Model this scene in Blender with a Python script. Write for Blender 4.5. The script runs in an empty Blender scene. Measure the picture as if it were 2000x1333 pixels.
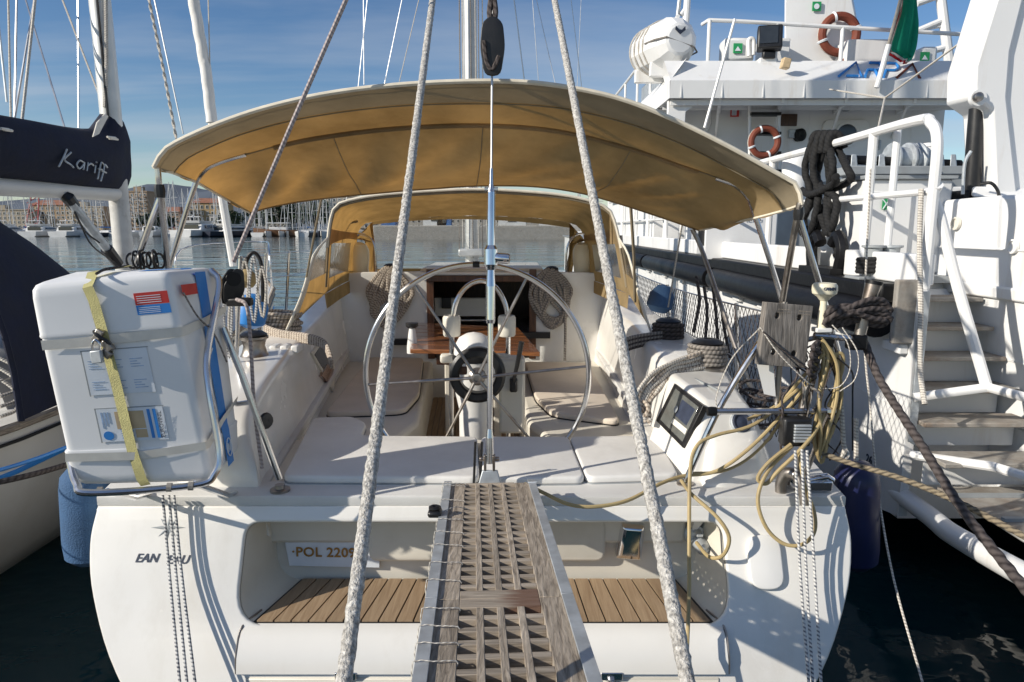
import bpy, bmesh, math, random
from mathutils import Vector, Matrix, noise
rnd = random.Random(7)
SC = bpy.context.scene
# ---------------------------------------------------------------- camera
CAM_H = 2.45
PITCH = math.radians(9.4)
cam = bpy.data.cameras.new('camera'); cam.lens = 24.0; cam.sensor_width = 36.0
cam.clip_start = 0.05; cam.clip_end = 9000
camo = bpy.data.objects.new('camera', cam); SC.collection.objects.link(camo)
camo.location = (0, 0, CAM_H); camo.rotation_euler = (math.pi/2 - PITCH, 0, 0)
SC.camera = camo
# ---------------------------------------------------------------- sky and sun
SUN = Vector((0.82, 0.37, -0.44)).normalized()
world = bpy.data.worlds.new('World'); SC.world = world; world.use_nodes = True
wn = world.node_tree; wn.nodes.clear()
def W(t, **k):
    n = wn.nodes.new(t)
    for a, b in k.items(): setattr(n, a, b)
    return n
sky = W('ShaderNodeTexSky', sky_type='NISHITA', sun_disc=False)
sky.sun_elevation = math.asin(-SUN.z); sky.sun_rotation = math.atan2(-SUN.x, -SUN.y)
sky.altitude = 0; sky.air_density = 1.0; sky.dust_density = 0.1; sky.ozone_density = 2.4
tc = W('ShaderNodeTexCoord'); sep = W('ShaderNodeSeparateXYZ')
wn.links.new(tc.outputs['Generated'], sep.inputs[0])
zz = W('ShaderNodeMath', operation='MAXIMUM'); zz.inputs[1].default_value = 0.0
wn.links.new(sep.outputs['Z'], zz.inputs[0])
zo = W('ShaderNodeMath', operation='ADD'); zo.inputs[1].default_value = 0.09
wn.links.new(zz.outputs[0], zo.inputs[0])
px_ = W('ShaderNodeMath', operation='DIVIDE'); py_ = W('ShaderNodeMath', operation='DIVIDE')
for n, s in ((px_, 'X'), (py_, 'Y')):
    wn.links.new(sep.outputs[s], n.inputs[0]); wn.links.new(zo.outputs[0], n.inputs[1])
cmb = W('ShaderNodeCombineXYZ'); wn.links.new(px_.outputs[0], cmb.inputs[0]); wn.links.new(py_.outputs[0], cmb.inputs[1])
mp = W('ShaderNodeMapping'); mp.inputs['Rotation'].default_value = (0, 0, math.radians(-24)); mp.inputs['Scale'].default_value = (0.22, 0.75, 1)
wn.links.new(cmb.outputs[0], mp.inputs[0])
nz = W('ShaderNodeTexNoise'); nz.inputs['Scale'].default_value = 1.1; nz.inputs['Detail'].default_value = 9; nz.inputs['Roughness'].default_value = 0.55
nz.inputs['Distortion'].default_value = 0.35
wn.links.new(mp.outputs[0], nz.inputs['Vector'])
rp = W('ShaderNodeValToRGB'); rp.color_ramp.elements[0].position = 0.41; rp.color_ramp.elements[0].color = (0, 0, 0, 1)
rp.color_ramp.elements[1].position = 0.70; rp.color_ramp.elements[1].color = (0.6, 0.6, 0.6, 1)
wn.links.new(nz.outputs['Fac'], rp.inputs[0])
mix = W('ShaderNodeMixRGB'); mix.inputs['Color2'].default_value = (5.6, 6.0, 6.6, 1)
hsv = W('ShaderNodeHueSaturation'); hsv.inputs['Hue'].default_value = 0.507; hsv.inputs['Saturation'].default_value = 1.2; hsv.inputs['Value'].default_value = 1.03
wn.links.new(sky.outputs[0], hsv.inputs['Color'])
wn.links.new(rp.outputs[0], mix.inputs['Fac']); wn.links.new(hsv.outputs[0], mix.inputs['Color1'])
bg = W('ShaderNodeBackground'); bg.inputs['Strength'].default_value = 0.094
wn.links.new(mix.outputs[0], bg.inputs[0])
wo = W('ShaderNodeOutputWorld'); wn.links.new(bg.outputs[0], wo.inputs[0])
sl = bpy.data.lights.new('sun', 'SUN'); sl.energy = 4.9; sl.angle = math.radians(0.55); sl.color = (1.0, 0.93, 0.82)
so = bpy.data.objects.new('sun', sl); SC.collection.objects.link(so)
so.rotation_euler = SUN.to_track_quat('-Z', 'Y').to_euler(); so.location = (-20, -12, 30)
SC.view_settings.view_transform = 'Standard'; SC.view_settings.look = 'None'
SC.view_settings.exposure = 0.10; SC.view_settings.gamma = 1.0
SC.view_settings.use_curve_mapping = False
SC.cycles.max_bounces = 6; SC.cycles.diffuse_bounces = 3; SC.cycles.transparent_max_bounces = 12
# ---------------------------------------------------------------- points
FPX = 1333.0
def _d(px, py):
    u = (666.5 - py)/FPX
    return Vector(((px - 1000)/FPX, math.cos(PITCH) + u*math.sin(PITCH), -math.sin(PITCH) + u*math.cos(PITCH)))
def U(px, py, Y):
    d = _d(px, py); t = Y/d.y
    return Vector((d.x*t, Y, CAM_H + d.z*t))
def UZ(px, py, z):
    d = _d(px, py); t = (z - CAM_H)/d.z
    return Vector((d.x*t, d.y*t, z))
def UX(px, py, x):
    d = _d(px, py); t = x/d.x
    return Vector((x, d.y*t, CAM_H + d.z*t))
V = Vector
# ---------------------------------------------------------------- materials
MATS = {}
def nodes(name):
    m = bpy.data.materials.new(name); m.use_nodes = True
    nt = m.node_tree; nt.nodes.clear(); MATS[name] = m
    def N(t, **k):
        n = nt.nodes.new(t)
        for a, b in k.items(): setattr(n, a, b)
        return n
    L = nt.links.new
    o = N('ShaderNodeOutputMaterial')
    return m, N, L, o
def c4(c): return (c[0], c[1], c[2], 1)
def mat(name, col, rough=0.5, metal=0.0, var=0.08, scale=6.0, bump=0.0, bscale=None, col2=None, stretch=(1, 1, 1), spec=0.5, coat=0.0, detail=6, dirt=0.0, dirtcol=(0.2, 0.16, 0.1), thr=0.55, rvar=0.12, dst=(1, 1, 1)):
    m, N, L, o = nodes(name)
    p = N('ShaderNodeBsdfPrincipled'); L(p.outputs[0], o.inputs[0])
    t = N('ShaderNodeTexCoord'); mp = N('ShaderNodeMapping'); mp.inputs['Scale'].default_value = stretch
    L(t.outputs['Object'], mp.inputs[0])
    n = N('ShaderNodeTexNoise'); n.inputs['Scale'].default_value = scale; n.inputs['Detail'].default_value = detail
    L(mp.outputs[0], n.inputs['Vector'])
    r = N('ShaderNodeValToRGB'); e = r.color_ramp.elements
    a = [max(0, x*(1 - var)) for x in col]; b = [min(1, x*(1 + var)) for x in (col2 or col)]
    e[0].position = 0.3; e[0].color = c4(a); e[1].position = 0.7; e[1].color = c4(b)
    L(n.outputs['Fac'], r.inputs[0])
    out = r.outputs[0]
    if dirt > 0:
        n2 = N('ShaderNodeTexNoise'); n2.inputs['Scale'].default_value = scale*0.45; n2.inputs['Detail'].default_value = 9; n2.inputs['Roughness'].default_value = 0.68
        md = N('ShaderNodeMapping'); md.inputs['Scale'].default_value = dst; L(t.outputs['Object'], md.inputs[0]); L(md.outputs[0], n2.inputs['Vector'])
        r2 = N('ShaderNodeValToRGB'); q = r2.color_ramp.elements
        q[0].position = thr; q[0].color = (0, 0, 0, 1); q[1].position = min(0.98, thr + 0.22); q[1].color = (dirt, dirt, dirt, 1)
        L(n2.outputs['Fac'], r2.inputs[0])
        mx = N('ShaderNodeMixRGB'); mx.inputs['Color2'].default_value = c4(dirtcol)
        L(r2.outputs[0], mx.inputs['Fac']); L(out, mx.inputs['Color1']); out = mx.outputs[0]
    L(out, p.inputs['Base Color'])
    p.inputs['Metallic'].default_value = metal
    p.inputs['Specular IOR Level'].default_value = spec
    if coat: p.inputs['Coat Weight'].default_value = coat; p.inputs['Coat Roughness'].default_value = 0.1
    mr = N('ShaderNodeMapRange'); mr.inputs['To Min'].default_value = max(0.03, rough - rvar); mr.inputs['To Max'].default_value = min(1, rough + rvar)
    L(n.outputs['Fac'], mr.inputs['Value']); L(mr.outputs[0], p.inputs['Roughness'])
    if bump:
        nb = N('ShaderNodeTexNoise'); nb.inputs['Scale'].default_value = bscale or scale*6; nb.inputs['Detail'].default_value = 5
        L(mp.outputs[0], nb.inputs['Vector'])
        b_ = N('ShaderNodeBump'); b_.inputs['Strength'].default_value = bump; b_.inputs['Distance'].default_value = 0.01
        L(nb.outputs['Fac'], b_.inputs['Height']); L(b_.outputs[0], p.inputs['Normal'])
    return m
def wood(name, c1, c2, grain=(60, 3, 60), rough=0.6, bump=0.4, coat=0.0, uneven=0.25):
    m, N, L, o = nodes(name)
    p = N('ShaderNodeBsdfPrincipled'); L(p.outputs[0], o.inputs[0])
    t = N('ShaderNodeTexCoord'); mp = N('ShaderNodeMapping'); mp.inputs['Scale'].default_value = grain
    L(t.outputs['Object'], mp.inputs[0])
    oi = N('ShaderNodeObjectInfo'); ad = N('ShaderNodeVectorMath', operation='ADD')
    L(mp.outputs[0], ad.inputs[0])
    sc = N('ShaderNodeVectorMath', operation='SCALE'); sc.inputs['Scale'].default_value = 37.0
    cx = N('ShaderNodeCombineXYZ'); L(oi.outputs['Random'], cx.inputs[0]); L(oi.outputs['Random'], cx.inputs[1]); L(cx.outputs[0], sc.inputs[0]); L(sc.outputs[0], ad.inputs[1])
    n = N('ShaderNodeTexNoise'); n.inputs['Scale'].default_value = 1.0; n.inputs['Detail'].default_value = 8; n.inputs['Roughness'].default_value = 0.62; n.inputs['Distortion'].default_value = 0.6
    L(ad.outputs[0], n.inputs['Vector'])
    r = N('ShaderNodeValToRGB'); e = r.color_ramp.elements; e[0].position = 0.32; e[0].color = c4(c1); e[1].position = 0.66; e[1].color = c4(c2)
    L(n.outputs['Fac'], r.inputs[0])
    mr = N('ShaderNodeMapRange'); mr.inputs['To Min'].default_value = 1 - uneven; mr.inputs['To Max'].default_value = 1 + uneven; L(oi.outputs['Random'], mr.inputs['Value'])
    vm = N('ShaderNodeVectorMath', operation='SCALE'); L(r.outputs[0], vm.inputs[0]); L(mr.outputs[0], vm.inputs['Scale'])
    L(vm.outputs[0], p.inputs['Base Color'])
    p.inputs['Roughness'].default_value = rough
    if coat: p.inputs['Coat Weight'].default_value = coat; p.inputs['Coat Roughness'].default_value = 0.06
    b_ = N('ShaderNodeBump'); b_.inputs['Strength'].default_value = bump; b_.inputs['Distance'].default_value = 0.004
    L(n.outputs['Fac'], b_.inputs['Height']); L(b_.outputs[0], p.inputs['Normal'])
    return m
def ropemat(name, c1, c2, freq=26.0, turns=3.0, bump=0.8, fleck=None, rough=0.85):
    # stripes wound round the rope: uv.x goes round, uv.y is metres along
    m, N, L, o = nodes(name)
    p = N('ShaderNodeBsdfPrincipled'); L(p.outputs[0], o.inputs[0]); p.inputs['Roughness'].default_value = rough
    uv = N('ShaderNodeUVMap'); s = N('ShaderNodeSeparateXYZ'); L(uv.outputs[0], s.inputs[0])
    a = N('ShaderNodeMath', operation='MULTIPLY'); a.inputs[1].default_value = turns; L(s.outputs[0], a.inputs[0])
    b = N('ShaderNodeMath', operation='MULTIPLY_ADD'); b.inputs[1].default_value = freq; L(s.outputs[1], b.inputs[0]); L(a.outputs[0], b.inputs[2])
    w = N('ShaderNodeMath', operation='PINGPONG'); w.inputs[1].default_value = 0.5; L(b.outputs[0], w.inputs[0])
    t = N('ShaderNodeTexCoord'); n = N('ShaderNodeTexNoise'); n.inputs['Scale'].default_value = 60; n.inputs['Detail'].default_value = 4; L(t.outputs['Object'], n.inputs['Vector'])
    n3 = N('ShaderNodeTexNoise'); n3.inputs['Scale'].default_value = 5; n3.inputs['Detail'].default_value = 4; L(t.outputs['Object'], n3.inputs['Vector'])
    ad = N('ShaderNodeMath', operation='MULTIPLY_ADD'); ad.inputs[1].default_value = 0.7; L(n.outputs['Fac'], ad.inputs[0]); L(w.outputs[0], ad.inputs[2])
    r = N('ShaderNodeValToRGB'); e = r.color_ramp.elements; e[0].position = 0.32; e[0].color = c4(c1); e[1].position = 0.72; e[1].color = c4(c2)
    L(ad.outputs[0], r.inputs[0])
    mr = N('ShaderNodeMapRange'); mr.inputs['To Min'].default_value = 0.72; mr.inputs['To Max'].default_value = 1.22; L(n3.outputs['Fac'], mr.inputs['Value'])
    vm = N('ShaderNodeVectorMath', operation='SCALE'); L(r.outputs[0], vm.inputs[0]); L(mr.outputs[0], vm.inputs['Scale'])
    L(vm.outputs[0], p.inputs['Base Color'])
    b_ = N('ShaderNodeBump'); b_.inputs['Strength'].default_value = bump; b_.inputs['Distance'].default_value = 0.004
    L(ad.outputs[0], b_.inputs['Height']); L(b_.outputs[0], p.inputs['Normal'])
    return m
def canvas(name, col, tcol, tw=0.45, scale=3.0, dirt=0.25, stain=None):
    m, N, L, o = nodes(name)
    d = N('ShaderNodeBsdfDiffuse'); tr = N('ShaderNodeBsdfTranslucent'); ms = N('ShaderNodeMixShader'); ms.inputs[0].default_value = tw
    L(d.outputs[0], ms.inputs[1]); L(tr.outputs[0], ms.inputs[2]); L(ms.outputs[0], o.inputs[0])
    t = N('ShaderNodeTexCoord'); n = N('ShaderNodeTexNoise'); n.inputs['Scale'].default_value = scale; n.inputs['Detail'].default_value = 8; n.inputs['Roughness'].default_value = 0.6
    L(t.outputs['Object'], n.inputs['Vector'])
    for sh, c in ((d, col), (tr, tcol)):
        r = N('ShaderNodeValToRGB'); e = r.color_ramp.elements
        e[0].position = 0.3; e[0].color = c4([x*(1 - dirt) for x in c]); e[1].position = 0.65; e[1].color = c4(c)
        L(n.outputs['Fac'], r.inputs[0]); L(r.outputs[0], sh.inputs[0])
    w = N('ShaderNodeTexNoise'); w.inputs['Scale'].default_value = 500; L(t.outputs['Object'], w.inputs['Vector'])
    b_ = N('ShaderNodeBump'); b_.inputs['Strength'].default_value = 0.25; b_.inputs['Distance'].default_value = 0.002
    L(w.outputs['Fac'], b_.inputs['Height']); L(b_.outputs[0], d.inputs['Normal'])
    return m
def vinyl(name, haze=0.22, col=(0.85, 0.85, 0.82)):
    # clear soft plastic: lets most light through, a little milky, glossy
    m, N, L, o = nodes(name)
    t = N('ShaderNodeBsdfTransparent'); t.inputs[0].default_value = (0.9, 0.92, 0.92, 1)
    d = N('ShaderNodeBsdfDiffuse'); d.inputs[0].default_value = c4(col)
    g = N('ShaderNodeBsdfGlossy'); g.inputs['Roughness'].default_value = 0.12
    tc_ = N('ShaderNodeTexCoord'); n = N('ShaderNodeTexNoise'); n.inputs['Scale'].default_value = 9; n.inputs['Detail'].default_value = 7; n.inputs['Distortion'].default_value = 1.2
    L(tc_.outputs['Object'], n.inputs['Vector'])
    mr = N('ShaderNodeMapRange'); mr.inputs['From Min'].default_value = 0.3; mr.inputs['From Max'].default_value = 0.75
    mr.inputs['To Min'].default_value = haze*0.5; mr.inputs['To Max'].default_value = haze*1.6; L(n.outputs['Fac'], mr.inputs['Value'])
    a = N('ShaderNodeMixShader'); L(mr.outputs[0], a.inputs[0]); L(t.outputs[0], a.inputs[1]); L(d.outputs[0], a.inputs[2])
    f = N('ShaderNodeLayerWeight'); f.inputs['Blend'].default_value = 0.12
    b = N('ShaderNodeBump'); b.inputs['Strength'].default_value = 0.15; b.inputs['Distance'].default_value = 0.02; L(n.outputs['Fac'], b.inputs['Height']); L(b.outputs[0], g.inputs['Normal'])
    c = N('ShaderNodeMixShader'); L(f.outputs['Fresnel'], c.inputs[0]); L(a.outputs[0], c.inputs[1]); L(g.outputs[0], c.inputs[2])
    L(c.outputs[0], o.inputs[0])
    return m
M = {}
M['gel'] = mat('gelcoat', (0.79, 0.77, 0.72), 0.24, var=0.05, scale=2.2, bump=0.04, bscale=3, dirt=0.3, dirtcol=(0.50, 0.45, 0.36), thr=0.53, coat=0.4, dst=(3, 3, 0.6))
M['gelc'] = mat('gelcoat_cream', (0.70, 0.66, 0.57), 0.45, var=0.06, scale=3, dirt=0.3, dirtcol=(0.42, 0.36, 0.26), thr=0.5)
M['deck'] = mat('deck_nonslip', (0.66, 0.65, 0.62), 0.6, var=0.06, scale=5, bump=0.25, bscale=260, dirt=0.3, dirtcol=(0.4, 0.36, 0.3), thr=0.5)
M['cush'] = mat('cushion_cloth', (0.74, 0.725, 0.69), 0.7, var=0.05, scale=4, bump=0.35, bscale=9, dirt=0.25, dirtcol=(0.42, 0.39, 0.34), thr=0.5)
M['cushb'] = mat('cushion_beige', (0.68, 0.60, 0.50), 0.8, var=0.07, scale=4, bump=0.25, bscale=12, dirt=0.25, dirtcol=(0.40, 0.34, 0.26), thr=0.5)
M['black'] = mat('black_plastic', (0.012, 0.012, 0.013), 0.4, var=0.2, scale=20, bump=0.05)
M['rubber'] = mat('black_rubber', (0.006, 0.006, 0.007), 0.45, spec=0.3, var=0.3, scale=9, bump=0.2, bscale=40, dirt=0.3, dirtcol=(0.03, 0.028, 0.027), thr=0.6)
M['steel'] = mat('stainless_steel', (0.62, 0.62, 0.63), 0.2, 1.0, var=0.08, scale=14, dirt=0.25, dirtcol=(0.30, 0.19, 0.11), thr=0.6, rvar=0.08)
M['steeld'] = mat('dull_steel', (0.36, 0.33, 0.30), 0.38, 1.0, var=0.2, scale=16, dirt=0.55, dirtcol=(0.16, 0.09, 0.05), thr=0.5)
M['chrome'] = mat('chrome', (0.75, 0.75, 0.77), 0.1, 1.0, var=0.05, scale=10, rvar=0.06)
M['galv'] = mat('galvanised_metal', (0.46, 0.49, 0.51), 0.5, 0.45, var=0.22, scale=16, dirt=0.35, dirtcol=(0.30, 0.31, 0.32), thr=0.48)
M['alu'] = mat('painted_aluminium', (0.62, 0.62, 0.60), 0.4, 0.3, var=0.08, scale=5, dirt=0.35, dirtcol=(0.30, 0.27, 0.22))
M['white'] = mat('white_plastic', (0.78, 0.77, 0.74), 0.35, var=0.04, scale=5, dirt=0.18, dirtcol=(0.5, 0.45, 0.38), thr=0.55)
M['raft'] = mat('raft_shell', (0.80, 0.80, 0.79), 0.36, var=0.03, scale=3, dirt=0.25, dirtcol=(0.52, 0.49, 0.43), thr=0.56)
M['ivory'] = mat('ivory_plastic', (0.75, 0.69, 0.52), 0.4, var=0.05, scale=8)
M['ship'] = mat('ship_paint', (0.77, 0.77, 0.76), 0.42, var=0.03, scale=1.6, bump=0.2, bscale=2.2, dirt=0.5, dirtcol=(0.44, 0.33, 0.21), thr=0.57, coat=0.1, dst=(4, 4, 0.5))
M['shipg'] = mat('ship_grey_paint', (0.30, 0.32, 0.33), 0.5, var=0.12, scale=4, dirt=0.4, dirtcol=(0.2, 0.14, 0.09))
M['rust'] = mat('rusty_tread', (0.30, 0.28, 0.25), 0.75, var=0.2, scale=8, dirt=0.7, dirtcol=(0.16, 0.10, 0.06), thr=0.45, bump=0.3)
M['teak'] = wood('teak_strip', (0.27, 0.18, 0.105), (0.39, 0.28, 0.175), (70, 4, 70), 0.6, 0.15, uneven=0.08)
M['teakx'] = wood('varnished_wood', (0.15, 0.055, 0.02), (0.30, 0.12, 0.042), (4, 40, 60), 0.25, 0.05, coat=0.8, uneven=0.1)
M['grey'] = wood('weathered_wood', (0.15, 0.12, 0.09), (0.43, 0.365, 0.29), (95, 5, 95), 0.85, 0.9, uneven=0.22)
M['greyx'] = wood('weathered_crosswood', (0.18, 0.145, 0.11), (0.43, 0.365, 0.29), (5, 95, 95), 0.85, 0.8, uneven=0.2)
M['board'] = wood('weathered_board', (0.09, 0.08, 0.07), (0.27, 0.245, 0.22), (90, 90, 7), 0.9, 1.0, uneven=0.0)
M['dkwood'] = wood('dark_mahogany', (0.035, 0.013, 0.006), (0.10, 0.04, 0.016), (40, 40, 5), 0.35, 0.1, coat=0.2)
M['bim'] = canvas('bimini_canvas', (0.44, 0.335, 0.195), (0.66, 0.34, 0.085), 0.36, 2.3, 0.45)
M['bimg'] = canvas('bimini_double_canvas', (0.44, 0.37, 0.26), (0.22, 0.15, 0.07), 0.34, 4, 0.25)
M['dod'] = canvas('sprayhood_canvas', (0.46, 0.35, 0.20), (0.60, 0.34, 0.10), 0.38, 4, 0.38)
M['tape'] = mat('pale_hem', (0.70, 0.64, 0.52), 0.8, var=0.12, scale=12)
M['vin'] = vinyl('clear_vinyl', 0.2)
M['vinm'] = vinyl('milky_vinyl', 0.5)
M['navy'] = mat('navy_canvas', (0.006, 0.009, 0.026), 0.9, var=0.3, scale=5, bump=0.4, bscale=18, dirt=0.4, dirtcol=(0.015, 0.018, 0.035))
M['bluef'] = mat('blue_fender_cloth', (0.045, 0.105, 0.21), 0.85, var=0.2, scale=7, bump=0.5, bscale=120)
M['navyf'] = mat('dark_blue_fender', (0.008, 0.012, 0.06), 0.4, var=0.2, scale=5)
M['blue'] = mat('blue_stripe', (0.03, 0.22, 0.60), 0.4, var=0.06, scale=6)
M['red'] = mat('red_print', (0.60, 0.04, 0.03), 0.5, var=0.1, scale=30)
M['sticker'] = mat('paper_label', (0.72, 0.76, 0.80), 0.5, var=0.05, scale=10)
M['ink'] = mat('faded_blue_ink', (0.30, 0.42, 0.60), 0.6, var=0.3, scale=40)
M['inkd'] = mat('dark_ink', (0.03, 0.04, 0.07), 0.6, var=0.2, scale=30)
M['tan'] = mat('tan_label', (0.56, 0.42, 0.25), 0.6, var=0.12, scale=20)
M['gold'] = mat('bronze_letters', (0.36, 0.20, 0.05), 0.4, 0.35, var=0.1, scale=20)
M['yel'] = mat('yellow_webbing', (0.50, 0.46, 0.20), 0.8, var=0.12, scale=18, bump=0.5, bscale=300, dirt=0.3, dirtcol=(0.40, 0.38, 0.2))
M['web'] = mat('white_webbing', (0.74, 0.70, 0.62), 0.8, var=0.08, scale=18, bump=0.1, bscale=300)
M['cord'] = mat('yellow_cable', (0.43, 0.33, 0.16), 0.6, var=0.15, scale=10, dirt=0.6, dirtcol=(0.15, 0.11, 0.06), thr=0.46)
M['wire'] = mat('steel_wire', (0.55, 0.55, 0.55), 0.35, 0.9, var=0.1)
M['lead'] = mat('dark_window', (0.03, 0.035, 0.04), 0.08, var=0.2, scale=6, spec=0.7)
M['glassg'] = mat('grey_instrument_glass', (0.13, 0.135, 0.125), 0.12, var=0.25, scale=9, spec=0.7)
M['dark'] = mat('dark_interior', (0.012, 0.010, 0.008), 0.8, var=0.2)
M['green'] = mat('green_sign', (0.02, 0.30, 0.10), 0.5, var=0.08)
M['flagg'] = canvas('flag_green', (0.02, 0.30, 0.20), (0.05, 0.5, 0.3), 0.4, 5, 0.15)
M['flagw'] = canvas('flag_white', (0.7, 0.7, 0.68), (0.7, 0.7, 0.66), 0.4, 5, 0.15)
M['flagr'] = canvas('flag_red', (0.45, 0.03, 0.04), (0.6, 0.06, 0.05), 0.4, 5, 0.15)
M['ring'] = mat('faded_orange', (0.17, 0.038, 0.018), 0.7, var=0.15, scale=8, dirt=0.4, dirtcol=(0.25, 0.06, 0.03))
M['crate'] = mat('brown_crate', (0.26, 0.19, 0.12), 0.8, var=0.15, scale=7)
M['fluff'] = mat('fluffy_white_rope', (0.36, 0.34, 0.31), 0.95, var=0.34, scale=110, col2=(0.56, 0.54, 0.50), bump=1.0, bscale=160, dirt=0.5, dirtcol=(0.16, 0.15, 0.14), thr=0.52)
M['rope'] = ropemat('tan_rope', (0.16, 0.12, 0.09), (0.52, 0.45, 0.37), 40, 1, 0.8)
M['ropew'] = ropemat('white_rope', (0.28, 0.25, 0.22), (0.66, 0.62, 0.55), 60, 1, 0.6)
M['ropef'] = ropemat('flecked_rope', (0.02, 0.03, 0.06), (0.66, 0.65, 0.62), 62, 1, 0.5)
M['ropeg'] = ropemat('grey_rope', (0.10, 0.09, 0.08), (0.30, 0.27, 0.24), 40, 1, 0.7)
M['ropek'] = ropemat('black_rope', (0.003, 0.003, 0.004), (0.011, 0.011, 0.011), 30, 3, 0.8)
M['ropebr'] = ropemat('brown_mooring_rope', (0.05, 0.04, 0.03), (0.26, 0.21, 0.14), 30, 3, 0.8)
M['ropedk'] = ropemat('dark_braided_rope', (0.020, 0.014, 0.013), (0.085, 0.07, 0.066), 30, 2, 0.9)
M['ropep'] = ropemat('mauve_rope', (0.24, 0.19, 0.19), (0.46, 0.40, 0.38), 50, 1, 0.5)
# ---------------------------------------------------------------- mesh tools
WM = {}
def catmull(pts, n=6, closed=False):
    pts = [V(p) for p in pts]; k = len(pts)
    if k < 3 and not closed: return pts
    out = []; rng = k if closed else k - 1
    for i in range(rng):
        p1, p2 = pts[i], pts[(i + 1) % k]
        p0 = pts[i - 1] if (closed or i > 0) else p1 + (p1 - p2)
        p3 = pts[(i + 2) % k] if (closed or i + 2 < k) else p2 + (p2 - p1)
        for j in range(n):
            t = j/n
            out.append(0.5*((2*p1) + (p2 - p0)*t + (2*p0 - 5*p1 + 4*p2 - p3)*t*t + (3*p1 - p0 - 3*p2 + p3)*t*t*t))
    if not closed: out.append(pts[-1])
    return out
def even(pts, step, closed=False):
    if closed: pts = pts + [pts[0]]
    d = [0]
    for a, b in zip(pts, pts[1:]): d.append(d[-1] + (b - a).length)
    n = max(2, int(d[-1]/step)); out = []; j = 0
    for i in range(n + (0 if closed else 1)):
        s = d[-1]*i/n
        while j < len(d) - 2 and d[j + 1] < s: j += 1
        seg = d[j + 1] - d[j] or 1e-9
        out.append(pts[j].lerp(pts[j + 1], (s - d[j])/seg))
    return out
def rpoly(pts, r, n=5):
    out = []; k = len(pts)
    for i in range(k):
        p = V(pts[i]).to_2d(); a = (V(pts[i - 1]).to_2d() - p); b = (V(pts[(i + 1) % k]).to_2d() - p)
        rr = r[i] if isinstance(r, (list, tuple)) else r
        q = min(rr, a.length*0.45, b.length*0.45)
        a = p + a.normalized()*q; b = p + b.normalized()*q
        for j in range(n + 1):
            t = j/n; out.append(a*(1 - t)**2 + p*2*t*(1 - t) + b*t*t)
    return out
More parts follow.
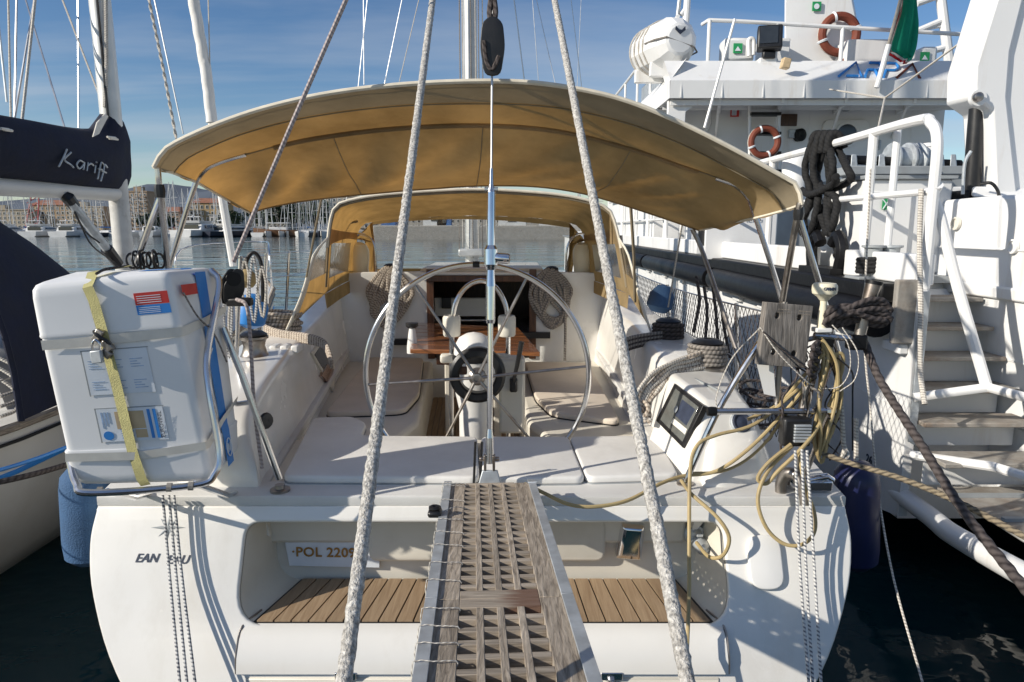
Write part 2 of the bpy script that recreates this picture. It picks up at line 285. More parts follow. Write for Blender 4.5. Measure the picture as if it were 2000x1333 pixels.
class MB:
    def __init__(s): s.v = []; s.f = []; s.uv = {}
    def quad(s, *p):
        b = len(s.v); s.v += [V(q) for q in p]; s.f.append(tuple(range(b, b + len(p)))); return s
    def hexa(s, p):   # 4 bottom (ccw) + 4 top
        b = len(s.v); s.v += [V(q) for q in p]
        s.f += [tuple(b + i for i in f) for f in ((3, 2, 1, 0), (4, 5, 6, 7), (0, 1, 5, 4), (1, 2, 6, 5), (2, 3, 7, 6), (3, 0, 4, 7))]; return s
    def box(s, c, d, R=None):
        c = V(c); x, y, z = d[0]/2, d[1]/2, d[2]/2
        q = [V(t) for t in ((-x, -y, -z), (x, -y, -z), (x, y, -z), (-x, y, -z), (-x, -y, z), (x, -y, z), (x, y, z), (-x, y, z))]
        if R is not None: q = [R @ t for t in q]
        return s.hexa([c + t for t in q])
    def bar(s, a, b, w, h, up=(0, 0, 1)):
        a, b = V(a), V(b); d = (b - a).normalized(); sd = d.cross(V(up)).normalized(); u = sd.cross(d)
        return s.hexa([a - sd*w/2 - u*h/2, a + sd*w/2 - u*h/2, b + sd*w/2 - u*h/2, b - sd*w/2 - u*h/2, a - sd*w/2 + u*h/2, a + sd*w/2 + u*h/2, b + sd*w/2 + u*h/2, b - sd*w/2 + u*h/2])
    def tube(s, pts, r, n=8, closed=False, strands=0, pitch=0.1, amp=0.16, wob=0.0, flat=1.0, caps=True):
        pts = [V(p) for p in pts]; k = len(pts)
        T = []
        for i in range(k):
            a = pts[i - 1] if (closed or i > 0) else pts[i]; b = pts[(i + 1) % k] if (closed or i < k - 1) else pts[i]
            t = (b - a); T.append(t.normalized() if t.length > 1e-9 else V((0, 0, 1)))
        up = V((0, 0, 1)) if abs(T[0].z) < 0.9 else V((1, 0, 0))
        nrm = (up - T[0]*up.dot(T[0])).normalized(); L = 0; base = len(s.v); Ls = []
        for i in range(k):
            if i: L += (pts[i] - pts[i - 1]).length
            Ls.append(L)
            nrm = (nrm - T[i]*nrm.dot(T[i]));
            nrm = nrm.normalized() if nrm.length > 1e-6 else T[i].orthogonal().normalized()
            bn = T[i].cross(nrm); rr = r[i] if isinstance(r, (list, tuple)) else r
            for j in range(n):
                a = 2*math.pi*j/n; q = rr
                if strands: q = rr*(1 + amp*(abs(math.cos(strands*0.5*(a - 2*math.pi*L/pitch/strands*1.0)))*2 - 1.2))
                if wob: q *= 1 + wob*noise.noise(V((pts[i].x*90, pts[i].y*90 + j*3.1, pts[i].z*90)))
                s.v.append(pts[i] + nrm*math.cos(a)*q + bn*math.sin(a)*q*flat)
        for i in range(k if closed else k - 1):
            i2 = (i + 1) % k
            for j in range(n):
                j2 = (j + 1) % n
                s.uv[len(s.f)] = ((j/n, Ls[i]), ((j + 1)/n, Ls[i]), ((j + 1)/n, Ls[i] + (pts[i2] - pts[i]).length), (j/n, Ls[i] + (pts[i2] - pts[i]).length))
                s.f.append((base + i*n + j, base + i*n + j2, base + i2*n + j2, base + i2*n + j))
        if not closed and caps:
            s.f.append(tuple(base + j for j in range(n))[::-1]); s.f.append(tuple(base + (k - 1)*n + j for j in range(n)))
        return s
    def cyl(s, a, b, r, n=12, r2=None): return s.tube([a, b], [r, r if r2 is None else r2], n)
    def lathe(s, prof, o=(0, 0, 0), ax=(0, 0, 1), n=16, caps=True):
        o = V(o); ax = V(ax).normalized(); x = ax.orthogonal().normalized(); y = ax.cross(x); base = len(s.v)
        for r, z in prof:
            for j in range(n):
                a = 2*math.pi*j/n; s.v.append(o + ax*z + (x*math.cos(a) + y*math.sin(a))*max(r, 1e-5))
        for i in range(len(prof) - 1):
            for j in range(n):
                j2 = (j + 1) % n; s.f.append((base + i*n + j, base + i*n + j2, base + (i + 1)*n + j2, base + (i + 1)*n + j))
        if caps and prof[0][0] > 1e-4: s.f.append(tuple(base + j for j in range(n))[::-1])
        if caps and prof[-1][0] > 1e-4: s.f.append(tuple(base + (len(prof) - 1)*n + j for j in range(n)))
        return s
    def torus(s, c, R, r, ax=(0, 0, 1), n=40, m=8, a0=0, a1=2*math.pi):
        c = V(c); ax = V(ax).normalized(); x = ax.orthogonal().normalized(); y = ax.cross(x)
        full = abs(a1 - a0 - 2*math.pi) < 1e-6; k = n if full else n + 1
        return s.tube([c + (x*math.cos(a0 + (a1 - a0)*i/n) + y*math.sin(a0 + (a1 - a0)*i/n))*R for i in range(k)], r, m, closed=full)
    def loft(s, curves, close_u=False, cap0=False, cap1=False):
        n = len(curves[0]); base = len(s.v)
        for c in curves: s.v += [V(p) for p in c]
        for i in range(len(curves) - 1):
            for j in range(n if close_u else n - 1):
                j2 = (j + 1) % n; s.f.append((base + i*n + j, base + i*n + j2, base + (i + 1)*n + j2, base + (i + 1)*n + j))
        if cap0: s.f.append(tuple(base + j for j in range(n))[::-1])
        if cap1: s.f.append(tuple(base + (len(curves) - 1)*n + j for j in range(n)))
        return s
    def prism(s, poly, d):   # poly: 3d points, d: extrusion vector
        d = V(d); n = len(poly); b = len(s.v); s.v += [V(p) for p in poly] + [V(p) + d for p in poly]
        s.f.append(tuple(range(b, b + n))[::-1]); s.f.append(tuple(range(b + n, b + 2*n)))
        for j in range(n): j2 = (j + 1) % n; s.f.append((b + j, b + j2, b + n + j2, b + n + j))
        return s
    def build(s, name, m, parent=None, bevel=0.0, seg=2, ang=35, local=False, recalc=True):
        me = bpy.data.meshes.new(name); me.from_pydata([tuple(p) for p in s.v], [], s.f)
        if s.uv:
            ul = me.uv_layers.new(name='UVMap').data
            for fi, uvs in s.uv.items():
                st = me.polygons[fi].loop_start
                for k in range(4): ul[st + k].uv = uvs[k]
        return finish(me, name, m, parent, bevel, seg, ang, local, recalc)
def finish(me, name, m, parent=None, bevel=0.0, seg=2, ang=35, local=False, recalc=True):
    bm = bmesh.new(); bm.from_mesh(me)
    if recalc: bmesh.ops.recalc_face_normals(bm, faces=bm.faces)
    lim = math.radians(ang)
    for e in bm.edges:
        if len(e.link_faces) == 2: e.smooth = e.calc_face_angle(0) < lim
    for f in bm.faces: f.smooth = True
    bm.to_mesh(me); bm.free()
    me.materials.clear(); me.materials.append(M[m] if isinstance(m, str) else m)
    o = bpy.data.objects.new(name, me); SC.collection.objects.link(o)
    if bevel:
        b = o.modifiers.new('bevel', 'BEVEL'); b.width = bevel; b.segments = seg; b.limit_method = 'ANGLE'; b.angle_limit = math.radians(40)
        b.harden_normals = False
    attach(o, parent, local)
    return o
def attach(o, parent, local=False):
    if parent is not None:
        o.parent = parent
        if not local: o.matrix_parent_inverse = WM.get(parent.name, Matrix()).inverted()
def tag(o, label=None, cat=None, group=None, kind=None):
    if label: o['label'] = label
    if cat: o['category'] = cat
    if group: o['group'] = group
    if kind: o['kind'] = kind
    return o
def thing(name, label, cat, loc=(0, 0, 0), group=None, rz=0.0):
    o = bpy.data.objects.new(name, None); SC.collection.objects.link(o); o.location = loc; o.rotation_euler = (0, 0, rz)
    o.empty_display_size = 0.2
    WM[o.name] = Matrix.Translation(V(loc)) @ Matrix.Rotation(rz, 4, 'Z')
    return tag(o, label, cat, group)
def copy_tree(o, parent=None):
    c = o.copy(); SC.collection.objects.link(c)
    if parent is not None: c.parent = parent
    for ch in list(o.children): copy_tree(ch, c)
    return c
def copy_part(o, name, parent, mw):   # mesh copy placed by a world matrix
    c = bpy.data.objects.new(name, o.data); SC.collection.objects.link(c); c.parent = parent
    c.matrix_parent_inverse = WM.get(parent.name, Matrix()).inverted(); c.matrix_basis = mw
    return c
def plate(name, outline, holes, thick, mtx, m, parent=None, bevel=0.0, seg=2, local=False):
    c = bpy.data.curves.new('tmp', 'CURVE'); c.dimensions = '2D'; c.fill_mode = 'BOTH'; c.extrude = max(0, thick/2 - bevel); c.bevel_depth = bevel; c.bevel_resolution = seg
    c.offset = -bevel
    for P in [outline] + list(holes):
        sp = c.splines.new('POLY'); sp.points.add(len(P) - 1); sp.use_cyclic_u = True
        for i, p in enumerate(P): sp.points[i].co = (p[0], p[1], 0, 1)
    o = bpy.data.objects.new('tmp', c); me = bpy.data.meshes.new_from_object(o); bpy.data.objects.remove(o); bpy.data.curves.remove(c)
    me.transform(mtx); me.name = name
    bm = bmesh.new(); bm.from_mesh(me); bmesh.ops.remove_doubles(bm, verts=bm.verts, dist=1e-5); bm.to_mesh(me); bm.free()
    return finish(me, name, m, parent, local=local)
def letters(name, txt, size, mtx, m, parent, depth=0.002, shear=0.0, bold=0.0, local=False, space=1.0):
    c = bpy.data.curves.new('tmp', 'FONT'); c.body = txt; c.size = size; c.extrude = depth; c.shear = shear; c.offset = bold; c.align_x = 'CENTER'; c.align_y = 'CENTER'; c.resolution_u = 3
    c.space_character = space
    o = bpy.data.objects.new('tmp', c); me = bpy.data.meshes.new_from_object(o); bpy.data.objects.remove(o); bpy.data.curves.remove(c)
    me.transform(mtx)
    return finish(me, name, m, parent, local=local, recalc=False)
def frame(o, x, y):   # matrix with origin o, local x along x, local y near y, z = x cross y
    o = V(o); x = V(x).normalized(); z = x.cross(V(y)).normalized(); y = z.cross(x)
    return Matrix(((x.x, y.x, z.x, o.x), (x.y, y.y, z.y, o.y), (x.z, y.z, z.z, o.z), (0, 0, 0, 1)))
def rope_thing(name, label, m, pts, r, cat='rope', n=7, sm=6, group=None, closed=False, strands=0, pitch=0.06, wob=0.0, step=None):
    p = catmull(pts, sm, closed) if sm else [V(q) for q in pts]
    if step: p = even(p, step, closed)
    o = MB().tube(p, r, n, closed=closed, strands=strands, pitch=pitch, wob=wob).build(name, m)
    return tag(o, label, cat, group)
# ================================================================ setting
def watermat():
    m, N, L, o = nodes('harbour_water')
    p = N('ShaderNodeBsdfPrincipled'); L(p.outputs[0], o.inputs[0])
    p.inputs['Base Color'].default_value = (0.006, 0.028, 0.034, 1); p.inputs['Roughness'].default_value = 0.03; p.inputs['IOR'].default_value = 1.33
    t = N('ShaderNodeTexCoord'); hs = []
    for sc, st, dist in ((0.55, (1, 1.6, 1), 0.05), (2.3, (1, 1.3, 1), 0.012), (0.06, (1, 3, 1), 0.3)):
        mp = N('ShaderNodeMapping'); mp.inputs['Scale'].default_value = st; L(t.outputs['Object'], mp.inputs[0])
        n = N('ShaderNodeTexNoise'); n.inputs['Scale'].default_value = sc; n.inputs['Detail'].default_value = 3; L(mp.outputs[0], n.inputs['Vector'])
        mu = N('ShaderNodeMath', operation='MULTIPLY'); mu.inputs[1].default_value = dist; L(n.outputs['Fac'], mu.inputs[0]); hs.append(mu)
    a = N('ShaderNodeMath', operation='ADD'); L(hs[0].outputs[0], a.inputs[0]); L(hs[1].outputs[0], a.inputs[1])
    b = N('ShaderNodeMath', operation='ADD'); L(a.outputs[0], b.inputs[0]); L(hs[2].outputs[0], b.inputs[1])
    bp = N('ShaderNodeBump'); bp.inputs['Strength'].default_value = 1.0; bp.inputs['Distance'].default_value = 1.0
    L(b.outputs[0], bp.inputs['Height']); L(bp.outputs[0], p.inputs['Normal'])
    return m
M['water'] = watermat()
tag(MB().quad((-4000, -60, 0), (4000, -60, 0), (4000, 7000, 0), (-4000, 7000, 0)).build('harbour_water', 'water'), kind='structure')
M['conc'] = mat('quay_concrete', (0.30, 0.29, 0.27), 0.85, var=0.15, scale=3, bump=0.4, bscale=30, dirt=0.5, dirtcol=(0.12, 0.11, 0.1))
q = MB(); q.box((0, -15.1, 0.05), (80, 30, 1.9))
tag(q.build('quay', 'conc', bevel=0.03), kind='structure')
# hills beyond the town
M['hill'] = mat('far_hill', (0.085, 0.105, 0.135), 0.95, var=0.12, scale=0.004, detail=8)  # distance haze is put into the base colour as a blue-grey tint
def ridge(name, y, x0, x1, base, hgt, seed, m):
    n = 90; top = []; mb = MB(); rows = []
    for k, (dy, fz) in enumerate(((0, 0.0), (120, 0.45), (300, 0.85), (480, 1.0), (800, 0.6))):
        row = []
        for i in range(n + 1):
            t = i/n; h = 0.45 + 0.55*noise.fractal(V((t*5 + seed, seed*1.7, k*0.05)), 1.0, 2.0, 5) + 0.35*math.sin(t*7 + seed)
            row.append((x0 + (x1 - x0)*t, y + dy, base + max(0.1, h)*hgt*fz*(1 + 0.1*noise.noise(V((t*40, k*2, seed))))))
        rows.append(row)
    mb.loft(rows); return tag(mb.build(name, m, ang=80), kind='structure')
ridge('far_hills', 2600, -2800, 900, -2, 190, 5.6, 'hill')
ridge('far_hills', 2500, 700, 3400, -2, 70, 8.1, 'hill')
# ================================================================ sailing yacht
def XC(Y): return -0.0593*Y
def S(s, Y, z): return V((XC(Y) + s, Y, z))
TR = lambda z: 2.95 - (1.20 - z)*0.5          # raked transom
yacht = thing('sailing_yacht', 'white sailing yacht moored stern-on with open cockpit under tan canvas', 'sailing yacht', (-0.18, 3.0, 0))
# hull
half = [(1.70, 1.20), (1.705, 1.05), (1.65, 0.85), (1.50, 0.58), (1.22, 0.28), (0.8, 0.06), (0.3, -0.03), (0, -0.05)]
half = [(p.x, p.y) for p in catmull([V((a, b, 0)) for a, b in half], 5)]
def section(Y, k, kz=1.0, tr=False):
    L_ = [(-a*k, z) for a, z in half]; R_ = [(a*k, z) for a, z in half[:-1]][::-1]
    return [V(((-0.185 if tr else XC(Y)) + a, TR(z) if tr else Y, (z if z < 0.5 else z + (kz - 1)*(z - 0.5)))) for a, z in L_ + R_]
secs = [section(0, 1.0, 1, True)] + [section(Y, k, kz) for Y, k, kz in ((3.6, 1.06, 1.0), (5, 1.14, 1.02), (7, 1.2, 1.06), (9.5, 1.12, 1.15), (12, 0.78, 1.28), (14, 0.32, 1.4), (15, 0.03, 1.45))]
MB().loft(secs).build('hull', 'gel', yacht)
# transom plate with the stern opening
TM = frame((0, 2.95 - 0.6, 0), (1, 0, 0), (0, 0.5, 1.0))   # local y runs up the rake
ky = math.sqrt(1.25)
def tp(x, z): return (x, z*ky)
def TP(x, z, off=0.0):                       # world point on the transom, off = metres towards the quay
    n = V((0, -1.0, 0.5)).normalized(); return V((x, TR(z), z)) + n*off
outl = [tp(p.x, p.z) for p in secs[0]]
hole = rpoly([tp(-1.20, 0.745), tp(0.95, 0.745), tp(0.95, 1.135), tp(-1.20, 1.135)], [0.16, 0.16, 0.07, 0.07], 7)
plate('transom', outl, [hole], 0.03, TM, 'gel', yacht, bevel=0.012, seg=3)
hw = [TM @ V((p[0], p[1], -0.01)) for p in hole]
def inner(p, k):
    x = -0.125 + (p.x + 0.125)*k; return V((x, 3.12, 0.75 + (p.z - 0.75)*0.97))
MB().loft([hw, [h.lerp(inner(h, 0.96), 0.3) for h in hw], [inner(h, 0.95) for h in hw]], close_u=True, cap1=True).build('stern_recess', 'gelc', yacht, ang=50)
# step: nose, tread planks, lower panel
nose = MB(); prof = [(0.0, 0.58), (-0.045, 0.60), (-0.06, 0.66), (-0.05, 0.725), (-0.01, 0.752), (0.06, 0.756)]
def nz_(x): return [V((x, TR(z) + dy - 0.005, z)) for dy, z in prof]
nose.loft([nz_(-1.16), nz_(-1.14), nz_(0.89), nz_(0.91)]); nose.build('step_riser', 'gel', yacht)
for sx_ in (-1.165, 0.915): MB().tube(catmull([TP(sx_ + (0.05 if sx_ < 0 else -0.05), 0.80, -0.06), TP(sx_, 0.745, 0.016), TP(sx_, 0.66, 0.05), TP(sx_, 0.58, 0.03)], 4), 0.005, 6).build('step_seam', 'steeld', yacht)
lp = MB(); lp.prism([TP(-1.10, 0.30, 0.02), TP(0.85, 0.30, 0.02), TP(0.88, 0.565, 0.02), TP(-1.13, 0.565, 0.02)], (0, 0.03, 0)); lp.build('lower_panel', 'gelc', yacht, bevel=0.008)
for x in (-0.70, 0.42):
    h = MB(); c = TP(x, 0.575, 0.035); h.box(c, (0.09, 0.02, 0.035)); h.lathe([(0.016, -0.01), (0.016, 0.03)], c - V((0, 0.005, 0.03)), (0, -1, 0.3), 10); h.box(c - V((0, 0.005, 0.06)), (0.035, 0.02, 0.06))
    h.build('hinge_latch', 'steel', yacht, bevel=0.003)
for x in (-0.98, 0.72): MB().lathe([(0.035, 0), (0.033, 0.012), (0.015, 0.014), (0.012, 0.004), (0.0, 0.003)], TP(x, 0.50, 0.021), (0, -1, 0.5), 18).build('fairlead', 'white', yacht)
tread = MB().hexa([(-1.13, 2.73, 0.735), (0.88, 2.73, 0.735), (0.80, 3.10, 0.735), (-1.03, 3.10, 0.735), (-1.13, 2.73, 0.757), (0.88, 2.73, 0.757), (0.80, 3.10, 0.757), (-1.03, 3.10, 0.757)]).build('step_tread', 'black', yacht)
npl = 26
for i in range(npl):
    a0 = -1.115 + (0.865 + 1.115)*i/npl; a1 = -1.115 + (0.865 + 1.115)*(i + 1)/npl; f = lambda a: -1.02 + (a + 1.115)/(1.98)*1.81
    g = 0.004
    pk = MB().hexa([(a0 + g, 2.735, 0.757), (a1 - g, 2.735, 0.757), (f(a1) - g, 3.095, 0.757), (f(a0) + g, 3.095, 0.757), (a0 + g, 2.735, 0.764), (a1 - g, 2.735, 0.764), (f(a1) - g, 3.095, 0.764), (f(a0) + g, 3.095, 0.764)])
    pk.build('plank', 'teak', tread)
# back wall fittings
def bw(px, py, off=0.0): return U(px, py, 3.105 - off)
pl = [bw(556, 1050), bw(742, 1056), bw(742, 1108), bw(566, 1104)]
npo = MB().prism(pl, (0, -0.008, 0)).build('number_plate', 'sticker', yacht, bevel=0.002)
letters('lettering', '\u00b7POL 2209', 0.068, frame(bw(632, 1080, 0.012), (1, 0, -0.02), (0, 0, 1)), 'gold', npo, 0.001, bold=0.0012, space=1.05)
rr = rpoly([bw(722, 1006).xz, bw(1182, 1006).xz, bw(1182, 1092).xz, bw(722, 1092).xz], 0.05, 5)
plate('locker_door', rr, [], 0.06, Matrix.Translation((0, 3.10, 0)) @ Matrix.Rotation(math.pi/2, 4, 'X') , 'gelc', yacht, bevel=0.02, seg=3)
for px in (620, 1202): MB().lathe([(0.011, 0), (0.011, 0.008), (0.006, 0.009), (0, 0.004)], bw(px, 1030), (0, -1, 0), 12).build('drain', 'black', yacht)
vt = MB(); vt.hexa([bw(1200, 1078), bw(1252, 1082), bw(1258, 1078, 0.0), bw(1196, 1074, 0.0), bw(1208, 1015), bw(1254, 1018), bw(1256, 1012), bw(1206, 1010)])
p = [bw(1200, 1080), bw(1248, 1084), bw(1256, 1016), bw(1212, 1012)]
vt = MB().loft([[q for q in p], [q + V((0, -0.05, -0.005)) for q in p], [q.lerp(sum(p, V())/4, 0.25) + V((0, -0.07, 0.0)) for q in p]], close_u=True, cap1=True)
vt.build('vent_cover', 'chrome', yacht, bevel=0.008)
# rounded niche with the shore power socket
si = MB(); c = bw(1352, 1040, 0.0); si.lathe([(0.052, 0), (0.05, 0.03), (0.04, 0.035), (0.04, 0.06)], c, (0.15, -1, 0.25), 18)
si.build('power_inlet', 'galv', yacht)
si = MB(); ax = V((0.15, -1, -0.15)).normalized(); si.lathe([(0.034, 0), (0.036, 0.05), (0.03, 0.075), (0.012, 0.09)], c + ax*0.05 + V((0.005, 0, -0.01)), ax, 16); si.box(c + ax*0.05 + V((0, -0.03, 0.04)), (0.03, 0.06, 0.015)); si.build('power_plug', 'galv', yacht, bevel=0.003)
# inspection cover, star emblem and name on the transom
cv = rpoly([U(1458, 1050, 2.9).xz, U(1520, 1050, 2.9).xz, U(1524, 1145, 2.85).xz, U(1458, 1145, 2.85).xz], 0.12, 8)
cc = TP(1.02, 0.93, 0.0)
ov = rpoly([(-0.075, -0.115), (0.075, -0.115), (0.075, 0.115), (-0.075, 0.115)], 0.065, 7)
def tframe(px, py, off=0.018):
    d = _d(px, py); k = 0.5; t = (2.95 - 0.6 + k*CAM_H)/(d.y - k*d.z); p = V((0, 0, CAM_H)) + d*t
    return frame(p + V((0, -1, 0.5)).normalized()*off, (1, 0, 0), (0, 0.5, 1))
plate('inspection_cover', ov, [], 0.03, tframe(1490, 1098, 0.022), 'white', yacht, bevel=0.008)
st = []
for i in range(16):
    a = math.pi*i/8 + math.pi/2; r = (0.078 if i % 4 == 0 else 0.056) if i % 2 == 0 else 0.022; st.append((r*math.cos(a), r*math.sin(a)))
tf = tframe(332, 1031, 0.016)
ms = [TM.to_3x3() @ V((0, 0, 0))]
sm = MB(); ctr = tf @ V((0, 0, 0.006))
for i in range(16): sm.quad(tf @ V((*st[i], 0)), tf @ V((*st[(i + 1) % 16], 0)), ctr)
sm.build('star_emblem', 'shipg', yacht, ang=5)
letters('lettering', 'EAN', 0.052, tframe(290, 1091, 0.017), 'inkd', yacht, 0.001, shear=0.28, bold=0.0008)
letters('lettering', 'EAU', 0.052, tframe(350, 1094, 0.017), 'inkd', yacht, 0.001, shear=0.28, bold=0.0008)
# deck
dk = []
for Y, k in ((2.94, 1.70), (3.6, 1.81), (5, 1.95), (7, 2.05), (9.5, 1.92), (12, 1.33), (14, 0.55), (15, 0.06)): dk.append((XC(Y) + k, Y) if Y > 3 else (-0.185 + k, Y))
dl = []
for Y, k in ((2.94, 1.70), (3.6, 1.81), (5, 1.95), (7, 2.05), (9.5, 1.92), (12, 1.33), (14, 0.55), (15, 0.06)): dl.append((XC(Y) - k, Y) if Y > 3 else (-0.185 - k, Y))
ch = [(XC(3.13) - 0.98, 3.13), (XC(3.13) + 0.98, 3.13), (XC(6.8) + 1.24, 6.83), (XC(6.8) - 1.24, 6.83)]
plate('deck', dk + dl[::-1], [ch], 0.05, Matrix.Translation((0, 0, 1.225)), 'deck', yacht, bevel=0.008)
MB().box((-0.185, 2.935, 1.178), (3.40, 0.012, 0.03)).build('rubbing_strip', 'gel', yacht, bevel=0.004)
MB().box((-0.185, 2.944, 1.1985), (3.40, 0.008, 0.006)).build('deck_seam', 'black', yacht)
# cockpit tub
tub = MB()
tub.hexa([S(-1.02, 3.08, 0.95), S(1.02, 3.08, 0.95), S(1.06, 3.84, 0.95), S(-1.06, 3.84, 0.95), S(-1.02, 3.08, 1.235), S(1.02, 3.08, 1.235), S(1.06, 3.84, 1.235), S(-1.06, 3.84, 1.235)])
tub.build('stern_bench', 'gelc', yacht, bevel=0.02)
for sg in (-1, 1):
    b = MB(); a0, a1 = 0.40, 1.30
    if sg > 0: pts = [S(a0 + 0.18, 3.84, 0), S(a1 - 0.1, 3.84, 0), S(a1, 6.80, 0), S(a0, 6.80, 0), S(a0 - 0.02, 4.6, 0)]
    else: pts = [S(-a0 + 0.02, 4.6, 0), S(-a0, 6.80, 0), S(-a1, 6.80, 0), S(-a1 + 0.1, 3.84, 0), S(-a0 - 0.18, 3.84, 0)]
    pts = [p + V((0, 0, 0.72)) for p in pts]; b.prism(pts, (0, 0, 0.40)); b.build('side_bench', 'gelc', yacht, bevel=0.035, seg=3)
fl = MB(); fl.hexa([S(-0.62, 3.84, 0.68), S(0.62, 3.84, 0.68), S(0.45, 6.8, 0.68), S(-0.45, 6.8, 0.68), S(-0.62, 3.84, 0.74), S(0.62, 3.84, 0.74), S(0.45, 6.8, 0.74), S(-0.45, 6.8, 0.74)])
flo = fl.build('cockpit_floor', 'black', yacht)
for i in range(16):
    a0 = -0.40 + 0.05*i + 0.003; a1 = a0 + 0.044
    MB().hexa([S(a0, 3.86, 0.74), S(a1, 3.86, 0.74), S(a1, 6.78, 0.74), S(a0, 6.78, 0.74), S(a0, 3.86, 0.748), S(a1, 3.86, 0.748), S(a1, 6.78, 0.748), S(a0, 6.78, 0.748)]).build('plank', 'teak', flo)
# coamings
def coam(sg):
    st = CST = [(3.05, 0.97, 1.02, 1.18, 1.25, 1.28), (3.09, 0.97, 1.04, 1.27, 1.38, 1.41), (3.18, 0.98, 1.08, 1.38, 1.50, 1.52), (3.36, 0.99, 1.10, 1.45, 1.58, 1.585), (3.7, 1.02, 1.12, 1.50, 1.64, 1.635), (4.3, 1.06, 1.16, 1.56, 1.74, 1.67), (5.4, 1.14, 1.25, 1.62, 1.84, 1.70), (6.2, 1.2, 1.30, 1.64, 1.88, 1.73), (6.55, 1.22, 1.32, 1.62, 1.88, 1.84), (6.85, 1.22, 1.34, 1.60, 1.88, 2.04)]
    cs = []
    if sg > 0: st = [(Y, a + (.06 if Y < 3.9 else 0), b + (.06 if Y < 3.9 else 0), c, d - (.04 if Y < 3.9 else 0), z - ((.10 if Y > 3.08 else 0.02) if Y < 3.9 else 0)) for Y, a, b, c, d, z in st]
    for Y, a, b, c, d, z in st:
        r = min(0.038, (z - 1.22)*0.5)
        cs.append([S(sg*q, Y, w) for q, w in ((a, 1.0), (a + (b - a)*0.55, 1.0 + (z - 1.0)*0.6), (b - 0.01, z - r), (b + r*0.4, z - r*0.25), (b + r*1.1, z), (c - r*1.1, z), (c - r*0.4, z - r*0.25), (c + 0.01, z - r), (d, 1.235))])
    if sg < 0: cs = [c[::-1] for c in cs]
    cs2 = [catmull(list(c), 1) for c in zip(*cs)]
    mb = MB(); full = [[*catmull(list(col), 4)] for col in zip(*cs)]
    rows = list(zip(*full)); mb.loft([list(r) for r in rows], cap0=True)
    return mb.build('coaming', 'gel', yacht, ang=60)
cL = coam(-1); cR = coam(1)
from mathutils.bvhtree import BVHTree
def hit(px, py, o):
    me = o.data; t = BVHTree.FromPolygons([v.co for v in me.vertices], [p.vertices for p in me.polygons])
    d = _d(px, py).normalized(); loc, n, i, dist = t.ray_cast(V((0, 0, CAM_H)), d)
    if loc is None: return U(px, py, 3.4), V((0, -1, 0))
    if n.dot(d) > 0: n = -n
    return loc, n
def onpanel(pxs, o, off, thick, name, m, parent):
    h = [hit(x, y, o) for x, y in pxs]; n = sum((q[1] for q in h), V()).normalized()
    c = sum((q[0] for q in h), V())/len(h); d = [(q[0] - c).dot(n) for q in h]; mx_ = max(d) + 0.003
    return MB().prism([q[0] - n*e + n*(mx_ + off - 0.03) for q, e in zip(h, d)], n*(thick + 0.03)).build(name, m, parent, bevel=0.003)
# bulkhead with companionway
BY = 6.80
bo = [(XC(BY) - 1.62, 0.72), (XC(BY) + 1.62, 0.72), (XC(BY) + 1.62, 1.98), (XC(BY) + 1.1, 2.02), (XC(BY) - 1.1, 2.02), (XC(BY) - 1.62, 1.98)]
x0, x1 = U(836, 600, BY).x, U(1046, 600, BY).x
bh = rpoly([(x0 + 0.02, 1.15), (x1 - 0.02, 1.15), (x1, 1.985), (x0, 1.985)], 0.04, 4)
plate('bulkhead', bo, [bh], 0.06, Matrix.Translation((0, BY, 0)) @ Matrix.Rotation(math.pi/2, 4, 'X'), 'gel', yacht, bevel=0.012)
cb = MB()   # saloon seen through the opening
a, b_ = x0 - 0.5, x1 + 0.5
for f in (((a, 9.2, 0.4), (b_, 9.2, 0.4), (b_, 9.2, 1.8), (a, 9.2, 1.8)), ((a, BY + 0.04, 0.4), (a, 9.2, 0.4), (a, 9.2, 1.8), (a, BY + 0.04, 1.9)), ((b_, BY + 0.04, 0.4), (b_, 9.2, 0.4), (b_, 9.2, 1.8), (b_, BY + 0.04, 1.9)), ((a, BY + 0.04, 0.4), (b_, BY + 0.04, 0.4), (b_, 9.2, 0.4), (a, 9.2, 0.4)), ((a, BY + 0.04, 1.93), (b_, BY + 0.04, 1.93), (b_, 9.2, 1.8), (a, 9.2, 1.8))): cb.quad(*f)
cb.build('saloon', 'dkwood', yacht, recalc=False)
for sx in (x0 + 0.03, x1 - 0.03): MB().box((sx, BY - 0.035, 1.6), (0.07, 0.03, 0.9)).build('door_jamb', 'dkwood', yacht, bevel=0.005)
MB().box(((x0 + x1)/2, BY - 0.03, 1.955), (x1 - x0, 0.05, 0.06)).build('hatch_beam', 'dkwood', yacht, bevel=0.006)
pn = MB().box(U(905, 600, 7.3), (0.62, 0.04, 0.2)).build('galley_panel', 'gelc', yacht, bevel=0.01)
MB().box(U(872, 592, 7.26), (0.1, 0.03, 0.12)).build('switch', 'black', pn, bevel=0.005)
MB().box(U(905, 625, 7.3), (0.7, 0.1, 0.02)).build('ladder_step', 'steel', yacht, bevel=0.004)
# coachroof
cr = []
for Y, k, z in ((6.83, 1.45, 1.99), (7.6, 1.42, 1.98), (9.5, 1.25, 1.9), (11, 0.9, 1.8), (12, 0.5, 1.55)):
    cr.append([S(a*k, Y, w) for a, w in ((-1.12, 1.22), (-1.06, z - 0.12), (-0.92, z - 0.02), (0, z + 0.03), (0.92, z - 0.02), (1.06, z - 0.12), (1.12, 1.22))])
MB().loft(cr, cap1=True).build('coachroof', 'gel', yacht, ang=50)
MB().box(((x0 + x1)/2 + 0.0, 7.5, 2.03), (x1 - x0 + 0.16, 1.3, 0.04)).build('sliding_hatch', 'gelc', yacht, bevel=0.02)
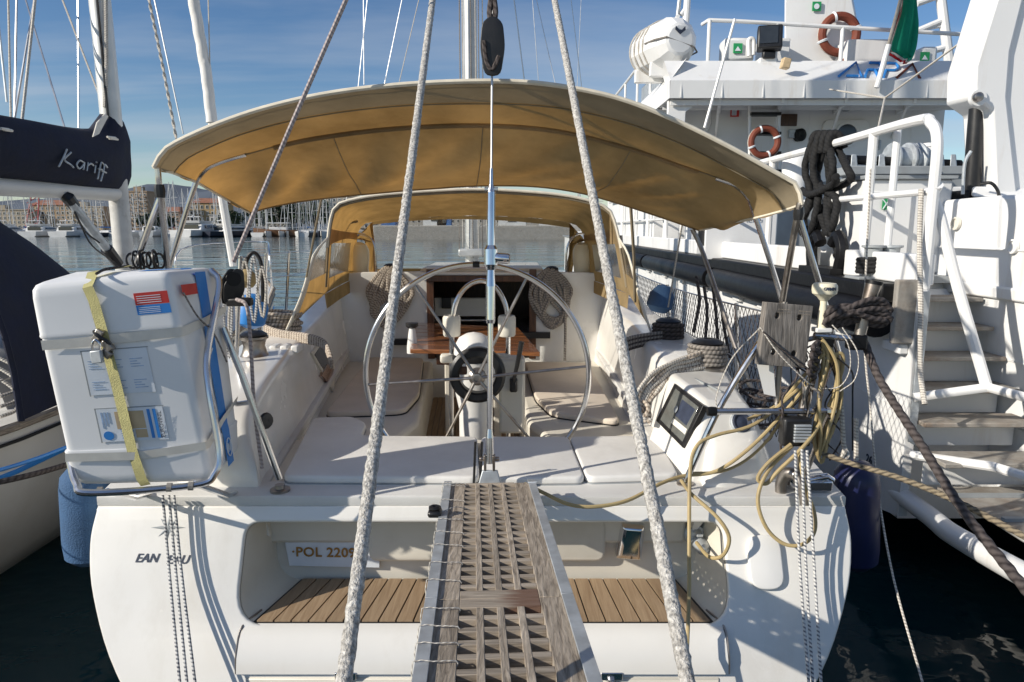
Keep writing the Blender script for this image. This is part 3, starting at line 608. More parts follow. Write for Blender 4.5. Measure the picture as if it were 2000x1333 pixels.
# side windows in the coaming: instrument box and locker
def panel_on(pxs, Ys, off, name, m, thick=0.006, parent=yacht):
    p = [U(x, y, Y) for (x, y), Y in zip(pxs, Ys)]; n = (p[1] - p[0]).cross(p[2] - p[0]).normalized()
    if n.y > 0: n = -n
    return MB().prism([q + n*off for q in p], n*thick).build(name, m, parent, bevel=0.003), n
# mast with lines led down it
MY = 9.6
mx = U(920, 300, MY).x
mast = MB(); mast.tube([(mx, MY, 1.9), (mx, MY, 17)], 0.095, 14, flat=1.35); mo = mast.build('mast', 'alu', yacht)
for i, (dx, dy) in enumerate(((-0.13, -0.1), (-0.09, -0.16), (0.02, -0.19), (0.08, -0.17), (0.12, -0.12), (0.17, -0.05))):
    MB().tube([(mx + dx*1.3, MY + dy, 2.05), (mx + dx, MY + dy*1.05, 4.2), (mx + dx*0.9, MY + dy, 15)], 0.008, 5).build('halyard', 'ropew' if i % 2 else 'ropeg', mo)
MB().box((mx, MY - 0.1, 2.12), (0.34, 0.4, 0.1)).build('mast_collar', 'alu', mo, bevel=0.02)
for sg in (-1, 1):
    MB().tube([S(sg*1.9, 9.4, 1.3), (mx + sg*0.75, MY, 9.5), (mx, MY, 16.5)], 0.006, 5).build('shroud', 'wire', yacht)
    MB().tube([S(sg*1.8, 9.0, 1.3), (mx, MY, 9.0)], 0.006, 5).build('shroud', 'wire', yacht)
    MB().cyl((mx, MY, 9.5), (mx + sg*0.75, MY, 9.5), 0.025, 8).build('spreader', 'alu', yacht)
# winches
def winch(c, r=0.075, h=0.13, m='steeld', cap='black'):
    c = V(c); w = MB().lathe([(r*1.35, 0), (r*1.35, 0.018), (r*1.15, 0.03), (r, 0.05), (r*0.86, h*0.6), (r, h*0.85), (r*1.18, h*0.92), (r*1.18, h)], c, (0, 0, 1), 22).build('winch', m, yacht)
    MB().lathe([(r*1.05, h), (r*1.12, h + 0.012), (r*0.75, h + 0.03), (r*0.35, h + 0.034), (0.012, h + 0.02), (0, h + 0.02)], c, (0, 0, 1), 20).build('winch_cap', cap, w)
    return w
WL1 = U(487, 692, 4.25); WL1.z = 1.64
WR1 = V((U(1400, 735, 3.85).x + 0.03, 3.98, 1.63)); WR2 = V((U(1312, 680, 4.75).x, 4.75, 1.665)); WL2 = V((U(540, 640, 5.1).x, 5.1, 1.67))
winch(S(-1.36, 4.2, 1.635), 0.075, 0.15); winch(S(-1.44, 5.1, 1.665)); winch(S(1.40, 4.0, 1.62), 0.085, 0.15); winch(S(1.38, 4.75, 1.655), 0.08, 0.14)
winch(U(763, 535, 7.0) + V((0, 0, -0.05)), 0.06, 0.12, 'chrome'); winch(U(1078, 540, 7.0) + V((0, 0, -0.05)), 0.06, 0.12, 'chrome')
# clutch levers beside the port winch, clear vents
for i, px in enumerate((520, 540, 560)):
    MB().box(S(-1.30 + 0.07*i, 4.45, 1.665), (0.05, 0.11, 0.05)).build('rope_clutch', 'white', yacht, bevel=0.01)
# dorade vents (ivory tubes with guard hoops) by the sprayhood
for px in (703, 1137):
    b0 = U(px, 532, 6.95); v = MB().lathe([(0.085, 0), (0.09, 0.06), (0.10, 0.14), (0.10, 0.22), (0.075, 0.275), (0.03, 0.30), (0, 0.302)], b0, (0, 0, 1), 18).build('air_vent', 'ivory', yacht)
    MB().tube(catmull([b0 + V((-0.16, 0, -0.04)), b0 + V((-0.16, 0, 0.22)), b0 + V((-0.09, 0, 0.36)), b0 + V((0.04, 0, 0.38)), b0 + V((0.15, 0, 0.28)), b0 + V((0.17, 0, -0.04))], 6), 0.011, 8).build('guard_hoop', 'steel', v)
    MB().box(b0 + V((-0.02, 0, -0.04)), (0.5, 0.28, 0.05)).build('vent_box', 'gelc', v, bevel=0.015)
# instrument pod and locker window in the coamings, round speaker
pA, pB, pC, pD = U(1306, 727, 3.78), U(1376, 784, 3.30), U(1252, 823, 3.66), U(1340, 920, 3.09)
pE, pG = U(1466, 792, 3.34), U(1412, 716, 4.05)
pC.z = 1.15; pD.z = 1.24
pF = V((pE.x + 0.06, 3.16, 1.235)); pH = V((pG.x + 0.08, 4.05, 1.235)); pD2 = V((pD.x, pD.y, 1.235))
pod = MB().hexa([pD2, pF, pH, pC, pB, pE, pG, pA]).build('instrument_pod', 'gel', yacht, bevel=0.035, seg=4)
MB().bar(U(1352, 742, 3.74) + V((0, 0, .012)), U(1410, 770, 3.44) + V((0, 0, .012)), 0.012, 0.008).build('pod_seam', 'shipg', yacht)
cR = pod
wq = [(1281, 822), (1333, 875), (1373, 793), (1317, 749)]
wh_ = [hit(x, y, pod) for x, y in wq]; wcn = sum((q[0] for q in wh_), V())/4
wn_ = (wh_[1][0] - wh_[0][0]).cross(wh_[3][0] - wh_[0][0]).normalized(); wn_ = wn_ if wn_.dot(_d(1320, 800)) < 0 else -wn_
wof = max((q[0] - wcn).dot(wn_) for q in wh_) + 0.004
def onplane(pxs, off, thick, name, m, par):
    out = []
    for x, y in pxs:
        d = _d(x, y); o = V((0, 0, CAM_H)); out.append(o + d*((wcn + wn_*(wof + off) - o).dot(wn_)/d.dot(wn_)))
    return MB().prism([p - wn_*thick for p in out], wn_*thick).build(name, m, par, bevel=0.002)
ip = onplane(wq, 0.004, 0.03, 'instrument_window', 'black', yacht)
onplane([(1289, 820), (1332, 863), (1364, 795), (1319, 759)], 0.006, 0.004, 'pane', 'glassg', ip)
onplane([(1310, 826), (1337, 849), (1341, 838), (1315, 817)], 0.0075, 0.003, 'display', 'web', ip)
onplane([(1318, 812), (1340, 832), (1358, 800), (1332, 780)], 0.0068, 0.003, 'gauge_panel', 'inkd', ip)
MB().lathe([(0.02, 0), (0.018, 0.002), (0.0, 0.003)], wcn + wn_*(wof + 0.0075) + V((0.0, -0.0, 0.02)), wn_, 20).build('dial', 'shipg', ip)
lw = onpanel([(605, 690), (648, 768), (652, 718), (622, 668)], cL, 0.002, 0.01, 'locker_window', 'gelc', yacht)
onpanel([(610, 694), (640, 744), (647, 712), (622, 676)], cL, 0.013, 0.002, 'pane', 'lead', lw)
onpanel([(622, 735), (638, 752), (647, 722), (634, 712)], cL, 0.016, 0.005, 'wood_handle', 'teakx', lw)
c, n = hit(1447, 826, cR)
sp = MB().lathe([(0.05, 0), (0.05, 0.01), (0.044, 0.014), (0.03, 0.006), (0, 0.012)], c + n*0.002, n, 24).build('speaker', 'inkd', yacht)
MB().lathe([(0.058, -0.01), (0.058, 0.006), (0.052, 0.010), (0.05, 0.004)], c + n*0.002, n, 24, caps=False).build('bezel', 'galv', sp)
# pedestal
PY = 4.28
pc = U(926, 700, PY).x
ped = MB().lathe([(0.13, 0.74), (0.115, 0.80), (0.10, 0.86), (0.10, 1.30), (0.125, 1.42), (0.135, 1.5), (0.135, 1.62)], (pc, PY, 0), (0, 0, 1), 22).build('steering_pedestal', 'white', yacht)
MB().lathe([(0.138, 1.62), (0.142, 1.64), (0.138, 1.66)], (pc, PY, 0), (0, 0, 1), 22).build('compass_ring', 'black', ped)
MB().lathe([(0.13, 1.66), (0.125, 1.71), (0.095, 1.765), (0.05, 1.79), (0, 1.80)], (pc, PY, 0), (0, 0, 1), 22).build('compass_hood', 'white', ped)
gy = PY + 0.12
arch = [U(880, 860, gy), U(882, 700, gy), U(884, 625, gy), U(892, 588, gy), U(912, 560, gy), U(940, 549, gy), U(966, 560, gy), U(984, 588, gy), U(992, 625, gy), U(992, 700, gy), U(992, 860, gy)]
for q in (arch[0], arch[-1]): q.z = 0.75
MB().tube(catmull(arch, 5), 0.016, 10).build('pedestal_guard', 'steel', ped)
for px in (883, 990):
    c = U(px, 656, gy); MB().lathe([(0.05, 0), (0.056, 0.01), (0.058, 0.12), (0.05, 0.135), (0.047, 0.128), (0.045, 0.03), (0, 0.03)], c + V((0, -0.02, 0)), (0, 0, 1), 18).build('cup_holder', 'gelc', ped)
    MB().box(U(px - 8, 700, gy), (0.1, 0.07, 0.06)).build('guard_clamp', 'gelc', ped, bevel=0.015)
MB().box(U(1000, 770, PY + 0.1), (0.17, 0.16, 0.5)).build('engine_panel', 'gelc', ped, bevel=0.02)
MB().tube([U(1003, 745, PY - 0.02), U(1010, 715, PY - 0.05), U(1019, 668, PY - 0.06)], [0.012, 0.014, 0.017], 8).build('throttle_lever', 'black', ped)
MB().box(U(1003, 752, PY), (0.05, 0.06, 0.09)).build('throttle_base', 'black', ped, bevel=0.012)
# wheel
WY = 3.94
wc = U(932, 736, WY); WR = (U(1150, 736, WY) - wc).length
wh = MB().torus(wc, WR, 0.0165, (0, 1, 0), 96, 10).build('steering_wheel', 'steel', yacht)
for px, py in ((812, 560), (1026, 548), (714, 752), (1147, 716), (835, 925), (1075, 905)):
    e = U(px, py, WY) - wc; e = e.normalized()*(WR - 0.01)
    MB().tube([wc + e*0.04 + V((0, -0.03, 0)), wc + e*0.5 + V((0, -0.012, 0)), wc + e], [0.010, 0.009, 0.008], 8).build('spoke', 'steeld', wh)
MB().lathe([(0.05, 0.03), (0.05, -0.02), (0.032, -0.035), (0.03, -0.06), (0.018, -0.062), (0.016, -0.05), (0, -0.05)], wc, (0, 1, 0), 20).build('hub', 'steeld', wh)
MB().lathe([(0.108, 0.07), (0.15, 0.075), (0.168, 0.06), (0.168, 0.015), (0.15, 0.0), (0.118, 0.0), (0.108, 0.012), (0.108, 0.07)], wc + V((0, 0.02, 0)), (0, 1, 0), 48, caps=False).build('autopilot_drum', 'black', wh)
MB().box(U(888, 728, WY) + V((0.02, 0.06, 0)), (0.1, 0.03, 0.05)).build('drum_handle', 'dkwood', wh, bevel=0.008)
MB().tube([wc + V((WR*math.sin(a), 0, WR*math.cos(a))) for a in (-0.03, 0.0, 0.03)], 0.0185, 10).build('king_spoke_mark', 'black', wh)
# stern plate and chainplate under the backstay
cp = MB(); c = V((U(957, 935, 2.98).x, 3.0, 1.25)); cp.box(c + V((0, -0.02, 0.012)), (0.2, 0.09, 0.024)); cp.hexa([c + V(q) for q in ((-0.06, -0.045, 0.02), (0.06, -0.045, 0.02), (0.06, -0.02, 0.02), (-0.06, -0.02, 0.02), (-0.035, -0.03, 0.11), (0.035, -0.03, 0.11), (0.035, -0.015, 0.11), (-0.035, -0.015, 0.11))])
cp.build('chainplate', 'galv', yacht, bevel=0.004)
# stern cleat and roller at starboard, small fittings
cl = MB(); c = V((1.33, 3.02, 1.25)); cl.box(c + V((0.06, 0, 0.03)), (0.16, 0.09, 0.05)); cl.lathe([(0.03, 0), (0.045, 0.03), (0.04, 0.07), (0.0, 0.09)], c + V((-0.02, 0.02, 0)), (0, 0, 1), 14); cl.tube([c + V((0.02, -0.02, 0.05)), c + V((0.12, -0.02, 0.07)), c + V((0.15, -0.02, 0.05))], 0.018, 8)
cl.build('stern_cleat', 'chrome', yacht, bevel=0.006)
gn = MB(); c = V((U(1530, 940, 2.97).x, 2.99, 1.25)); gn.tube(catmull([c, c + V((0, 0, 0.05)), c + V((0.02, -0.02, 0.1)), c + V((0.05, -0.06, 0.09)), c + V((0.07, -0.09, 0.02)), c + V((0.075, -0.1, -0.02))], 5), 0.026, 14); gn.build('gooseneck_vent', 'steeld', yacht)
# ================================================================ bimini
bim = thing('bimini', 'large tan canvas bimini stretched on steel hoops over the cockpit', 'bimini', (-0.2, 3.8, 1.25))
def ucurve(pts, Y, n=8):
    return even(catmull([U(x, y, Y if not callable(Y) else Y(x)) for x, y in pts], n), 0.0) if False else catmull([U(x, y, Y if not callable(Y) else Y(x)) for x, y in pts], n)
def nsamp(c, n):
    d = [0]
    for a, b in zip(c, c[1:]): d.append(d[-1] + (b - a).length)
    out = []; j = 0
    for i in range(n):
        s = d[-1]*i/(n - 1)
        while j < len(d) - 2 and d[j + 1] < s: j += 1
        out.append(c[j].lerp(c[j + 1], min(1, (s - d[j])/((d[j + 1] - d[j]) or 1e-9))))
    return out
aft = [(300, 327), (318, 296), (352, 274), (430, 240), (520, 210), (640, 183), (780, 166), (930, 159), (1060, 164), (1200, 190), (1320, 236), (1430, 290), (1520, 340), (1556, 362), (1566, 400)]
bnd = [(338, 338), (360, 312), (400, 290), (480, 258), (600, 228), (760, 207), (930, 201), (1080, 208), (1220, 238), (1340, 284), (1440, 336), (1510, 376), (1530, 412)]
mid = [(383, 356), (400, 330), (440, 312), (500, 295), (600, 270), (760, 249), (930, 242), (1080, 252), (1220, 285), (1330, 322), (1410, 350), (1455, 382), (1472, 427)]
fwd = [(487, 416), (540, 402), (620, 389), (760, 375), (850, 368), (930, 363), (1040, 364), (1130, 376), (1210, 398), (1290, 424), (1366, 450)]
NB = 61
cA = nsamp(ucurve(aft, 3.26), NB); cB = nsamp(ucurve(bnd, 3.46), NB); cM = nsamp(ucurve(mid, 3.72), NB); cF = nsamp(ucurve(fwd, 4.5), NB)
rows = []
for t in range(15):
    f = t/14; row = []
    for j in range(NB):
        p = cM[j].lerp(cF[j], f); u = j/(NB - 1)
        sag = -0.035*math.sin(math.pi*f) * (0.4 + math.sin(math.pi*u))
        wr = 0.034*math.sin(math.pi*f)*noise.noise(V((u*17 + f*3, f*1.6, 2.0))) + 0.026*math.sin(math.pi*f)*math.sin(u*46 + f*5)*noise.noise(V((u*5, 1, 7)))
        row.append(p + V((0, 0.01*math.sin(math.pi*f)*noise.noise(V((u*9, f*3, 1))), sag + wr)))
    rows.append(row)
MB().loft(rows).build('canopy', 'bim', bim, ang=180)
for j in (15, 30, 45): MB().tube([r_[j] + V((0, 0, -0.003)) for r_ in rows], 0.0028, 5).build('seam', 'bimg', bim)
rows = []
for t in range(7):
    f = t/6; rows.append([cB[j].lerp(cM[j], f) + V((0, 0, -0.012*math.sin(math.pi*f) + math.sin(math.pi*f)*0.006*noise.noise(V((j*0.35, f*2, 5))))) for j in range(NB)])
MB().loft(rows).build('middle_panel', 'bim', bim, ang=180)
rows = []
for t in range(8):
    f = t/7; rows.append([cA[j].lerp(cB[j], f) + V((0, 0, -0.012*math.sin(math.pi*f) + math.sin(math.pi*f)*0.008*noise.noise(V((j*0.5, f*2, 9))))) for j in range(NB)])
MB().loft(rows).build('aft_panel', 'bimg', bim, ang=180)
for cc2 in (cB, cM): MB().tube([p + V((0, 0, -0.006)) for p in cc2], 0.0035, 5).build('seam', 'bimg', bim)
MB().tube([p.lerp(q, 0.22) + V((0, 0, -0.004)) for p, q in zip(cA, cB)], 0.0025, 5).build('seam', 'bimg', bim)
MB().tube(cA, 0.011, 7).build('aft_hem', 'tape', bim); MB().tube(cF, 0.008, 6).build('forward_hem', 'dod', bim)
for k in (0, -1): MB().tube([cA[k], cB[k], cM[k], cM[k].lerp(cF[k], 0.5), cF[k]], 0.008, 6).build('side_hem', 'tape', bim)
MB().tube([p + V((0, 0.0, -0.010)) for p in cM[9:-8]], 0.013, 8).build('hoop_sleeve', 'bim', bim)
def pole(pts, Ys, r=0.0145, m='steel', name='pole', sm=4, par=bim):
    P = [U(x, y, Y) for (x, y), Y in zip(pts, Ys)]
    return MB().tube(catmull(P, sm) if len(P) > 2 else P, r, 10).build(name, m, par)
pole([(480, 301), (430, 316), (397, 335), (376, 376), (333, 512), (300, 610)], [3.72, 3.72, 3.72, 3.72, 3.73, 3.75])
pole([(308, 330), (312, 372), (327, 516), (335, 600)], [3.27, 3.28, 3.36, 3.4])
pole([(318, 374), (296, 430), (268, 510), (240, 600)], [3.29, 3.3, 3.32, 3.35])
pole([(1398, 347), (1440, 363), (1462, 388), (1474, 420), (1515, 546), (1530, 600)], [3.72, 3.72, 3.72, 3.72, 3.74, 3.76])
pole([(1562, 400), (1558, 418), (1528, 590), (1515, 690)], [3.27, 3.28, 3.4, 3.44], r=0.016, m='steeld')
pole([(1560, 420), (1603, 565), (1640, 700)], [3.29, 3.29, 3.3])
pole([(1352, 448), (1375, 500), (1440, 690), (1480, 790)], [4.5, 4.45, 4.05, 3.95], m='steeld')
for px, py, Y in ((312, 374, 3.28), (1560, 418, 3.28)): MB().lathe([(0.022, -0.03), (0.026, 0), (0.022, 0.03)], U(px, py, Y), (0, 0, 1), 10).build('pole_joint', 'black', bim)
# strap tying the sprayhood to the forward hem
for px, a, b in ((630, 385, 520),): MB().tube([U(628, 388, 4.7), U(612, 470, 5.0), U(598, 545, 5.2)], 0.008, 6).build('strap', 'bimg', bim)
MB().tube([U(1232, 405, 4.75), U(1238, 500, 5.0), U(1240, 590, 5.2)], 0.012, 6).build('strap', 'bimg', bim)
# ================================================================ sprayhood
sph = thing('sprayhood', 'tan sprayhood with clear front windows over the companionway', 'sprayhood', (-0.35, 6.2, 2.0))
A = [(634, 575), (640, 470), (650, 412), (668, 396), (720, 384), (800, 376), (930, 370), (1060, 377), (1130, 387), (1178, 402), (1196, 420), (1212, 480), (1228, 575)]
F_ = [(683, 530), (694, 470), (708, 441), (726, 434), (770, 429), (840, 425), (930, 422), (1020, 425), (1080, 430), (1112, 436), (1132, 446), (1146, 480), (1156, 535)]
NA = 49
hA = nsamp(ucurve(A, 5.75), NA); hF = nsamp(ucurve(F_, 7.0), NA)
i0, i1 = 9, NA - 10
rows = []
for t in range(9):
    f = t/8; rows.append([hA[j].lerp(hF[j], f) + V((0, 0, 0.03*math.sin(math.pi*f) + 0.006*noise.noise(V((j*0.4, f*3, 3))))) for j in range(i0 - 4, i1 + 5)])
MB().loft(rows).build('roof_panel', 'dod', sph, ang=180)
# front panel and window
fb = [V((p.x, 7.42, 2.07)) for p in hF]
fx0, fx1 = hF[8], hF[-9]
def fr(u, v): # u across 0..1 between corners, v 0 top..1 bottom
    j = u*(NA - 1); k = int(min(NA - 2, j)); a = hF[k].lerp(hF[k + 1], j - k); b = V((hF[0].x + (hF[-1].x - hF[0].x)*u, 7.45, 2.055)); return a, b
L0, L1 = U(722, 440, 7.05), U(1122, 447, 7.05)
B0, B1 = U(737, 522, 7.42), U(1104, 528, 7.42)
win = MB(); nW = 24; r1 = []; r2 = []
for i in range(nW + 1):
    u = i/nW; arc = 0.075*(1 - (2*u - 1)**2)
    r1.append(L0.lerp(L1, u) + V((0, 0, arc))); r2.append(B0.lerp(B1, u) + V((0, 0, 0.02*(1 - (2*u - 1)**2))))
rs = [[a.lerp(b, t/6) for a, b in zip(r1, r2)] for t in range(7)]
MB().loft(rs).build('front_window', 'vin', sph, ang=180)
def strip(c1, c2, name, m='dod', par=sph): return MB().loft([c1, [a.lerp(b, 0.5) for a, b in zip(c1, c2)], c2]).build(name, m, par, ang=180)
topc = nsamp(hF[9:NA - 9], nW + 1); strip(topc, r1, 'window_header')
strip([p + V((0, -0.02, -0.02)) for p in r2], [p + V((0, 0.0, -0.12)) for p in r2], 'window_footer')
cl_ = [hF[9], hF[6], hF[4]]
def side(k):
    g = (lambda j: j) if k == 0 else (lambda j: NA - 1 - j)
    w = r1[0] if k == 0 else r1[-1]; wb = r2[0] if k == 0 else r2[-1]; sx = -1 if k == 0 else 1
    # corner panel between the side light and the front window
    fa = hF[g(9)]; fb_ = hF[g(5)]; fc = U(694 if k == 0 else 1142, 545, 7.0)
    MB().quad(fa, w, wb, U(730 if k == 0 else 1110, 545, 7.3)).build('corner_panel', 'dod', sph)
    col1 = [fa, fb_, U(712 if k == 0 else 1128, 470, 7.02), U(722 if k == 0 else 1116, 545, 7.2)]; col2 = [w, w.lerp(wb, .3), w.lerp(wb, .6), wb]
    MB().loft([catmull(col1, 3), catmull(col2, 3)]).build('corner_panel', 'dod', sph, ang=180)
    # side curtain: canvas border, clear light
    a_t, a_b, f_t, f_b = hA[g(7)], hA[g(0)], hF[g(6)], (U(690, 545, 6.95) if k == 0 else U(1150, 545, 6.95))
    P = lambda u, v: a_t.lerp(a_b, v).lerp(f_t.lerp(f_b, v), u) + V((sx*0.02*math.sin(math.pi*u), 0, 0))
    def patch(u0, u1, v0, v1, nm, m):
        MB().loft([[P(u0 + (u1 - u0)*i/4, v0 + (v1 - v0)*j/6) for j in range(7)] for i in range(5)]).build(nm, m, sph, ang=180)
    patch(0, 1, 0, 0.22, 'side_panel', 'dod'); patch(0, 0.14, 0.22, 1, 'side_panel', 'dod'); patch(0.8, 1, 0.22, 1, 'side_panel', 'dod'); patch(0.14, 0.8, 0.78, 1, 'side_panel', 'dod')
    patch(0.14, 0.8, 0.22, 0.78, 'side_window', 'vin')
    # aft wing tapering down to the coaming
    tip = U(560, 645, 4.9) if k == 0 else U(1268, 640, 4.9)
    if k == 0: e = [hA[g(6)], U(612, 500, 5.35), U(590, 575, 5.1), tip]
    else: e = [hA[g(6)], U(1228, 500, 5.35), U(1248, 575, 5.1), tip]
    h_ = [hA[g(6)], hA[g(4)], hA[g(2)], hA[g(0)]]
    e = nsamp(catmull(e, 4), 9); h_ = nsamp(catmull(h_, 4), 9)
    gx = [[a.lerp(b, t/5) for a, b in zip(e, h_)] for t in range(6)]
    MB().loft(gx[:2]).build('wing_border', 'tape', sph, ang=180); MB().loft([r[:6] for r in gx[1:]]).build('wing_window', 'vinm', sph, ang=180)
    MB().loft([r[5:] for r in gx[1:]]).build('wing_panel', 'dod', sph, ang=180)
    MB().tube(e, 0.009, 6).build('wing_hem', 'tape', sph)
    MB().tube(catmull([tip, tip + V((0.02*sx, -0.03, -0.05)), tip + V((0.05*sx, -0.1, -0.06))], 4), 0.008, 6).build('wing_tie', 'ropew', sph)
    # skirt from hoop foot to coachroof
    MB().loft([[hA[g(0)], hA[g(0)] + V((0, 0.05, -0.13))], [f_b.lerp(hA[g(0)], 0.5), f_b.lerp(hA[g(0)], 0.5) + V((0, 0, -0.12))], [f_b, f_b + V((0, 0, -0.12))]]).build('skirt', 'dod', sph)
side(0); side(1)
MB().tube([p + V((0, 0.02, -0.02)) for p in hA[1:-1]], 0.013, 8).build('hoop', 'bimg', sph)
MB().tube(hA[5:-5], 0.012, 8).build('aft_hem', 'tape', sph)
for px0, px1, sg in ((641, 637, -1), (1213, 1222, 1)): MB().tube([U(px0, 460, 5.9), U(px1, 565, 5.9)], 0.013, 8).build('hoop_leg', 'steeld', sph)
MB().tube([U(698, 433, 6.6), U(680, 436, 6.5), U(664, 452, 6.4), U(645, 500, 6.3)], 0.012, 8).build('hoop_leg', 'bimg', sph)
MB().tube(catmull([U(700, 372, 5.6), U(800, 362, 5.6), U(930, 358, 5.6), U(1060, 361, 5.6), U(1100, 366, 5.6)], 5), 0.011, 8).build('grab_rail', 'steel', sph)
# ================================================================ cushions
def cushion(pts, z, th, label, m='cush', r=0.05, name='seat_cushion', pipe=True):
    P = [UZ(x, y, z) for x, y in pts]; poly = rpoly([(p.x, p.y) for p in P], r, 5)
    o = plate(name, poly, [], th, Matrix.Translation((0, 0, z - th/2)), m, None, bevel=th*0.35, seg=3)
    tag(o, label, 'cushion', 'cockpit cushions')
    if pipe: MB().tube([V((p[0], p[1], z - th*0.95)) for p in poly], 0.006 if m == 'cushb' else 0.003, 6, closed=True).build('piping', 'black' if m == 'cushb' else 'shipg', o)
    return o
cushion([(552, 930), (612, 815), (690, 813), (716, 826), (706, 850), (932, 852), (936, 932)], 1.29, 0.04, 'grey L-shaped cushion on the stern bench beside the life raft')
cushion([(940, 852), (1110, 852), (1143, 932), (942, 934)], 1.29, 0.04, 'grey cushion on the stern bench directly behind the backstay fitting')
cushion([(1112, 852), (1282, 850), (1326, 926), (1145, 931)], 1.29, 0.04, 'grey cushion at the end of the stern bench beside the instrument window')
cushion([(634, 806), (722, 697), (827, 699), (819, 768), (790, 800)], 1.165, 0.045, 'beige cushion on the port cockpit seat behind the wheel', 'cushb', 0.09)
cushion([(1024, 706), (1150, 709), (1212, 822), (1078, 805), (1046, 775)], 1.165, 0.045, 'beige cushion on the starboard cockpit seat behind the wheel', 'cushb', 0.09)
# ================================================================ table
tb = thing('cockpit_table', 'varnished wooden table standing in the cockpit well', 'table', (XC(5.5), 5.5, 0.75))
zT = 1.56; tf_ = [UZ(801, 682, zT), UZ(1055, 688, zT), UZ(1012, 640, zT), UZ(812, 630, zT)]
nb = 7
for i in range(nb):
    f0, f1 = i/nb, (i + 1)/nb; g = 0.004
    a, b = tf_[0].lerp(tf_[3], f0), tf_[1].lerp(tf_[2], f0); c, d = tf_[1].lerp(tf_[2], f1), tf_[0].lerp(tf_[3], f1)
    c = c - V((0, g, 0)); d = d - V((0, g, 0))
    MB().hexa([q + V((0, 0, -0.035)) for q in (a, b, c, d)] + [a, b, c, d]).build('board', 'teakx', tb, bevel=0.006)
for f in (0.3, 0.7): c = tf_[0].lerp(tf_[3], 0.2).lerp(tf_[1].lerp(tf_[2], 0.2), f); MB().box((c.x, c.y + 0.05, 1.14), (0.06, 0.06, 0.78)).build('leg', 'gelc', tb, bevel=0.01)
MB().box((XC(5.4), 5.4, 1.48), (0.5, 0.7, 0.1)).build('table_box', 'dkwood', tb, bevel=0.01)
# flare/torch holder left of the table
tl = MB(); c = U(806, 690, 5.3); tl.lathe([(0.045, 0), (0.045, 0.05), (0.03, 0.16), (0.022, 0.2)], c, (0, 0, 1), 14)
to = tl.build('torch', 'white'); tag(to, 'white torch with black head in its holder beside the table', 'torch')
MB().lathe([(0.03, 0.2), (0.05, 0.215), (0.05, 0.24), (0.0, 0.245)], c, (0, 0, 1), 14).build('head', 'black', to)
# ================================================================ backstay with hydraulic tensioner
bs = thing('backstay', 'polished steel backstay with hydraulic tensioner rising from the stern', 'backstay', (U(957, 930, 2.99).x, 2.99, 1.3))
b0 = U(956, 905, 2.985); b1 = U(962, 0, 3.2)
ax = (b1 - b0).normalized(); Lb = (b1 - b0).length
def at_py(py):
    lo, hi = 0.0, 1.0
    for _ in range(40):
        m_ = (lo + hi)/2; p = b0.lerp(b1, m_); z = p.z - CAM_H
        y = 666.5 - FPX*(p.y*math.sin(PITCH) + z*math.cos(PITCH))/(p.y*math.cos(PITCH) - z*math.sin(PITCH))
        if y > py: lo = m_
        else: hi = m_
    return b0.lerp(b1, lo)
def seg(py0, py1, r0, r1, name, m, n=18, par=bs): return MB().tube([at_py(py0), at_py(py1)], [r0, r1], n).build(name, m, par)
MB().lathe([(0.006, 0)], b0)
fk = MB(); fk.box(b0 + V((-0.02, 0, -0.01)), (0.012, 0.03, 0.1)); fk.box(b0 + V((0.02, 0, -0.01)), (0.012, 0.03, 0.1)); fk.cyl(b0 + V((-0.045, 0, 0.02)), b0 + V((0.045, 0, 0.02)), 0.011, 10); fk.build('toggle', 'steeld', bs, bevel=0.003)
seg(906, 855, 0.021, 0.018, 'lower_fitting', 'steel'); seg(856, 838, 0.018, 0.0125, 'lower_cone', 'steel')
seg(838, 630, 0.0125, 0.0125, 'piston_rod', 'chrome'); seg(632, 625, 0.018, 0.021, 'rod_collar', 'chrome'); seg(625, 560, 0.021, 0.0215, 'lower_sleeve', 'chrome'); seg(560, 528, 0.0215, 0.017, 'lower_neck', 'chrome')
seg(528, 518, 0.022, 0.031, 'body_bevel', 'steel'); seg(518, 488, 0.031, 0.031, 'valve_body', 'chrome'); seg(488, 480, 0.031, 0.021, 'body_shoulder', 'chrome'); seg(480, 376, 0.0185, 0.0185, 'cylinder', 'chrome', 20)
c = at_py(503); MB().lathe([(0.02, 0.02), (0.024, 0.03), (0.024, 0.075), (0.02, 0.085)], c, (1, -0.15, -0.08), 16).build('pressure_knob', 'chrome', bs)
seg(376, 362, 0.0185, 0.012, 'top_eye', 'steel'); MB().cyl(at_py(370) + V((-0.03, 0, 0)), at_py(370) + V((0.03, 0, 0)), 0.009, 10).build('eye_pin', 'steel', bs)
seg(362, 330, 0.010, 0.008, 'swage', 'steel'); MB().tube([at_py(330), b1, b1 + ax*6], 0.0052, 8).build('stay_wire', 'wire', bs)
for dx in (-0.075, -0.045): MB().tube([V((b0.x + dx, 3.02, 1.27)), V((b0.x + dx + 0.01, 3.02, 1.48))], 0.006, 6).build('clip', 'black', bs)
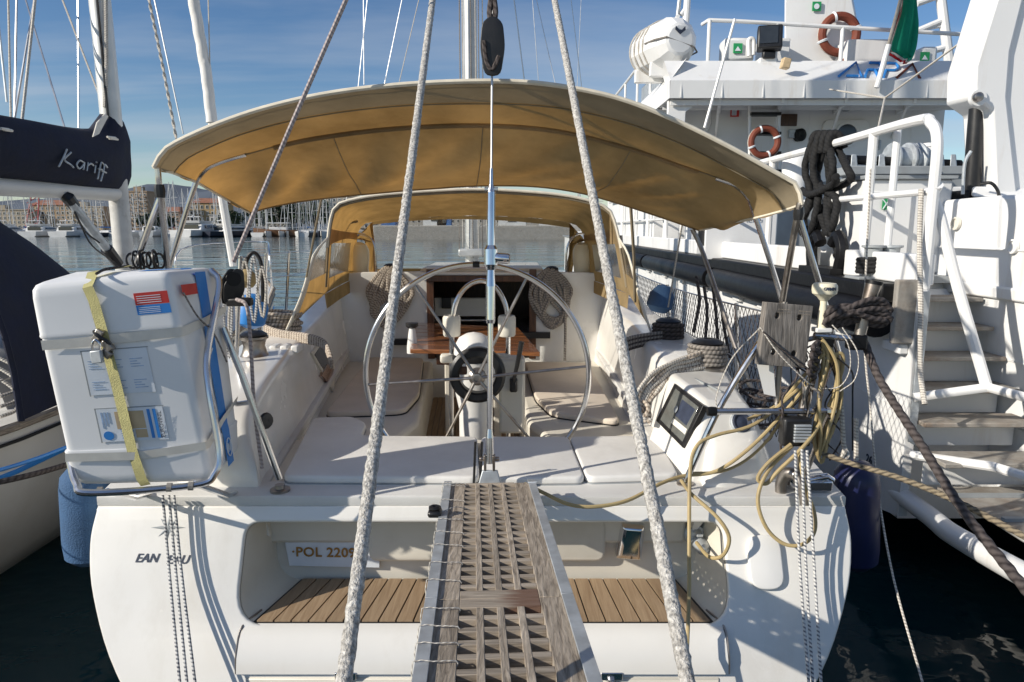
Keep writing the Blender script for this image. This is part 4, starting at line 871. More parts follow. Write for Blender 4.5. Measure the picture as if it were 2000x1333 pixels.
# block hanging on the stay
bk = thing('pulley_block', 'black double pulley block hanging on the backstay wire', 'pulley', tuple(U(962, 90, 3.15)))
for dy, s_ in ((0, 1), (0.03, 0.9)):
    c = U(962, 92, 3.12 + dy); sk_ = 0.86; pts = rpoly([(-0.035, -0.12), (0.035, -0.12), (0.055, 0), (0.045, 0.1), (0, 0.13), (-0.045, 0.1), (-0.055, 0)], 0.03, 3)
    plate('cheek', pts, [], 0.016, frame(c, (1, 0, 0), (0, 0, 1)), 'black', bk, bevel=0.004)
MB().lathe([(0.04, 0), (0.032, 0.01), (0.04, 0.02)], U(962, 75, 3.13), (0, 1, 0), 16).build('sheave', 'galv', bk)
MB().tube(catmull([U(962, 52, 3.14), U(956, 25, 3.16), U(962, -10, 3.18), U(968, 25, 3.16), U(962, 52, 3.14)], 4), 0.012, 6).build('lashing', 'ropedk', bk)
MB().tube(catmull([U(945, 80, 3.11), U(950, 120, 3.11), U(962, 135, 3.11), U(975, 110, 3.11)], 4), 0.01, 6).build('lashing', 'ropedk', bk)
# two thick fluffy ropes carrying the gangplank
def thick(name, label, a, b, m='fluff'):
    P = even([a, b], 0.008)
    rr_ = 0.0142
    o = MB().tube(P, rr_, 14, wob=0.2).build(name, m, None, ang=180)
    return tag(o, label, 'rope')
ga, gb = U(845, 0, 3.35), U(672, 1333, 1.08); thick('support_rope', 'thick fluffy white rope running up across the POL number plate', ga + (ga - gb)*0.3, gb + (gb - ga)*0.06)
ga, gb = U(1083, 0, 3.35), U(1343, 1333, 1.08); thick('support_rope', 'thick fluffy white rope running up past the wheel rim and power plug', ga + (ga - gb)*0.3, gb + (gb - ga)*0.06)
rope_thing('topping_line', 'thin mauve line slanting up from the black block beside the life raft', 'ropep', [U(456, 512, 3.12), U(566, 252, 3.14), U(676, 0, 3.16), U(800, -280, 3.18)], 0.0105, sm=0, n=8)
# black block, tail going down to the deck
jb = thing('jamming_block', 'black jamming block with line beside the life raft corner', 'pulley', tuple(U(460, 560, 3.2)))
for dx in (-0.014, 0.014): plate('cheek', rpoly([(-0.03, -0.08), (0.035, -0.08), (0.05, 0), (0.02, 0.09), (-0.02, 0.09), (-0.05, 0)], 0.02, 3), [], 0.01, frame(U(452, 562, 3.2) + V((dx, 0, 0)), (0.75, 0.6, -0.3), (0.1, 0, 1)), 'black', jb, bevel=0.003)
MB().lathe([(0.035, -0.012), (0.028, 0), (0.035, 0.012)], U(455, 545, 3.2), (0.6, -0.75, 0), 14).build('sheave', 'rubber', jb)
MB().box(U(468, 590, 3.2), (0.12, 0.05, 0.04)).build('cam', 'black', jb, bevel=0.01)
rope_thing('tail_line', 'worn brown line hanging from the jamming block to the aft deck', 'ropep', [U(462, 585, 3.18), U(482, 600, 3.15), U(490, 680, 3.13), U(497, 800, 3.1), U(512, 915, 3.08)], 0.009)
# ================================================================ life raft
rf = thing('life_raft', 'white hard-case life raft strapped upright at the stern corner', 'life raft', (-1.5, 2.75, 1.4))
c8 = [U(136, 954, 2.56), U(420, 946, 2.70), U(474, 884, 3.02), V((-1.75, 2.92, 1.46)), U(50, 557, 2.56), U(328, 530, 2.72), U(432, 522, 3.04), V((-1.88, 2.92, 2.27))]
def RP(u, v, w):   # u across, w up, v back
    a = c8[0].lerp(c8[1], u).lerp(c8[3].lerp(c8[2], u), v); b = c8[4].lerp(c8[5], u).lerp(c8[7].lerp(c8[6], u), v); return a.lerp(b, w)
def ringp(w, inset, flat=0.0):
    pts = rpoly([(inset, inset*1.3), (1 - inset, inset*1.3), (1 - inset, 1 - inset*1.3), (inset, 1 - inset*1.3)], 0.065, 5); return [RP(p[0], p[1], w) for p in pts]
def shell(ws, name):
    return MB().loft([ringp(w, i) for w, i in ws], close_u=True, cap0=True, cap1=True).build(name, 'raft', rf, ang=40)
shell([(0.0, 0.08), (0.008, 0.05), (0.03, 0.02), (0.06, 0.014), (0.165, 0.004), (0.178, 0.0), (0.186, 0.004)], 'bottom_cap')
shell([(0.178, 0.012), (0.19, 0.012), (0.20, 0.013), (0.42, 0.012), (0.735, 0.010), (0.745, 0.010)], 'shell')
shell([(0.742, 0.004), (0.75, 0.0), (0.762, 0.004), (0.93, 0.008), (0.968, 0.014), (0.99, 0.034), (1.0, 0.07)], 'top_cap')
rib = MB()
def strap(path, width, m, name, off=0.006, vert=False):
    # path: list of (u,v,w) on the surface, offset outwards from the centre
    cen = RP(0.5, 0.5, 0.5); P = [RP(*q) for q in path]; c1 = []; c2 = []
    for i, p in enumerate(P):
        t = (P[min(i + 1, len(P) - 1)] - P[max(i - 1, 0)]).normalized(); q = path[i]
        nx = (RP(1, q[1], q[2]) - RP(0, q[1], q[2])).normalized(); ny = (RP(q[0], 1, q[2]) - RP(q[0], 0, q[2])).normalized()
        n = V((0, 0, 0))
        if q[1] < 0.06: n -= ny
        if q[1] > 0.94: n += ny
        if q[0] > 0.94: n += nx
        if q[0] < 0.06: n -= nx
        if q[2] > 0.97: n += V((0, 0, 1))
        if n.length < 0.1: n = -ny
        n.normalize(); sd = t.cross(n).normalized(); p = p + n*off
        c1.append(p - sd*width/2); c2.append(p + sd*width/2)
    return MB().loft([c1, c2]).build(name, m, rf)
strap([(0.40, 0.9, 1.012), (0.41, 0.15, 1.012), (0.425, -0.012, 0.965), (0.44, 0.004, 0.90), (0.455, 0.004, 0.745), (0.46, 0.002, 0.66), (0.47, 0.004, 0.50), (0.475, 0.006, 0.3), (0.48, 0.004, 0.18), (0.50, 0.008, 0.04), (0.505, 0.05, 0.0)], 0.042, 'yel', 'lashing_strap', 0.010)
strap([(0.03, 0.002, 0.712), (0.25, 0.002, 0.712), (0.5, 0.0, 0.717), (0.985, 0.002, 0.725), (1.0, 0.03, 0.725), (1.0, 0.5, 0.745), (1.004, 0.97, 0.785)], 0.038, 'web', 'band', 0.006)
strap([(0.03, 0.0, 0.158), (0.5, -0.004, 0.155), (0.985, 0.0, 0.19), (1.0, 0.04, 0.192), (1.0, 0.5, 0.25), (1.004, 0.97, 0.30)], 0.034, 'web', 'band', 0.008)
# blue stripe down the side wall and over the top
sb = MB(); ws = [0.01, 0.06, 0.17, 0.18, 0.21, 0.4, 0.6, 0.74, 0.76, 0.93, 0.985]
sb.loft([[RP(1.0 - (0.008 if 0.2 < w < 0.74 else 0.003), 0.46, w) + V((0.0035, 0, 0)) for w in ws], [RP(1.0 - (0.008 if 0.2 < w < 0.74 else 0.003), 0.66, w) + V((0.0035, 0, 0)) for w in ws]]); sb.build('blue_stripe', 'blue', rf)
MB().loft([[RP(0.99, 0.46, 0.97) + V((0.006, 0, 0.0)), RP(0.99, 0.66, 0.97) + V((0.006, 0, 0))], [RP(0.9, 0.46, 1.0) + V((0, 0, 0.005)), RP(0.9, 0.66, 1.0) + V((0, 0, 0.005))], [RP(0.6, 0.46, 1.0) + V((0, 0, 0.005)), RP(0.6, 0.66, 1.0) + V((0, 0, 0.005))]]).build('blue_stripe', 'blue', rf)
def fpl(u0, u1, w0, w1, name, m, off=0.004, par=rf, th=0.0015, v=0.0):
    n = (c8[1] - c8[0]).cross(c8[4] - c8[0]).normalized(); n = n if n.y < 0 else -n
    base = [RP(u, 0.022, w) + n*off for u, w in ((u0, w0), (u1, w0), (u1, w1), (u0, w1))]
    return MB().prism(base, n*th).build(name, m, par)
def ftext(u, w, txt, size, m, par, rot=0, off=0.009, bold=0.0):
    n = (c8[1] - c8[0]).cross(c8[4] - c8[0]).normalized(); n = n if n.y < 0 else -n
    x = (c8[1] - c8[0]).normalized(); y = (c8[4] - c8[0]).normalized()
    f = frame(RP(u, 0.022, w) + n*off, x if not rot else y, y if not rot else -x)
    return letters('lettering', txt, size, f, m, par, 0.0003, bold=bold)
s1 = fpl(0.27, 0.72, 0.455, 0.665, 'instruction_label', 'sticker')
for i in range(3):
    for j in range(2):
        u0 = 0.285 + 0.145*i; w0 = 0.47 + 0.1*j
        for k in range(4): fpl(u0 + 0.01, u0 + 0.10 - 0.02*(k % 3), w0 + 0.01 + 0.012*k, w0 + 0.013 + 0.012*k, 'print', 'ink', 0.0062, s1, 0.0006)
        n_ = MB(); pts = [RP(u0 + 0.06 + 0.04*math.cos(a), 0.022, w0 + 0.072 + 0.014*math.sin(a)*(1 + 0.4*math.cos(2*a + i))) + V((0, -0.0075, 0)) for a in [2*math.pi*q/14 for q in range(14)]]
        pass
for q0, q1, q2, q3 in ((0.26, 0.73, 0.45, 0.67), (0.27, 0.75, 0.22, 0.39)):
    for e in ((q0, q1, q3 - .004, q3), (q0, q0 + .008, q2, q3)): fpl(*e, 'label_recess', 'shipg', 0.0036)
s2 = fpl(0.28, 0.74, 0.225, 0.385, 'maker_label', 'sticker')
fpl(0.40, 0.60, 0.285, 0.37, 'print', 'tan', 0.0062, s2, 0.0006); fpl(0.52, 0.60, 0.24, 0.28, 'print', 'tan', 0.0062, s2, 0.0006)
for u in (0.625, 0.665): fpl(u, u + 0.022, 0.235, 0.375, 'print', 'blue', 0.0062, s2, 0.0006)
ftext(0.71, 0.30, 'EUROVINIL', 0.022, 'inkd', s2, 1)
for k in range(3): fpl(0.305 + .022*k, 0.314 + .022*k, 0.29 + 0.012*k, 0.37, 'print', 'ink', 0.0062, s2, 0.0006)
for k in range(4): fpl(0.42, 0.50 + .01*(k % 2), 0.238 + 0.011*k, 0.243 + 0.011*k, 'print', 'ink', 0.0062, s2, 0.0006)
lg = MB(); lg.prism([RP(0.335 + 0.035*math.cos(a), 0.022, 0.255 + 0.022*math.sin(a)) + V((0, -0.0068, 0)) for a in [2*math.pi*q/16 for q in range(16)]], (0, -0.0006, 0)); lg.build('print', 'blue', s2)
s3 = fpl(0.71, 0.955, 0.86, 0.915, 'colour_label', 'red'); fpl(0.71, 0.955, 0.815, 0.858, 'print', 'blue', 0.004, s3)
for k in range(4): fpl(0.725, 0.90, 0.868 + 0.010*k, 0.871 + 0.010*k, 'print', 'sticker', 0.0058, s3, 0.0005); fpl(0.725, 0.88, 0.822 + 0.008*k, 0.8245 + 0.008*k, 'print', 'sticker', 0.0058, s3, 0.0005)
def spl(v0, v1, w0, w1, name, m, off=0.004, par=rf):
    return MB().prism([RP(0.985, v, w) + V((off, 0, 0)) for v, w in ((v0, w0), (v1, w0), (v1, w1), (v0, w1))], (0.0015, 0, 0)).build(name, m, par)
spl(0.12, 0.40, 0.885, 0.935, 'red_tag', 'red', 0.02)
lo = MB(); lo.tube([RP(1.0, 0.555 + 0.07*math.cos(a), 0.10 + 0.045*math.sin(a)) + V((0.006, 0, 0)) for a in [2*math.pi*q/20 for q in range(20)]], 0.003, 5, closed=True); lo.build('logo_ring', 'sticker', rf)
lo = MB(); lo.tube([RP(1.0, v, w) + V((0.006, 0, 0)) for v, w in ((0.515, 0.08), (0.53, 0.12), (0.575, 0.08), (0.595, 0.12))], 0.0035, 5); lo.build('logo_mark', 'sticker', rf)
MB().tube(catmull([RP(1.0, 0.12, 0.90) + V((0.02, -0.01, 0)), RP(1.0, 0.3, 0.78) + V((0.02, -0.01, 0)), RP(1.0, 0.55, 0.68) + V((0.02, 0, 0)), RP(1.0, 0.75, 0.52) + V((0.02, 0, 0))], 5), 0.004, 6).build('painter_line', 'ropeg', rf)
MB().tube(catmull([RP(0.40, 0.9, 1.02), RP(0.45, 0.3, 1.03), RP(0.5, -0.02, 1.02)], 4), 0.006, 6).build('top_edge_cord', 'ropedk', rf)
# padlock and ratchet on the yellow strap
pd = thing('padlock', 'small brushed padlock hanging on the yellow strap of the life raft', 'padlock', tuple(RP(0.42, 0, 0.66)))
n_ = V((0.1, -1, 0)).normalized(); c = RP(0.405, 0.0, 0.645) + n_*0.035
MB().box(c, (0.042, 0.02, 0.05), Matrix.Rotation(-0.1, 3, 'Y')).build('body', 'galv', pd, bevel=0.004); MB().tube(catmull([c + V((-0.014, 0, 0.02)), c + V((-0.014, 0, 0.05)), c + V((0, 0, 0.066)), c + V((0.014, 0, 0.05)), c + V((0.014, 0, 0.02))], 4), 0.0045, 8).build('shackle', 'steel', pd)
rt = thing('strap_buckle', 'dark ratchet buckle on the yellow life raft strap', 'buckle', tuple(RP(0.46, 0, 0.68)))
for du, dw, sz in ((0.0, 0.05, (0.03, 0.02, 0.05)), (0.05, 0.0, (0.05, 0.025, 0.03)), (0.03, -0.035, (0.04, 0.02, 0.03))): MB().box(RP(0.43 + du, 0.0, 0.69 + dw) + n_*0.02, sz, Matrix.Rotation(0.5 + du*8, 3, 'Y')).build('catch', 'steeld', rt, bevel=0.004)
MB().tube(catmull([RP(0.40, 0, 0.76) + n_*0.012, RP(0.44, 0, 0.74) + n_*0.035, RP(0.50, 0, 0.70) + n_*0.03, RP(0.48, 0, 0.64) + n_*0.02], 4), 0.007, 6).build('lever', 'black', rt)
# cradle
cr_ = thing('raft_cradle', 'bent stainless tube cradle carrying the life raft', 'cradle', (-1.25, 2.8, 1.25))
fr_ = [U(412, 528, 2.98), U(428, 560, 2.95), U(405, 690, 2.80), U(408, 760, 2.74), U(428, 880, 2.70), U(420, 925, 2.67), U(380, 948, 2.64), U(180, 963, 2.52), U(150, 945, 2.54), U(137, 900, 2.60)]
MB().tube(catmull(fr_, 6), 0.0145, 10).build('hoop', 'steel', cr_)
for px in (194, 330, 372): MB().tube([U(px - 4, 961 - (px - 180)*0.06, 2.53 + (px - 180)*0.0005), U(px + 6, 961 - (px - 180)*0.06, 2.535 + (px - 180)*0.0005)], 0.0185, 10).build('rust_band', 'rust', cr_)
lg_ = [U(436, 640, 2.98), U(470, 725, 2.99), U(546, 936, 3.0)]
MB().tube(lg_, 0.0155, 10).build('leg', 'steel', cr_); f = lg_[-1]
MB().lathe([(0.045, -0.012), (0.045, 0.0), (0.024, 0.004), (0.022, 0.02)], V((f.x, f.y, 1.262)), (0, 0, 1), 18).build('foot', 'steeld', cr_)
MB().tube([U(380, 945, 2.66), V((-1.27, 2.9, 1.27)), V((-1.27, 2.98, 1.25))], 0.013, 8).build('bracket', 'steel', cr_)
MB().tube([U(210, 960, 2.55), V((-1.66, 2.85, 1.28)), V((-1.66, 2.97, 1.25))], 0.013, 8).build('bracket', 'steel', cr_)
MB().tube([U(462, 790, 3.03), U(495, 785, 3.0)], 0.012, 8).build('strut', 'steel', cr_)
# black handle on the coaming beside the leg
wl = MB().lathe([(0.036, 0), (0.04, 0.01), (0.034, 0.02), (0.015, 0.024), (0, 0.02)], U(517, 822, 3.09), (0.9, -0.5, 0.1), 12).build('handhold', 'black'); tag(wl, 'black oval knob on the coaming behind the steel leg', 'knob')
# ================================================================ gangplank
gp = thing('gangplank', 'weathered teak grating gangplank with metal side channels', 'gangplank', (0, 1.9, 1.4))
gT, gBm = V((-0.098, 2.87, 1.345)), V((0.02, 0.75, 1.565))
gx = V((1, 0.056, 0)).normalized(); gd = (gBm - gT).normalized(); gn_ = gd.cross(gx).normalized(); gn_ = gn_ if gn_.z > 0 else -gn_
def G(a, b, h=0.0): return gT + gx*a + gd*b + gn_*h     # a across, b metres from the far end, h up
LG = (gBm - gT).length
def gbox(a0, a1, b0_, b1_, h0, h1): return [G(a0, b1_, h0), G(a1, b1_, h0), G(a1, b0_, h0), G(a0, b0_, h0), G(a0, b1_, h1), G(a1, b1_, h1), G(a1, b0_, h1), G(a0, b0_, h1)]
for sg in (-1, 1):
    for b0_, b1_ in ((-0.012, 1.17), (1.174, LG)):
        e = MB(); a0, a1 = sorted((sg*0.168, sg*0.2)); e.hexa(gbox(a0, a1, b0_, b1_, -0.002, 0.005)); a0, a1 = sorted((sg*0.197, sg*0.2005)); e.hexa(gbox(a0, a1, b0_, b1_, -0.06, 0.0))
        e.build('side_channel', 'galv', gp, bevel=0.001)
for sg, b0_, b1_ in ((-1, 0.01, 1.167), (-1, 1.171, LG), (1, 0.01, 1.167), (1, 1.171, LG)):
    a0, a1 = sorted((sg*0.108, sg*0.172)); MB().hexa(gbox(a0, a1, b0_, b1_, -0.035, -0.0035)).build('side_plank', 'grey', gp, bevel=0.002)
def stainmat():
    m = wood('stained_crosswood', (0.18, 0.145, 0.11), (0.43, 0.365, 0.29), (5, 95, 95), 0.85, 0.8, uneven=0.0); nt = m.node_tree; p = [n for n in nt.nodes if n.type == 'BSDF_PRINCIPLED'][0]
    src = p.inputs['Base Color'].links[0].from_socket; tcn = nt.nodes.new('ShaderNodeTexCoord'); sx_ = nt.nodes.new('ShaderNodeSeparateXYZ'); nt.links.new(tcn.outputs['Object'], sx_.inputs[0])
    nn = nt.nodes.new('ShaderNodeTexNoise'); nn.inputs['Scale'].default_value = 25; mpn = nt.nodes.new('ShaderNodeMapping'); mpn.inputs['Scale'].default_value = (0.4, 3, 1); nt.links.new(tcn.outputs['Object'], mpn.inputs[0]); nt.links.new(mpn.outputs[0], nn.inputs['Vector'])
    ad = nt.nodes.new('ShaderNodeMath'); ad.operation = 'MULTIPLY_ADD'; ad.inputs[1].default_value = 0.16; nt.links.new(nn.outputs['Fac'], ad.inputs[0]); nt.links.new(sx_.outputs['X'], ad.inputs[2])
    mr = nt.nodes.new('ShaderNodeMapRange'); mr.inputs['From Min'].default_value = 0.04; mr.inputs['From Max'].default_value = 0.10; mr.inputs['To Max'].default_value = 0.8; nt.links.new(ad.outputs[0], mr.inputs['Value'])
    mx = nt.nodes.new('ShaderNodeMixRGB'); mx.inputs['Color2'].default_value = (0.13, 0.055, 0.03, 1); nt.links.new(mr.outputs[0], mx.inputs['Fac']); nt.links.new(src, mx.inputs['Color1']); nt.links.new(mx.outputs[0], p.inputs['Base Color'])
    return m
M['stainw'] = stainmat()
for e0, e1 in ((1.115, 1.166), (1.168, 1.22)): MB().hexa(gbox(-0.108, 0.108, e0, e1, -0.034, -0.004)).build('cross_plank', 'stainw', gp, bevel=0.002)
MB().hexa(gbox(-0.108, 0.108, 0.0, 0.022, -0.034, -0.004)).build('cross_plank', 'greyx', gp, bevel=0.002)
for a in (-0.054, 0.0, 0.054):
    MB().hexa(gbox(a - 0.0095, a + 0.0095, 0.0225, 1.1145, -0.0205, -0.0036)).build('long_bar', 'grey', gp, bevel=0.0015)
    MB().hexa(gbox(a - 0.0095, a + 0.0095, 1.2205, LG, -0.0205, -0.0036)).build('long_bar', 'grey', gp, bevel=0.0015)
nr = 17
for i in range(nr):
    b = 0.0225 + (1.1145 - 0.0225)*(i + 1)/(nr + 0.5)
    MB().hexa(gbox(-0.1079, 0.1079, b - 0.0115, b + 0.0115, -0.036, -0.0045)).build('cross_bar', 'greyx', gp, bevel=0.0012)
for i in range(14):
    b = 1.2205 + 0.0635*(i + 0.85)
    if b < LG - 0.03: MB().hexa(gbox(-0.1079, 0.1079, b - 0.0115, b + 0.0115, -0.036, -0.0045)).build('cross_bar', 'greyx', gp, bevel=0.0012)
for b in (0.03, 0.07, 0.28, 0.52, 0.655, 0.78, 0.93, 1.06, 1.24, 1.335, 1.42, 1.5):
    w = rnd.uniform(-0.008, 0.008); MB().tube(catmull([G(-0.107, b + w, -0.01), G(-0.109, b + w, 0.002), G(-0.16, b, 0.006), G(-0.204, b, 0.007), G(-0.206, b, -0.05)], 2), 0.0016, 5).build('cable_tie', 'ropew', gp)
MB().tube([G(0.165, 0.045, 0.0065), G(0.204, 0.045, 0.007)], 0.0016, 5).build('cable_tie', 'sticker', gp)
kb = MB(); kb.box(G(-0.215, 0.455, 0.012), (0.05, 0.06, 0.026)); kb.build('rubber_cleat', 'black', gp, bevel=0.01); MB().torus(G(-0.215, 0.455, 0.03), 0.016, 0.008, gn_, 16, 6).build('rubber_eye', 'black', gp)
MB().tube(catmull([G(-0.19, 0.45, 0.012), G(-0.14, 0.42, 0.02), G(-0.09, 0.39, 0.0)], 4), 0.0016, 5).build('cable_tie', 'ropew', gp)
MB().tube([G(-0.34, LG - 0.10, -0.03), G(0.34, LG - 0.10, -0.03)], 0.017, 10).build('spreader_bar', 'steel', gp)
# ================================================================ research ship alongside
ship = thing('research_ship', 'white steel research ship lying alongside with deckhouse and aft stairs', 'ship', (5.5, 14, 0))
SX = 2.62; DZ = 2.06
hs = MB()   # side plating, run aft a little past the stairs
side_pts = [(4.38, 0.52), (4.9, 0.42), (5.8, 0.1), (7.0, -0.3), (20, -0.5), (31, -0.4), (36, 0.2)]
top = [(Y, DZ) for Y, _ in side_pts]; top[-1] = (36, 3.0)
xs = [SX, SX, SX, SX, SX, SX + 0.5, SX + 2.6]
o1 = [V((x, Y, z)) for x, (Y, z) in zip(xs, side_pts)]; o2 = [V((x, Y, z)) for x, (Y, z) in zip(xs, top)]
mid1 = [a.lerp(b, 0.5) + V((0, 0, 0)) for a, b in zip(o1, o2)]
hs.loft([o1, mid1, o2]); hs.loft([[p + V((0.06, 0, 0)) for p in o1], [p + V((0.06, 0, 0)) for p in o2]]); hs.quad(o1[0], o2[0], o2[0] + V((0.06, 0, 0)), o1[0] + V((0.06, 0, 0)))
hs.build('hull_side', 'ship', ship)
MB().box((5.9, 20.4, 1.2), (6.4, 30, 1.70)).build('hull', 'ship', ship)
MB().box((5.87, 20.55, DZ - 0.006), (6.5, 30.5, 0.05)).build('deck', 'shipg', ship)
# rubbing strake and fender tubes
MB().box((SX - 0.05, 12.2, DZ - 0.045), (0.16, 15.2, 0.13)).build('rubbing_strake', 'rubber', ship, bevel=0.02)
for k, (y0, y1) in enumerate(((4.62, 8.4), (8.55, 12.6), (12.75, 19))):
    MB().lathe([(0.04, 0), (0.125, 0.001), (0.13, 0.02), (0.13, y1 - y0 - 0.02), (0.125, y1 - y0), (0.04, y1 - y0 - 0.001)], (SX - 0.12, y0, DZ - 0.225), (0, 1, 0), 18).build('tube_fender', 'rubber', ship)
for Y in (4.55, 6.2, 7.0, 7.8, 9.2, 10.4, 11.6, 13, 14.5, 16): MB().box((SX - 0.03, Y, DZ - 0.40), (0.06, 0.22, 0.07)).build('fender_bracket', 'ship', ship, bevel=0.01)
MB().box((SX - 0.06, 4.43, DZ - 0.15), (0.14, 0.05, 0.42)).build('strake_end', 'rust', ship, bevel=0.01)
# bulwark pieces
for y0, y1, h in ((4.40, 5.42, 0.2), (6.05, 9.2, 0.2), (9.8, 19, 0.2)): MB().box((SX + 0.05, (y0 + y1)/2, DZ + h/2 + 0.022), (0.10, y1 - y0, h)).build('bulwark', 'ship', ship, bevel=0.012)
# fairlead in the gap
fl = MB(); fl.box((SX, 5.73, DZ + 0.04), (0.2, 0.6, 0.06)); fl.tube(catmull([(SX, 5.5, DZ + 0.05), (SX, 5.46, DZ + 0.22), (SX, 5.55, DZ + 0.33), (SX, 5.63, DZ + 0.26)], 4), 0.05, 8); fl.tube(catmull([(SX, 5.98, DZ + 0.05), (SX, 6.02, DZ + 0.22), (SX, 5.93, DZ + 0.33), (SX, 5.85, DZ + 0.26)], 4), 0.05, 8)
fl.build('fairlead', 'rubber', ship, bevel=0.01)
# deck rail
RZ = 3.14
def tubep(pts, r, name, m='ship', sm=5, par=ship, n=10):
    pts = [V(p) for p in pts]; return MB().tube(catmull(pts, sm) if sm and len(pts) > 2 else pts, r, n).build(name, m, par)
tubep([(SX + 0.05, 19, RZ), (SX + 0.05, 9, RZ), (SX + 0.05, 6, RZ), (SX + 0.05, 4.72, RZ + 0.01), (SX + 0.05, 4.52, RZ - 0.03), (SX + 0.05, 4.43, RZ - 0.16), (SX + 0.05, 4.42, RZ - 0.5), (SX + 0.05, 4.42, DZ)], 0.034, 'deck_rail')
tubep([(SX + 0.05, 7.2, 2.68), (SX + 0.05, 4.42, 2.68)], 0.024, 'deck_rail', sm=0)
tubep([(SX + 0.05, 19, 2.6), (SX + 0.05, 7.8, 2.6)], 0.02, 'deck_rail', sm=0)
for Y in (5.22, 7.2, 8.8, 10.4, 12, 13.6, 15.2, 16.8): tubep([(SX + 0.05, Y, DZ), (SX + 0.05, Y, RZ)], 0.034, 'stanchion', sm=0)
tubep([(SX + 0.16, 5.10, DZ), (SX + 0.16, 5.10, RZ + 0.06)], 0.026, 'stanchion', sm=0)
# stairs down to the stern
for i, (py, z) in enumerate(((582, 1.95), (638, 1.76), (697, 1.57), (760, 1.38), (826, 1.20), (905, 1.01))):
    Y = UZ(1900, py, z).y
    MB().box(((SX + 3.42)/2 + 0.03, Y + 0.11, z - 0.015), (3.42 - SX - 0.06, 0.25, 0.03)).build('stair_tread', 'rust', ship, bevel=0.006)
    MB().box(((SX + 3.42)/2 + 0.03, Y + 0.20, z - 0.12), (3.42 - SX - 0.06, 0.012, 0.19)).build('stair_riser', 'ship', ship)
bk_ = MB(); bk_.hexa([(SX + 0.07, 4.5, 0.45), (3.44, 4.5, 0.45), (3.44, 5.5, 0.45), (SX + 0.07, 5.5, 0.45), (SX + 0.07, 5.35, 1.98), (3.44, 5.35, 1.98), (3.44, 5.5, 1.98), (SX + 0.05, 5.5, 1.98)]); bk_.build('stair_back', 'ship', ship)
wall = rpoly([(3.3, 0.35), (6.2, 0.35), (6.2, 2.66), (4.9, 2.68), (3.3, 2.60)], 0.12, 5)
MB().prism([V((3.44, a, b)) for a, b in wall], (2.4, 0, 0)).build('stern_block', 'ship', ship, bevel=0.03)
MB().box((3.435, 4.9, 2.0), (0.05, 3.0, 0.09)).build('weld_ledge', 'ship', ship, bevel=0.015)
for px, py in ((1867, 437), (1978, 482)):
    c = UX(px, py, 3.425); MB().lathe([(0.05, -0.01), (0.05, 0.012), (0.038, 0.014), (0.036, 0.002), (0, 0.002)], c, (-1, 0, 0), 18).build('drain_hole', 'gelc' if px < 1900 else 'white', ship)
for zz2 in (1.1, 1.55, 2.3): MB().box((3.436, 4.8, zz2), (0.01, 2.6, 0.012)).build('weld_seam', 'ship', ship)
MB().box((SX + 0.03, 4.36, 1.55), (0.05, 0.02, 1.0)).build('edge_bar', 'galv', ship, bevel=0.005)
# hand rails of the stairs
tubep([(SX + 0.06, 4.40, 2.72), UX(1822, 385, 2.70), UX(1838, 430, 2.75), UX(1870, 560, 2.85), UX(1928, 760, 3.0)], 0.034, 'stair_rail', sm=4)
tubep([(SX, 4.33, 1.36), UX(1930, 757, 3.0), UX(2060, 792, 3.1)], 0.030, 'stair_rail', sm=0)
tubep([(SX + 0.0, 4.30, 0.98), UX(1940, 912, 2.9), UX(2080, 955, 3.0)], 0.030, 'stair_rail', sm=0)
for Yw in (6.3, 8.6, 10.9, 13.2): MB().box((SX - 0.002, Yw, 0.95), (0.006, 0.012, 1.3)).build('weld_seam', 'ship', ship)
MB().box((SX - 0.002, 9, 1.25), (0.006, 9.0, 0.012)).build('weld_seam', 'ship', ship)
# painted numeral on the plating
nmt = letters('draught_mark', '26', 0.085, frame(UX(1697, 898, SX - 0.004), (0, -1, 0.0), (0, 0, 1)), 'inkd', ship, 0.001, bold=0.002)
# gangway at the stern of the ship
gw = thing('ship_gangway', 'perforated metal gangway sloping down from the ship stern to the quay', 'gangway', (3.0, 3.6, 0.7))
g1, g2, g3, g4 = V((2.75, 4.2, 0.80)), V((3.75, 4.2, 0.80)), V((3.85, 0.2, 1.02)), V((2.7, 0.2, 1.02))
MB().hexa([p + V((0, 0, -0.03)) for p in (g4, g3, g2, g1)] + [g4, g3, g2, g1]).build('walkway', 'rust', gw)
tubep([V((2.72, 4.9, 0.62)), UX(1815, 1008, 2.62), UX(1870, 1050, 2.5), UX(2120, 1190, 2.4)], 0.06, 'side_tube', par=gw, sm=5, n=18)
for i in range(9): a = g1.lerp(g4, 0.05 + i*0.1); b = g2.lerp(g3, 0.05 + i*0.1); MB().bar(a + V((0, 0, 0.012)), b + V((0, 0, 0.012)), 0.03, 0.02).build('cleat_bar', 'shipg', gw)
